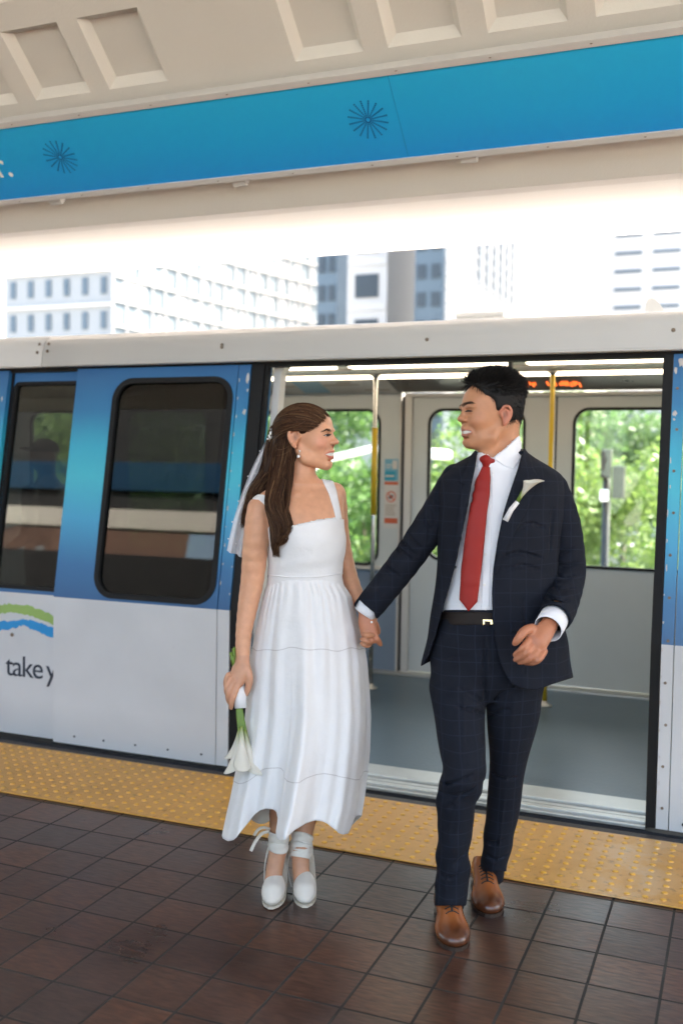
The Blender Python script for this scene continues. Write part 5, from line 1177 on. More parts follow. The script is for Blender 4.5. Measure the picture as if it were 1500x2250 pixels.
ft.loft([(1450, 1050, 1196, 3.27, .11), (1500, 1058, 1195, 3.27, .108), (1540, 1064, 1190, 3.277, .10), (1593, 1070, 1180, 3.29, .092), (1668, 1074, 1160, 3.32, .082), (1714, 1073, 1150, 3.34, .078), (1792, 1066, 1139, 3.39, .072), (1839, 1061, 1129, 3.41, .070), (1880, 1058, 1119, 3.43, .070), (1915, 1058, 1113, 3.44, .070)], .012, wob=wt)
for pts in ([(1066, 1552), (1045, 1532), (1008, 1512)], [(1062, 1570), (1035, 1560), (1000, 1552)], [(1070, 1550), (1098, 1526), (1135, 1508)], [(1066, 1540), (1063, 1480), (1066, 1400)], [(1072, 1575), (1100, 1562), (1130, 1560)],
            [(963, 1716), (995, 1722), (1038, 1702)], [(964, 1738), (990, 1750), (1020, 1742)], [(985, 1778), (1010, 1752), (1046, 1726)], [(1080, 1700), (1105, 1712), (1140, 1706)], [(1000, 1900), (1016, 1884), (1030, 1862)], [(972, 1925), (990, 1930), (1010, 1918)], [(1070, 1880), (1090, 1890), (1115, 1876)], [(1072, 1850), (1088, 1852), (1108, 1842)]):
    groove(ft, pts, .006, .012, 2.9, 3.6, inn=.0005)
for pts in ([(1020, 1510), (1018, 1600), (1016, 1690)], [(1004, 1745), (990, 1810), (982, 1900), (976, 1980)], [(1128, 1530), (1118, 1650), (1106, 1760), (1092, 1900)]): groove(ft, pts, .004, .012, 2.9, 3.6, inn=-.0025, op='u')
# open the hems
ft.chain([P3(996, 1955, 3.24), P3(994, 2030, 3.26)], [.040, .046], .004, op='s'); ft.chain([P3(1088, 1890, 3.44), P3(1085, 1960, 3.45)], [.036, .042], .004, op='s')
V, Fc = ft.mesh(1); tr_ = fast_mk('trousers', V, Fc, M['suit'], man)
fb = Field(box8(955, 1215, 1330, 1395, 3.06, 3.46), .003)
fb.loft([(1344, 969, 1199, 3.26, .114), (1358, 968, 1200, 3.26, .117), (1374, 966, 1201, 3.26, .120)], .01, wob=lambda X, Y, D_: (Y - 1359 - (X - 975) * .10) * 0, n=2.2)
V, Fc = fb.mesh(1); be = fast_mk('belt', V, Fc, M['belt'], man)
o = decal('buckle', fb, [(1060, 1361), (1083, 1362), (1083, 1386), (1060, 1385)], M['gold'], be, .005, step=3, d0=3.0, d1=3.4, smooth=False)
decal('buckle_plate', fb, [(1064, 1365), (1076, 1366), (1076, 1381), (1064, 1380)], M['belt'], be, .0065, step=3, d0=3.0, d1=3.4, smooth=False)

# ---- jacket
fj = Field(box8(775, 1300, 975, 1525, 3.0, 3.48), .0034)
def wj(X, Y, Dp):
    w = .0030 * np.sin((X * .35 + Y) * .075 + 1.8 * np.sin(X * .022)) * np.exp(-((X - 1130) / 60) ** 2 - ((Y - 1190) / 80) ** 2)
    w += .0026 * np.sin(X * .09 - Y * .02) * np.exp(-((Y - 1480) / 70) ** 2)
    w += .0016 * np.sin(X * .05 + Y * .03 + 2 * np.sin(Y * .018))
    return w
JT = [(985, 1062, 1146, 3.29, .05), (1003, 1030, 1170, 3.28, .075), (1022, 996, 1203, 3.27, .095), (1042, 975, 1230, 3.265, .112), (1075, 966, 1243, 3.26, .126), (1120, 962, 1242, 3.26, .132), (1180, 960, 1232, 3.26, .132), (1235, 960, 1226, 3.26, .127), (1290, 955, 1228, 3.26, .126), (1340, 948, 1234, 3.26, .130), (1400, 938, 1245, 3.26, .138), (1450, 928, 1254, 3.26, .146), (1530, 912, 1268, 3.26, .156)]
fj.loft(JT, .02, wob=wj, n=2.15)
def sleeve_w(cx, cy, ux, uy, A, per, ln):     # creases across a sleeve
    return None
fa1 = Field(box8(775, 1045, 985, 1370, 3.05, 3.46), .0034); fa2 = Field(box8(1150, 1305, 1000, 1430, 2.96, 3.46), .0034)
fa1.chain([P3(1002, 1052, 3.265), P3(968, 1118, 3.275), P3(905, 1213, 3.285), P3(850, 1285, 3.295), P3(806, 1339, 3.298)], [.050, .055, .0515, .0485, .0465], .03)
fa2.chain([P3(1214, 1074, 3.265), P3(1236, 1150, 3.275), P3(1245, 1235, 3.285), P3(1243, 1278, 3.26), P3(1228, 1335, 3.15), P3(1212, 1366, 3.075)], [.050, .0555, .059, .057, .054, .0497], .026)
# creases: grooves pressed into the sleeves
for pts in ([(946, 1108), (955, 1135), (950, 1165)], [(930, 1130), (943, 1165), (940, 1190)], [(880, 1185), (895, 1205), (918, 1222)], [(868, 1200), (884, 1215), (902, 1228)], [(893, 1172), (905, 1190), (925, 1203)], [(845, 1240), (862, 1258), (880, 1268)],
            [(1212, 1235), (1238, 1243), (1268, 1238)], [(1207, 1255), (1235, 1266), (1270, 1262)], [(1206, 1216), (1230, 1216), (1256, 1205)], [(1205, 1282), (1228, 1292), (1262, 1292)], [(1200, 1308), (1222, 1318), (1250, 1318)], [(1215, 1120), (1212, 1160), (1208, 1210)], [(1225, 1095), (1219, 1130), (1216, 1160)], [(966, 1060), (960, 1095), (964, 1140)],
            [(1140, 1160), (1165, 1152), (1195, 1158)], [(1100, 1225), (1140, 1215), (1190, 1225)], [(1110, 1250), (1150, 1244), (1185, 1252)], [(1150, 1320), (1155, 1400), (1150, 1480)]):
    groove(fa1 if pts[0][0] < 970 else (fa2 if max(p_[0] for p_ in pts) > 1215 else fj), pts, .0065, .012, inn=-.0005)
for pts in ([(888, 1180), (900, 1198), (921, 1212)], [(1208, 1226), (1235, 1230), (1264, 1222)], [(1206, 1268), (1232, 1279), (1266, 1276)]): groove(fa1 if pts[0][0] < 970 else fa2, pts, .004, .01, inn=-.003, op='u')
JT2 = [tuple(r_) for r_ in JT]
fj.loft(JT2, .003, op='s', n=2.15, grow=-.015, y0=975, y1=1560)
# near-side front opening
fj.cutpoly([(1035, 960), (1049, 990), (1043, 1029), (1027, 1105), (1012, 1180), (1004, 1225), (989, 1282), (974, 1332), (957, 1395), (942, 1440), (922, 1470), (905, 1560), (1140, 1560), (1140, 1511), (1122, 1502), (1108, 1480), (1097, 1452), (1087, 1408), (1081, 1356), (1080, 1300), (1083, 1249), (1092, 1190), (1104, 1130), (1118, 1085), (1137, 1029), (1149, 985), (1150, 955)], 2.9, 3.24, .002)
fj.cutpoly([(1030, 900), (1170, 900), (1150, 985), (1128, 1000), (1070, 1002), (1050, 992)], 2.9, 3.26, .003)
fj.cutpoly([(860, 1560), (860, 1300), (921, 1466), (946, 1452), (1010, 1472), (1100, 1500), (1123, 1506), (1150, 1514), (1178, 1517), (1210, 1504), (1236, 1496), (1262, 1488), (1330, 1470), (1330, 1560)], 2.9, 3.6, .002)
# sleeve ends
ca = P3(850, 1285, 3.295); cb = P3(810, 1334, 3.298); fa1.plane(cb, cb - ca, np.minimum(PT(770, 1400, 3.2), PT(850, 1280, 3.4)), np.maximum(PT(770, 1400, 3.2), PT(850, 1280, 3.4)), .001)
fa1.cone(cb - (cb - ca) * .6, cb + (cb - ca) * .5, .042, .042, .002, 's')
ca2 = P3(1240, 1310, 3.20); cb2 = P3(1216, 1358, 3.095); n2_ = cb2 - ca2; bx = np.array(box8(1150, 1262, 1330, 1440, 2.98, 3.16)); fa2.plane(cb2, n2_, bx.min(0), bx.max(0), .001)
fa2.cone(cb2 - n2_ * .2, cb2 + n2_ * .6, .044, .0455, .002, 's')
V, Fc = fj.mesh(1); jk = fast_mk('jacket', V, Fc, M['suit'], man)
V, Fc = fa1.mesh(1); fast_mk('sleeve', V, Fc, M['suit'], jk); V, Fc = fa2.mesh(1); fast_mk('sleeve', V, Fc, M['suit'], jk)
dJ = dict(step=3.5, d0=3.0, d1=3.5)
decal('lapel', fj, [(1150, 990), (1162, 1006), (1168, 1030), (1186, 1062), (1170, 1072), (1172, 1085), (1140, 1150), (1112, 1205), (1090, 1262), (1085, 1258), (1094, 1190), (1106, 1130), (1120, 1085), (1139, 1030)], M['suit'], jk, .0075, **dJ)
decal('lapel', fj, [(1047, 992), (1036, 1004), (1024, 1030), (1008, 1060), (1020, 1068), (1014, 1080), (1006, 1130), (1000, 1190), (998, 1236), (1003, 1222), (1011, 1180), (1026, 1105), (1041, 1031)], M['suit'], jk, .0075, **dJ)
decal('pocket_flap', fj, [(1120, 1368), (1182, 1362), (1184, 1384), (1122, 1390)], M['suit'], jk, .004, **dJ)
for x, y in ((1006, 1246), (987, 1318)): decal('button', fj, [(x - 5 + 3.6 * math.cos(a), y + 3.6 * math.sin(a)) for a in np.linspace(0, 6.28, 10)[:-1]], M['black'], jk, .005, step=2, d0=3, d1=3.5, curve=False)
# ---- tie
ftie = Field(box8(1000, 1100, 995, 1360, 3.04, 3.3), .003); ftie.D = fs.sample(ftie.lo + np.stack(np.meshgrid(*[np.arange(n_) for n_ in ftie.n], indexing='ij'), -1) * ftie.h).astype(np.float32)
ftie.chain([P3(1067, 1022, 3.172), P3(1060, 1090, 3.153), P3(1044, 1180, 3.147), P3(1030, 1330, 3.150)], [.020, .030, .033, .033], .02, sq=(FD, .5))
ti = decal('tie', ftie, [(1059, 1026), (1075, 1027), (1076, 1050), (1074, 1090), (1068, 1130), (1063, 1183), (1056, 1250), (1047, 1322), (1028.5, 1343), (1010, 1318), (1014, 1250), (1022, 1183), (1034, 1110), (1045, 1058)], M['tie'], man, .003, step=4, d0=3.0, d1=3.4)
kn = Field(box8(1045, 1095, 995, 1040, 3.08, 3.26), .0022); kc = fs.hit([(1066, 1015)], 3.0, 3.4)[0]; dK = (kc - EYE) @ _f - .006
kn.chain([P3(1067, 1010, dK), P3(1067, 1028, dK + .002)], [.016, .0095], .006); kn.chain([P3(1058, 1009, dK + .003), P3(1080, 1014, dK + .006)], [.008, .009], .008); kn.ell(P3(1083, 1016, dK + .01), (.009, .009, .009), k=.008)
V, Fc = kn.mesh(2); fast_mk('tie_knot', V, Fc, M['tie'], ti)

# ---- shoes
def shoe(toe_px, dtoe, heading, lift, name='shoe'):
    """oxford; toe_px = picture position of the toe's ground point"""
    tip = PT(*toe_px, dtoe); tip[2] = 0.0; fw = heading / np.linalg.norm(heading); la = np.cross(UPZ, fw); q = lambda x, y, z: tip + fw * (x - .300) + la * y + UPZ * (z + lift); ax_ = np.array([fw, la, UPZ])
    F_ = Field([q(x, y, z) for x in (-.02, .33) for y in (-.08, .08) for z in (-.02, .15)], .0026)
    F_.ell(q(.045, 0, .045), (.045, .036, .045), ax_, .01); F_.cone(q(.055, 0, .06), q(.075, 0, .105), .036, .036, .02, sq=(la, .92)); F_.chain([q(.085, 0, .075), q(.15, 0, .062), q(.20, 0, .042)], [.040, .040, .040], .02)
    F_.ell(q(.215, 0, .030), (.080, .055, .034), ax_, .02); F_.ell(q(.245, 0, .026), (.056, .047, .028), ax_, .015)
    F_.plane(q(0, 0, .012), -UPZ); F_.plane(q(0.075, 0, .124), UPZ * .95 - fw * .25); F_.cone(q(.06, 0, .08), q(.07, 0, .16), .030, .033, .004, 's')
    V, Fc = F_.mesh(2); L_ = (V - q(0, 0, 0)) @ ax_.T; base = np.array([.30, .092, .026]); dk_ = np.array([.055, .018, .009]); b = np.clip((L_[:, 0] - .215) / .06, 0, 1) * .85; b = np.maximum(b, np.clip((.022 - L_[:, 2]) / .010, 0, 1) * .6)
    nz = .08 * np.sin(L_[:, 0] * 140 + 3 * np.sin(L_[:, 1] * 90)); b = np.clip(b + nz * .4, 0, 1)[:, None]; s_ = fast_mk(name, V, Fc, M['leather'], man, base * (1 - b) + dk_ * b)
    out = [(.045 + .047 * math.cos(a), .038 * math.sin(a)) for a in np.linspace(R(90), R(270), 12)] + [(.14, -.036), (.20, -.055), (.245, -.053), (.28, -.038), (.298, -.018), (.302, 0), (.298, .018), (.28, .038), (.245, .053), (.20, .055), (.14, .036)]
    v, f = plate(out, lambda x, z, o_: tuple(q(.15 + (x - .15) * .985, z * .96, o_)), .0125); mk('sole', v, f, M['sole'], s_)
    Lx = []
    for i in range(6):
        x = .132 + i * .0155; z0 = .098 - i * .0085
        for s2 in (1, -1):
            a = F_.lo * 0; p0 = q(x, .021 * s2, z0 + .03); p1 = q(x - .004, .002 * s2, z0 + .03); seg = np.linspace(p0, p1, 5)
            for j in range(5):
                pt = seg[j].copy()
                for _ in range(30):
                    dd = F_.sample(pt[None])[0]
                    if dd < .0015: break
                    pt = pt - UPZ * min(dd, .003) * .7
                seg[j] = pt
            Lx.append(tube(seg, .0017, 6))
    v, f = join(*Lx); mk('laces', v, f, M['lace'], s_, smooth=True)
    tg = []
    for i in range(7):
        pt = q(.128 + i * .0132, 0, .15)
        for _ in range(40):
            dd = F_.sample(pt[None])[0]
            if dd < .001: break
            pt = pt - UPZ * min(dd, .003) * .8
        tg.append(pt)
    v, f = tube(tg, .0035, 6); mk('lacing_gap', v, f, M['lace'], s_, smooth=True); return s_
def gdepth(x, y):       # depth of the platform under a picture position
    a = _f + _r * (x - 750) / FPX - _u * (y - 1125) / FPX; return -EYE[2] / a[2]
shoe((1001, 2092), gdepth(1001, 2092), -FD + RX * .03, 0.0); shoe((1077, 2018), gdepth(1077, 2018), -FD + RX * -.02, 0.0)

# ---- boutonniere
bo = empty('boutonniere', PT(1120, 1130, 3.11), 'single white calla lily pinned to the navy lapel', 'boutonniere')
dB = (fj.hit([(1150, 1085)], 3.0, 3.4)[0] - EYE) @ _f - .012
v, f = tube([P3(1109, 1144, dB - .001), P3(1122, 1120, dB - .002), P3(1136, 1103, dB - .002)], [.010, .0085, .0075], 12); mk('wrap', v, f, M['linen'], bo, smooth=True)
M['stem'] = mat('green_stem', (.13, .22, .03), .5, noise=.25, nscale=60)
v, f = tube([P3(1134, 1106, dB - .002), P3(1143, 1090, dB - .005), P3(1152, 1076, dB - .006)], [.006, .0065, .008], 10); mk('stem', v, f, M['stem'], bo, smooth=True)
def lily(base, tip, side, r_, name, par, lob=1.0, green=.35):
    """calla flower: a cone that opens and rolls outward to one side"""
    base, tip, side = map(np.asarray, (base, tip, side)); ax_ = tip - base; L_ = np.linalg.norm(ax_); ax_ = ax_ / L_; s1 = side - ax_ * (side @ ax_); s1 /= np.linalg.norm(s1); s2 = np.cross(ax_, s1); V, Cc = [], []; nu, nv = 14, 22
    for i in range(nu):
        t = i / (nu - 1); rad = r_ * (.16 + .84 * t ** 1.7)
        for j in range(nv):
            a = 2 * math.pi * j / nv; c = math.cos(a); ln = t * (1 + .35 * max(0, c) * t * lob - .18 * max(0, -c) * t); rr_ = rad * (1 + .35 * max(0, c) * t ** 3 * lob) * (1 + .05 * math.sin(3 * a + 1) * t)
            roll = .12 * L_ * max(0, c) * t ** 6 * lob; V.append(base + ax_ * (ln * L_ - roll) + (s1 * c + s2 * math.sin(a)) * rr_); gmix = max(0, 1 - t / green) ** 1.2; Cc.append(np.array([.80, .765, .665]) * (1 - gmix) + np.array([.28, .36, .05]) * gmix)
    F = [(i * nv + j, i * nv + (j + 1) % nv, (i + 1) * nv + (j + 1) % nv, (i + 1) * nv + j) for i in range(nu - 1) for j in range(nv)]
    o = mk(name, V, F, M['petal'], par, smooth=True, colors=np.array(Cc)); md = o.modifiers.new('thick', 'SOLIDIFY'); md.thickness = .0012; return o
lily(P3(1141, 1096, dB - .006), P3(1166, 1058, dB - .020), RX * .9 - UPZ * .35, .0215, 'bloom', bo, 1.5, .5)
# ================================================================== the woman
wo = empty('person', PT(640, 1985, 3.38) * [1, 1, 0], 'woman in a white sleeveless midi dress and short veil, smiling up at the man', 'person')
ang = R(13); fwW = RX * math.cos(ang) - FD * math.sin(ang); latW = -FD * math.cos(ang) - RX * math.sin(ang); axW = np.array([fwW, latW, UPZ]); HW = PT(672, 953, 3.39)
fw_ = Field([PT(x, y, d) for x in (485, 850) for y in (885, 2010) for d in (3.1, 3.66)], .0034)
head(fw_, HW, fwW, latW, UPZ, .985, False)
fw_.chain([P3(661, 985, 3.41), P3(661, 1035, 3.40), P3(662, 1085, 3.39)], [.046, .048, .060], .025)
fw_.loft([(1068, 600, 722, 3.39, .05), (1088, 575, 748, 3.385, .07), (1120, 572, 755, 3.375, .088), (1160, 580, 755, 3.37, .10), (1200, 592, 755, 3.37, .10), (1270, 594, 748, 3.38, .085), (1330, 580, 765, 3.39, .10), (1420, 570, 780, 3.40, .12), (1500, 575, 770, 3.40, .11)], .03)
fw_.chain([P3(640, 1072, 3.36), P3(590, 1096, 3.345)], [.02, .03], .03); fw_.chain([P3(690, 1070, 3.37), P3(735, 1078, 3.42)], [.022, .028], .03)
fw_.chain([P3(569, 1118, 3.345), P3(562, 1190, 3.345), P3(555, 1270, 3.35), P3(545, 1330, 3.34), P3(535, 1395, 3.32), P3(533, 1452, 3.30)], [.040, .0425, .0385, .033, .0255, .0215], .02)
fw_.chain([P3(739, 1090, 3.43), P3(745, 1170, 3.455), P3(760, 1240, 3.46), P3(780, 1300, 3.42), P3(803, 1348, 3.36)], [.034, .0335, .0285, .025, .020], .02)
fw_.chain([P3(655, 1087, 3.32), P3(610, 1100, 3.315)], [.006, .005], .014); fw_.chain([P3(683, 1086, 3.325), P3(725, 1082, 3.365)], [.006, .005], .014); fw_.chain([P3(690, 1050, 3.385), P3(674, 1090, 3.335)], [.007, .006], .014)
# near hand round the stems
fw_.chain([P3(533, 1450, 3.30), P3(526, 1475, 3.29), P3(516, 1500, 3.285)], [.0215, .027, .023], .012, sq=(FD + RX * .4, .62)); fw_.chain([P3(536, 1462, 3.29), P3(527, 1500, 3.28)], [.018, .013], .01)
for c in (((525, 1500, 3.277), (514, 1528, 3.268), (509, 1543, 3.272), (508, 1556, 3.285)), ((514, 1497, 3.272), (503, 1520, 3.266), (501, 1533, 3.275), (504, 1545, 3.295)), ((507, 1490, 3.28), (499, 1508, 3.276), (498, 1520, 3.285), (502, 1532, 3.305)), ((502, 1483, 3.29), (497, 1496, 3.292), (497, 1508, 3.30), (500, 1518, 3.315))):
    fw_.chain([P3(*p_) for p_ in c], [.0095, .0090, .0082, .0068], .003)
fw_.chain([P3(541, 1464, 3.285), P3(547, 1485, 3.28), P3(547, 1503, 3.282), P3(541, 1526, 3.29)], [.0125, .0115, .0105, .0078], .006)
# far hand in his
fw_.chain([P3(803, 1348, 3.36), P3(812, 1370, 3.35), P3(822, 1386, 3.345)], [.020, .023, .022], .01, sq=(FD, .55))
fw_.chain([P3(822, 1352, 3.335), P3(822, 1362, 3.31), P3(817, 1371, 3.283)], [.0095, .009, .0072], .003)
for c in (((824, 1386, 3.33), (818, 1396, 3.27), (806, 1396, 3.248), (797, 1394, 3.262)), ((822, 1396, 3.33), (814, 1409, 3.275), (803, 1408, 3.252), (794, 1404, 3.265)), ((816, 1404, 3.335), (810, 1417, 3.29), (801, 1417, 3.268), (794, 1413, 3.275))): fw_.chain([P3(*p_) for p_ in c], [.0090, .0086, .0080, .0066], .003)
# legs and feet
fw_.chain([P3(640, 1480, 3.38), P3(634, 1640, 3.33), P3(624, 1740, 3.37), P3(614, 1810, 3.40), P3(612, 1862, 3.43)], [.07, .048, .048, .033, .0275], .02)
fw_.chain([P3(612, 1862, 3.43), P3(604, 1905, 3.415), P3(598, 1945, 3.395), P3(595, 1972, 3.37)], [.0285, .0275, .027, .020], .015)
fw_.chain([P3(700, 1480, 3.42), P3(694, 1640, 3.45), P3(682, 1740, 3.50), P3(668, 1812, 3.50), P3(660, 1868, 3.46)], [.07, .048, .050, .037, .029], .02)
fw_.chain([P3(660, 1868, 3.46), P3(661, 1910, 3.445), P3(665, 1945, 3.42), P3(669, 1968, 3.395)], [.029, .028, .027, .020], .015)
groove(fw_, [(733, 984), (722, 987), (714, 993), (711, 1001)], .0025, .008, 3.05, 3.6, inn=.002)
V, Fc = fw_.mesh(2)
def wcol(V):
    X, Y, Dp = pix(V); c = np.tile(np.array([.62, .315, .185]), (len(V), 1)); L_ = (V - HW) @ axW.T * 1000
    ck = np.exp(-(((L_[:, 0] - 66) / 22) ** 2 + ((np.abs(L_[:, 1]) - 42) / 28) ** 2 + ((L_[:, 2] + 32) / 22) ** 2)) * .55; c = c * (1 - ck[:, None]) + np.array([.66, .22, .16]) * ck[:, None]
    nt_ = np.exp(-(((L_[:, 0] - 112) / 14) ** 2 + (L_[:, 1] / 18) ** 2 + ((L_[:, 2] + 30) / 14) ** 2)) * .35; c = c * (1 - nt_[:, None]) + np.array([.62, .25, .16]) * nt_[:, None]
    fc = (Y < 1040) & (L_[:, 0] > -5); c[fc] = c[fc] * 1.04
    er = (np.abs(L_[:, 1]) > 70) & (np.abs(L_[:, 2] + 20) < 34) & (Y < 1000); c[er] = [.62, .29, .17]; ear_shade = np.exp(-((L_[:, 0] + 16) / 8) ** 2 - ((L_[:, 2] + 15) / 13) ** 2) * (np.abs(L_[:, 1]) > 66) * (Y < 1000) * .5; c = c * (1 - ear_shade[:, None])  # her ear hollow is tinted darker as painted shade
    hd = (Y > 1330) & (X > 780); c[hd] = [.50, .225, .125]; hd = (Y > 1440) & (Y < 1570) & (X < 560); c[hd] = [.56, .285, .175]; lg = Y > 1780; c[lg] = [.50, .255, .15]; return c
fast_mk('body', V, Fc, M['skin'], wo, wcol(V))
dk = dict(step=1.5, d0=3.05, d1=3.6)
brow('eyebrow', fw_, [(705, 949.5), (711, 945.5), (718, 942.5), (724, 943), (728, 947), (724, 946.6), (718, 945), (711, 948)], wo, -fwW * .8 - UPZ * .1, 210, .005, (.06, .035, .022), seed=3)
decal('eye', fw_, [(711, 957.6), (716, 954.6), (721, 953), (726, 954.5), (725, 957.5), (720, 958.8), (715, 958.2)], M['eyed'], wo, .0007, **dk)
decal('eye_white', fw_, [(713.5, 957), (716, 955.8), (716.6, 957.4), (714.4, 957.9)], M['eyew'], wo, .0012, step=1, d0=3.05, d1=3.6)
decal('eyelash', fw_, [(708, 957.5), (714, 955), (720, 953), (727, 953.8), (726.6, 955), (720, 954.4), (715, 956.4)], M['eyed'], wo, .0018, **dk)
decal('upper_lip', fw_, [(714, 997.5), (720, 993), (727, 990.4), (734, 989.8), (738, 992), (738, 994.6), (733, 994.4), (727, 994.2), (720, 995.8), (713, 998.5)], M['lip'], wo, .0022, **dk)
decal('lower_lip', fw_, [(713, 998), (722, 1001.2), (729, 1001.8), (735.5, 1000.5), (736, 1004), (733, 1007.8), (728, 1009), (722, 1006), (717, 1001.5)], M['lip'], wo, .0024, **dk)
decal('teeth', fw_, [(715, 998), (722, 995.2), (729, 994.6), (736, 995), (735.5, 1001), (729, 1003), (722, 1002.2)], M['teeth'], wo, .0008, **dk)
decal('nostril', fw_, [(735, 983), (738, 981.5), (740, 983), (737, 984)], M['lip'], wo, .0004, **dk)
# ---- bodice
fb2 = Field([PT(x, y, d) for x in (560, 785) for y in (1120, 1300) for d in (3.2, 3.56)], .003)
def wb(X, Y, Dp): return .0012 * np.sin((Y + X * .25) * .16) * np.exp(-((Y - 1235) / 35) ** 2) + .0010 * np.sin((X + Y * .4) * .10) - .004 * np.exp(-((X - 655) / 26) ** 2 - ((Y - 1182) / 22) ** 2) - .004 * np.exp(-((X - 722) / 24) ** 2 - ((Y - 1178) / 22) ** 2)
fb2.loft([(1125, 574, 756, 3.375, .094), (1160, 580, 757, 3.37, .108), (1190, 588, 760, 3.37, .112), (1230, 588, 755, 3.372, .104), (1264, 588, 752, 3.38, .096), (1290, 586, 755, 3.385, .098)], .01, wob=wb)
fb2.cutpoly([(540, 1090), (790, 1090), (790, 1138), (760, 1140), (742, 1135.5), (690, 1144), (632, 1157), (612, 1150), (600, 1146), (590, 1158), (560, 1170), (540, 1172)], 3.0, 3.8, .002)
V, Fc = fb2.mesh(3); bod = fast_mk('bodice', V, Fc, M['linen'], wo)
dW = dict(step=3, d0=3.1, d1=3.6)
decal('strap', fw_, [(706, 1052), (718, 1053), (731, 1060), (738, 1080), (744, 1110), (749, 1140), (738, 1142), (732, 1118), (722, 1085), (711, 1062)], M['linen'], bod, .004, **dW)
decal('strap', fw_, [(556, 1097), (566, 1088), (580, 1088), (594, 1100), (604, 1125), (612, 1152), (598, 1156), (590, 1130), (580, 1108), (568, 1098)], M['linen'], bod, .004, **dW)
decal('neckline_trim', fb2, [(742, 1135.5), (744, 1138.5), (690, 1148), (633, 1160), (630, 1157), (690, 1144)], M['linen'], bod, .0022, **dW)
decal('seam', fb2, [(588, 1262), (640, 1267), (700, 1266), (752, 1258), (752, 1260.5), (700, 1269), (640, 1270), (588, 1265)], M['linen'], bod, .0022, **dW)
# ---- skirt
HEM = np.array([(488, 1829), (494, 1841), (503, 1847), (512, 1845), (520, 1838), (529, 1812), (537, 1790), (546, 1781), (557, 1778), (570, 1780), (579, 1785), (588, 1799), (594, 1830), (604, 1841), (614, 1844), (626, 1844), (636, 1842), (644, 1831), (652, 1822), (670, 1810), (687, 1803), (700, 1805), (712, 1810), (728, 1821), (742, 1829), (756, 1833), (766, 1831), (771, 1812), (776, 1792), (788, 1788)])
ED = np.array([(1268, 588, 752), (1285, 586, 755), (1309, 578, 771), (1340, 570, 780), (1366, 565, 786), (1400, 558, 796), (1450, 549, 803), (1500, 544, 807), (1573, 538, 811), (1650, 527, 808), (1689, 519, 804), (1746, 509, 797), (1790, 500, 790), (1835, 492, 776), (1850, 491, 772)], float)
def skirt():
    NT, NV = 420, 120; V = np.zeros((NV, NT, 3)); th = np.arange(NT) * 2 * math.pi / NT
    for j in range(NT):
        a = th[j]; c, s_ = math.cos(a), math.sin(a)                 # s_<0: towards us
        xh = 632 + 144 * c; front = s_ < 0
        he = np.interp(xh, HEM[:, 0], HEM[:, 1]) if front else 1792 + 12 * math.sin(3 * a + 1) + 8 * math.sin(7 * a)
        if not front: b_ = min(1, s_ / .35); he = he * b_ + np.interp(xh, HEM[:, 0], HEM[:, 1]) * (1 - b_)
        lobe = (he - 1812) / 32.0                                      # forward where the hem hangs low
        for i in range(NV):
            t = i / (NV - 1); y = 1268 + 544 * t + (3 * math.sin(5 * a + 1) + 2.5 * math.sin(11 * a)) * math.sin(math.pi * min(1, t * 1.1)) + (he - 1812) * t ** 3.2; xl = np.interp(y, ED[:, 0], ED[:, 1]); xr = np.interp(y, ED[:, 0], ED[:, 2]); xm = (xl + xr) / 2; w = (xr - xl) / 2
            q = min(1, max(0, (y - 1275) / 560)); hd = .098 + .20 * q ** .8; dc = 3.385 + .03 * q
            f = 0.0                                                    # folds, in metres along the normal
            f += .0035 * math.sin(34 * a + 2 * math.sin(5 * a)) * math.exp(-q * 7) * min(1, q * 25)
            f += (.010 * math.sin(9 * a + .9 + 1.0 * q) + .007 * math.sin(15 * a + 2.2 - 1.2 * q) + .004 * math.sin(23 * a + 1.1)) * min(1, q * 3) * (.55 + .6 * q)
            f += .036 * math.exp(-((a - (4.60 + .22 * q)) / .19) ** 2) * q ** .7 - .020 * math.exp(-((a - (4.86 + .14 * q)) / .10) ** 2) * q ** .6 + .020 * math.exp(-((a - 5.25) / .12) ** 2) * q ** .6 - .022 * math.exp(-((a - 4.25) / .13) ** 2) * q
            if front: f += .045 * lobe * q ** 3
            dep = dc + hd * s_ * (1 + 0) + f * s_ * 1.0; x = xm + (w + f * FPX / 3.38 * .35) * c + (7 * math.sin(a * 2) * q if front else 0)
            x += 9 * math.sin(6 * a + 1) * q ** 2 * (1 - abs(c) ** 2)
            yy = y + f * 30 * q
            V[i, j] = PT(x, yy, dep)
    return V
SK = skirt(); NV, NT = SK.shape[:2]; Vs = SK.reshape(-1, 3); a_ = (np.arange(NV - 1)[:, None] * NT + np.arange(NT)[None]); b_ = (np.arange(NV - 1)[:, None] * NT + (np.arange(NT)[None] + 1) % NT)
Fs = np.stack([a_, b_, b_ + NT, a_ + NT], -1).reshape(-1, 4); sk = fast_mk('skirt', Vs, Fs, M['linen'], wo); md = sk.modifiers.new('thick', 'SOLIDIFY'); md.thickness = .002; md.offset = 1
M['seam'] = mat('open_work_seam', (.56, .54, .53), .9, noise=.3, nscale=300)
nrm = np.cross(np.roll(SK, -1, 1) - np.roll(SK, 1, 1), np.gradient(SK, axis=0)); nrm /= np.linalg.norm(nrm, axis=2, keepdims=True) + 1e-9
ctr = SK.mean(1, keepdims=True); sg_ = np.sign(((SK - ctr) * nrm).sum(2, keepdims=True).mean()); nrm *= sg_
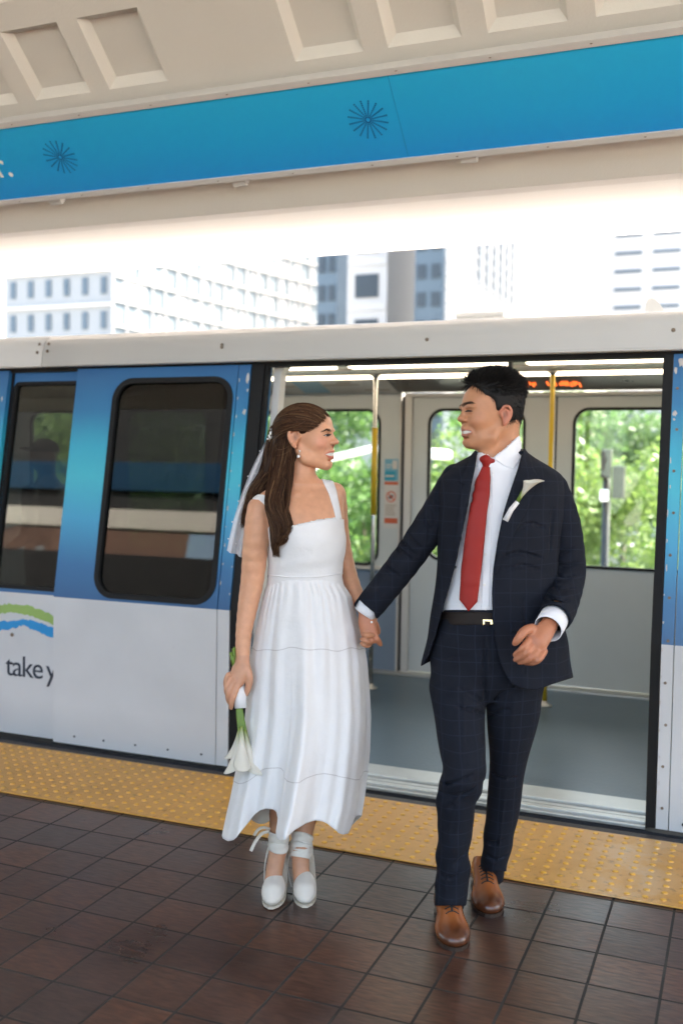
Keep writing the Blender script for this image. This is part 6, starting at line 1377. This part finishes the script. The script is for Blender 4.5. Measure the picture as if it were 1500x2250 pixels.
for frac in (.292, .80):
    i0 = frac * (NV - 1); P1 = []; P2 = []
    for j in range(NT):
        i = int(i0); f_ = i0 - i; p_ = SK[i, j] * (1 - f_) + SK[i + 1, j] * f_; dn = SK[i + 1, j] - SK[i, j]; dn = dn / np.linalg.norm(dn); nn = nrm[i, j]; P1.append(p_ - dn * .0016 + nn * .0028); P2.append(p_ + dn * .0016 + nn * .0028)
    mk('trim', P1 + P2, [(j, (j + 1) % NT, NT + (j + 1) % NT, NT + j) for j in range(NT)], M['seam'], sk)
# ---- shoes: closed canvas toe on a rope wedge, ribbons round the ankle
def wedge(tx, ty, ank, lift=0.0, hx=0.0):
    tip = PT(tx, ty, gdepth(tx, ty)); tip[2] = 0; fw = -FD + RX * hx; fw /= np.linalg.norm(fw); la = np.cross(UPZ, fw); q = lambda x, y, z: tip + fw * (x - .235) + la * y + UPZ * (z + lift); ax_ = np.array([fw, la, UPZ])
    F_ = Field([q(x, y, z) for x in (-.03, .26) for y in (-.07, .07) for z in (-.02, .22)], .0026)
    F_.cone(q(.02, 0, .10), q(.03, 0, .135), .030, .028, .015); F_.ell(q(.166, 0, .036), (.056, .038, .032), ax_, .015); F_.ell(q(.200, 0, .027), (.042, .030, .022), ax_, .015); F_.chain([q(.145, 0, .056), q(.19, 0, .042)], [.030, .030], .02)
    F_.plane(q(.12, 0, .078), fw * -.85 + UPZ * .55, *[f_(np.array([q(.05, -.07, .03), q(.20, .07, .20)]), axis=0) for f_ in (np.min, np.max)])
    F_.plane(q(0, 0, .010), -UPZ)
    V, Fc = F_.mesh(2); s_ = fast_mk('shoe', V, Fc, M['canvas'], wo)
    n = 10; prof = []
    xs_ = np.linspace(-.012, .238, 14); V = []; F2 = []
    for x in xs_:
        e = (x - .113) / .127; w = .040 * math.sqrt(max(.02, 1 - abs(e) ** (2.4 if e > 0 else 4))) * (.80 + .25 * min(1, max(0, (x) / .16))); h = .008 + .096 * max(0, 1 - max(0, x - .03) / .135) ** 1.15 if x > .03 else .104
        for y, z in ((-w, 0), (-w * 1.0, h), (w * 1.0, h), (w, 0)): V.append(q(x, y, z))
    for i in range(len(xs_) - 1):
        for j in range(4): F2.append((i * 4 + j, i * 4 + (j + 1) % 4, (i + 1) * 4 + (j + 1) % 4, (i + 1) * 4 + j))
    F2 += [(0, 1, 2, 3), tuple(4 * 13 + j for j in (3, 2, 1, 0))]; mk('rope_wedge', V, F2, M['rope'], s_)
    return s_
w1 = wedge(595, 2000, None, .004, -.06); w2 = wedge(670, 1994, None, 0, .05)
def wrap(name, a, b, ra, rb, par, n=30, th=.002, amp=.0015, ph=0):
    a, b = np.asarray(a), np.asarray(b); ax_ = (b - a) / np.linalg.norm(b - a); u = np.cross(ax_, FD); u /= np.linalg.norm(u); w = np.cross(u, ax_); V = []; rows = 7
    for rr_ in range(rows):
        t = rr_ / (rows - 1)
        for j in range(n): q = 2 * math.pi * j / n; r_ = ra + (rb - ra) * t + amp * math.sin(9 * t + 2 * q + ph); V.append(a + (b - a) * t + (math.cos(q) * u + math.sin(q) * w) * r_ + ax_ * .004 * math.sin(q + ph))
    F = [(i * n + j, i * n + (j + 1) % n, (i + 1) * n + (j + 1) % n, (i + 1) * n + j) for i in range(rows - 1) for j in range(n)]
    o = mk(name, V, F, M['canvas'], par, smooth=True); m_ = o.modifiers.new('t', 'SOLIDIFY'); m_.thickness = th; m_.offset = 1; return o
wrap('ribbon', P3(613, 1822, 3.40), P3(612, 1846, 3.412), .0365, .0345, w1, ph=0); wrap('ribbon', P3(612, 1843, 3.411), P3(611, 1866, 3.417), .0355, .0345, w1, ph=1.3)
wrap('ribbon', P3(664, 1836, 3.487), P3(661, 1858, 3.47), .0395, .0365, w2, ph=.4); wrap('ribbon', P3(662, 1852, 3.474), P3(659, 1872, 3.46), .037, .0355, w2, ph=2.1); wrap('ribbon', P3(660, 1869, 3.462), P3(659, 1886, 3.452), .0355, .0345, w2, ph=1)
def ribbon(name, pts, w, par, nrm_=None):
    pts = np.array(pts, float); _, pts = cat1(np.arange(len(pts)), pts, 24); V = []
    t = np.gradient(pts, axis=0); 
    for i, p_ in enumerate(pts):
        s_ = np.cross(t[i], FD if nrm_ is None else nrm_); s_ /= np.linalg.norm(s_) + 1e-9; ww = w * (1 if i < 21 else 1.0); V += [p_ - s_ * ww / 2, p_ + s_ * ww / 2]
    F = [(2 * i, 2 * i + 1, 2 * i + 3, 2 * i + 2) for i in range(len(pts) - 1)]; o = mk(name, V, F, M['canvas'], par, smooth=True); m_ = o.modifiers.new('t', 'SOLIDIFY'); m_.thickness = .0016; return o
ribbon('ribbon_tail', [P3(592, 1826, 3.39), P3(575, 1832, 3.37), P3(562, 1848, 3.36), P3(551, 1870, 3.36)], .011, w1); ribbon('ribbon_tail', [P3(594, 1822, 3.39), P3(578, 1818, 3.36), P3(566, 1824, 3.35), P3(558, 1836, 3.35)], .010, w1)
ribbon('heel_strap', [P3(592, 1858, 3.44), P3(586, 1880, 3.46), P3(582, 1905, 3.44), P3(581, 1935, 3.40)], .011, w1, RX + FD * .5); ribbon('heel_strap', [P3(640, 1850, 3.49), P3(634, 1880, 3.50), P3(632, 1910, 3.49), P3(640, 1950, 3.44)], .013, w2, RX + FD * .6)

# ---- hair
g = np.random.default_rng(11); HH = lambda x, y, z: HW + (fwW * x + latW * y + UPZ * z) / 1000
fhw = Field([PT(x, y, d) for x in (500, 745) for y in (875, 1225) for d in (3.14, 3.62)], .003)
fhw.ell(HH(-14, 0, 16), np.array((95, 78, 85)) / 1000, axW, .01); fhw.ell(HH(26, 0, 40), np.array((52, 60, 48)) / 1000, axW, .02)
fhw.ell(HH(-50, 0, -10), np.array((56, 68, 74)) / 1000, axW, .03)
fhw.chain([P3(628, 985, 3.40), P3(608, 1040, 3.41), P3(592, 1090, 3.42), P3(572, 1130, 3.43)], [.050, .048, .040, .012], .03, sq=(FD, .8))
fhw.chain([P3(628, 1000, 3.36), P3(615, 1060, 3.325), P3(611, 1110, 3.295), P3(611, 1160, 3.272), P3(608, 1200, 3.268)], [.036, .028, .024, .018, .006], .02, sq=(FD, .7))
fhw.ell(HH(86, 0, -30), np.array((88, 110, 96)) / 1000, axW, .012, 's'); fhw.ell(HH(8, 84, -52), np.array((46, 40, 52)) / 1000, axW, .01, 's'); fhw.ell(HH(-20, 84, -24), np.array((27, 28, 31)) / 1000, axW, .008, 's')
V, Fc = fhw.mesh(1); hw = fast_mk('hair', V, Fc, M['hair'], wo, np.tile([.030, .014, .008], (len(V), 1)))
def bez(P, k): 
    P = np.asarray(P, float); T_, Q = cat1(np.arange(P.shape[0]), P.reshape(P.shape[0], -1), k); return Q.reshape(k, *P.shape[1:])
paths = []; cols_ = []
def bundle(secs, n, k=20, jit=.003):
    """secs: (px, py, depth, half width px, half depth m)"""
    a = g.uniform(0, 2 * math.pi, n); r_ = np.sqrt(g.uniform(.35, 1, n)); u, v = r_ * np.cos(a), r_ * np.sin(a); C = []
    for i, (x, y, d, w, h) in enumerate(secs):
        ph = g.normal(0, .10, (2, n)); C.append(np.array([PT(x + (7 * math.sin(i * 2.1 + a[j]) + 6 * math.sin(i * 1.9)) * (i > 1) * min(1, w / 12) + w * (u[j] + ph[0, j]), y + g.uniform(-4, 4) + (g.uniform(-16, 10) if i == len(secs) - 1 else 0), d + h * (v[j] + ph[1, j])) for j in range(n)]))
    Q = bez(np.array(C), k); paths.append(np.transpose(Q, (1, 0, 2)))
    base = g.uniform(0, 1, n)[:, None]; c = np.array([.026, .011, .006]) * (1 - base) + np.array([.105, .048, .022]) * base; hl = g.uniform(0, 1, n) < .10; c[hl] = [.19, .105, .05]; cols_.append(c)
# over the skull to the clip at the back
n_ = 1500; S0 = []; 
for i in range(n_):
    t = g.uniform(0, 1); sd = 1 if g.uniform() < .72 else -1
    hl = np.array([(80, 2, 64), (78, 30, 56), (60, 56, 34), (36, 70, 6), (14, 76, -4), (-6, 79, -8)], float); h_ = np.array([np.interp(t * 5, range(6), hl[:, q_]) for q_ in range(3)]); h_ = h_ + g.normal(0, 4.5, 3); h_[0] -= g.uniform(0, 60) * (g.uniform() < .6); 
    h_[1] *= sd; end = np.array([-104 + g.normal(0, 5), 12 * sd + g.normal(0, 9), 12 - t * 40 + g.normal(0, 9)]); pts = []
    for q_ in np.linspace(0, 1, 12):
        p_ = h_ * (1 - q_) + end * q_; p_[2] += 20 * math.sin(math.pi * q_) * (1 - t * 1.25); o_ = np.array([-10, 0, 8.]); v_ = p_ - o_; el = np.array([103, 85, 92.]) ; kf = 1 / math.sqrt(((v_ / el) ** 2).sum()); amp_ = 1 + (.030 + .02 * math.sin(t * 30 + q_ * 3)) ; p_ = o_ + v_ * kf * amp_; pts.append(HH(*p_))
    if sd > 0 and any(-46 < (p_ - HW) @ fwW * 1000 < -2 and -46 < (p_ - HW)[2] * 1000 < 5 for p_ in pts): continue
    S0.append(pts)
S0 = np.array(S0); n_ = len(S0); S0 = np.transpose(bez(np.transpose(S0, (1, 0, 2)), 20), (1, 0, 2)); paths.append(S0); base = g.uniform(0, 1, n_)[:, None]; c = np.array([.026, .011, .006]) * (1 - base) + np.array([.105, .048, .022]) * base; hl_ = g.uniform(0, 1, n_) < .08; c[hl_] = [.15, .085, .042]; cols_.append(c)
bundle([(618, 938, 3.42, 22, .055), (609, 985, 3.43, 26, .06), (597, 1035, 3.43, 27, .055), (578, 1080, 3.42, 27, .05), (558, 1120, 3.40, 23, .045), (541, 1152, 3.38, 17, .035)], 1200)
bundle([(628, 960, 3.39, 24, .06), (622, 1010, 3.37, 24, .05), (612, 1060, 3.335, 25, .04), (610, 1110, 3.30, 23, .032), (612, 1160, 3.275, 18, .024), (604, 1196, 3.268, 13, .015), (610, 1214, 3.275, 7, .01)], 1200)
bundle([(640, 1000, 3.345, 7, .02), (634, 1050, 3.325, 9, .02), (634, 1100, 3.30, 9, .018), (624, 1150, 3.275, 10, .012), (616, 1185, 3.27, 9, .01), (604, 1200, 3.27, 6, .008)], 160)
0 and bundle([(690, 900, 3.30, 3, .01), (679, 925, 3.29, 4, .008), (672, 955, 3.295, 4, .006), (664, 985, 3.30, 3, .006), (654, 1006, 3.305, 5, .006), (640, 1016, 3.31, 6, .008)], 9)

Vh, Fh, Ch = [], [], []; off = 0
for P_, c_ in zip(paths, cols_):
    v_, f_ = strand_mesh(P_, g.uniform(.0006, .0013, len(P_))); Vh.append(v_); Fh.append(f_ + off); off += len(v_); Ch.append(np.repeat(c_, P_.shape[1] * 3, 0))
fast_mk('hair_strands', np.vstack(Vh), np.vstack(Fh), M['hair'], hw, np.vstack(Ch))
# fly-aways
fl_ = []
for pts in ([(600, 975, 3.36), (612, 988, 3.33), (632, 982, 3.31), (648, 968, 3.31)], [(606, 1001, 3.33), (620, 999, 3.32), (634, 992, 3.315), (644, 982, 3.31)], [(641, 890, 3.39), (655, 885, 3.39), (672, 889, 3.38), (684, 896, 3.37)], [(598, 968, 3.36), (620, 952, 3.32), (650, 944, 3.31), (668, 940, 3.30)], [(600, 960, 3.36), (624, 945, 3.32), (650, 936, 3.30), (672, 925, 3.30)]): fl_.append(bez(np.array([PT(*p_) for p_ in pts]), 14))
v_, f_ = strand_mesh(np.array(fl_), .0009); fast_mk('stray_hair', v_, f_, M['hair'], hw, np.tile([.16, .09, .05], (len(v_), 1)))
# ---- veil, clip with small pearls
def veil():
    NU, NW = 26, 34; L_ = bez(np.array([PT(*p_) for p_ in [(604, 925, 3.43), (588, 960, 3.45), (562, 1010, 3.47), (540, 1060, 3.475), (522, 1110, 3.47), (508, 1160, 3.46), (497, 1211, 3.45)]]), NW); R_ = bez(np.array([PT(*p_) for p_ in [(600, 944, 3.41), (594, 985, 3.43), (580, 1040, 3.46), (566, 1090, 3.48), (554, 1140, 3.47), (548, 1190, 3.46), (544, 1231, 3.45)]]), NW); V = []
    for i in range(NW):
        t = i / (NW - 1)
        for j in range(NU): s_ = j / (NU - 1); p_ = L_[i] * (1 - s_) + R_[i] * s_; p_ = p_ + FD * (.006 + .014 * t) * math.sin(s_ * 15 + 1.5 * t) + FD * .02 * math.sin(math.pi * s_); V.append(p_)
    return V, [(i * NU + j, i * NU + j + 1, (i + 1) * NU + j + 1, (i + 1) * NU + j) for i in range(NW - 1) for j in range(NU - 1)], L_, R_
V, F, VL, VR = veil(); ve = mk('veil', V, F, M['tulle'], wo, smooth=True); V2 = [np.array(p_) + FD * .012 + RX * .004 for p_ in V]; mk('veil_layer', V2, F, M['tulle'], ve, smooth=True)
def ball(c, r_, n=8):
    V = []; F = []
    for i in range(n + 1):
        for j in range(n): a = math.pi * i / n; b = 2 * math.pi * j / n; V.append(np.array(c) + r_ * np.array([math.sin(a) * math.cos(b), math.sin(a) * math.sin(b), math.cos(a)]))
    for i in range(n):
        for j in range(n): F.append((i * n + j, (i + 1) * n + j, (i + 1) * n + (j + 1) % n, i * n + (j + 1) % n))
    return np.array(V), F
pe = [ball(VL[i] + FD * -.012, .0028) for i in (9, 15, 21, 26, 30)] + [ball(VL[i] * .6 + VR[i] * .4 - FD * .02, .0026) for i in (13, 19, 25, 30)]
v, f = join(*pe); mk('veil_pearls', v, f, M['pearl'], ve, smooth=True)['kind'] = 'stuff'
v, f = join(*[ball(PT(609 - i * 1.5 + g.uniform(-3, 3), 918 + i * 4 + g.uniform(-2, 2), 3.385 + g.uniform(-.01, .01)), g.uniform(.0035, .0065)) for i in range(13)], tube([P3(608, 916, 3.395), P3(603, 940, 3.39), P3(594, 972, 3.395)], [.004, .008, .007], 8)); mk('hair_clip', v, f, M['pearl'], wo, smooth=True)
e0 = fw_.hit([(656, 991)], 3.1, 3.6)[0]; v, f = join(ball(e0 - FD * .003 + RX * .004, .0032), tube([e0 + RX * .004 - FD * .004, e0 - UPZ * .012 - FD * .004 + RX * .002], [.0007, .0007], 5), ball(e0 - UPZ * .018 - FD * .005, .0058)); mk('earring', v, f, M['pearl'], wo, smooth=True)
v, f = ball(PT(816, 1367, 3.268), .0042, 6); mk('ring', v, f, M['pearl'], wo, smooth=True)
# ---- bouquet in her hand
bq = empty('bouquet', PT(530, 1690, 3.27), 'bunch of white calla lilies held upside down beside the white dress', 'bouquet')
st = [(507, 1433, 540, 1640, 3.30), (516, 1421, 530, 1640, 3.315), (513, 1425, 522, 1640, 3.30), (519, 1424, 545, 1640, 3.31), (510, 1440, 534, 1640, 3.29)]
for x0, y0, x1, y1, d_ in st:
    v, f = tube(bez(np.array([PT(x0, y0, d_), PT(522, 1500, 3.305), PT(526 + (x1 - 533) * .35, 1560, 3.285), PT(x1 * .6 + 533 * .4, 1612, 3.275)]), 14), .0058, 10); mk('stem', v, f, M['stem'], bq, smooth=True)
v, f = tube([P3(524, 1500, 3.300), P3(528, 1530, 3.288), P3(529, 1556, 3.282)], [.018, .0205, .0195], 18); mk('ribbon_wrap', v, f, M['linen'], bq, smooth=True)
for (bx, by, bd), (tx_, ty_, td), sd, r_ in (((527, 1600, 3.275), (519, 1686, 3.26), -RX * .8 - FD * .3, .030), ((537, 1604, 3.272), (556, 1692, 3.255), RX * .9 - FD * .3, .032), ((531, 1596, 3.262), (532, 1680, 3.235), -FD + RX * .2, .029), ((525, 1604, 3.285), (516, 1660, 3.30), -RX + FD * .3, .026), ((540, 1606, 3.285), (554, 1678, 3.30), RX * .5 + FD * .4, .028)):
    lily(P3(bx, by, bd), P3(tx_, ty_, td), sd, r_, 'bloom', bq, .75, .46)

# ================================================================== passenger inside the train, seen through the tinted window
pa = empty('person', (-4.30, 5.55, 0.03), 'passenger in a dark cap and dark clothes standing inside behind the tinted window', 'person')
fp = Field([(-4.85, 5.3, -0.08), (-4.05, 5.85, 1.72)], .008); B = np.array([-4.45, 5.58, -0.08]); A3 = lambda x, y, z: B + np.array([x, y, z])
fp.ell(A3(-.01, 0, 1.58), (.095, .075, .115), k=.02); fp.ell(A3(-.095, 0, 1.56), (.02, .015, .018), k=.02); fp.chain([A3(.02, 0, 1.50), A3(.02, 0, 1.40)], [.055, .06], .03)
fp.ell(A3(.03, 0, 1.18), (.13, .20, .27), k=.04); fp.chain([A3(.02, 0, .95), A3(.03, 0, .80)], [.15, .15], .05)
for s_ in (1, -1): fp.chain([A3(.03, .19 * s_, 1.34), A3(.04, .22 * s_, 1.08), A3(-.12, .16 * s_, .98)], [.055, .045, .035], .03); fp.chain([A3(.03, .09 * s_, .85), A3(.0, .09 * s_, .48), A3(.03, .09 * s_, .19)], [.085, .06, .045], .03); fp.chain([A3(.04, .09 * s_, .155), A3(-.12, .09 * s_, .145)], [.045, .035], .02); fp.ell(A3(-.15, .15 * s_, .97), (.05, .025, .03), k=.01)
V, Fc = fp.mesh(2); z = V[:, 2]; c = np.where((z > 1.45)[:, None], [.20, .10, .06], np.where((z > .86)[:, None], [.05, .042, .036], [.05, .03, .03])); ha = (V[:, 0] < -4.53) & (z > .9) & (z < 1.04); c[ha] = [.2, .1, .06]; fast_mk('body', V, Fc, M['skin'], pa, c)
fc_ = Field([(-4.70, 5.45, 1.45), (-4.3, 5.72, 1.70)], .005); fc_.ell(A3(.0, 0, 1.62), (.108, .088, .088), k=.01); fc_.ell(A3(-.12, 0, 1.635), (.075, .065, .012), k=.01); fc_.plane(A3(0, 0, 1.615), -UPZ); V, Fc = fc_.mesh(1); fast_mk('cap', V, Fc, M['belt'], pa)
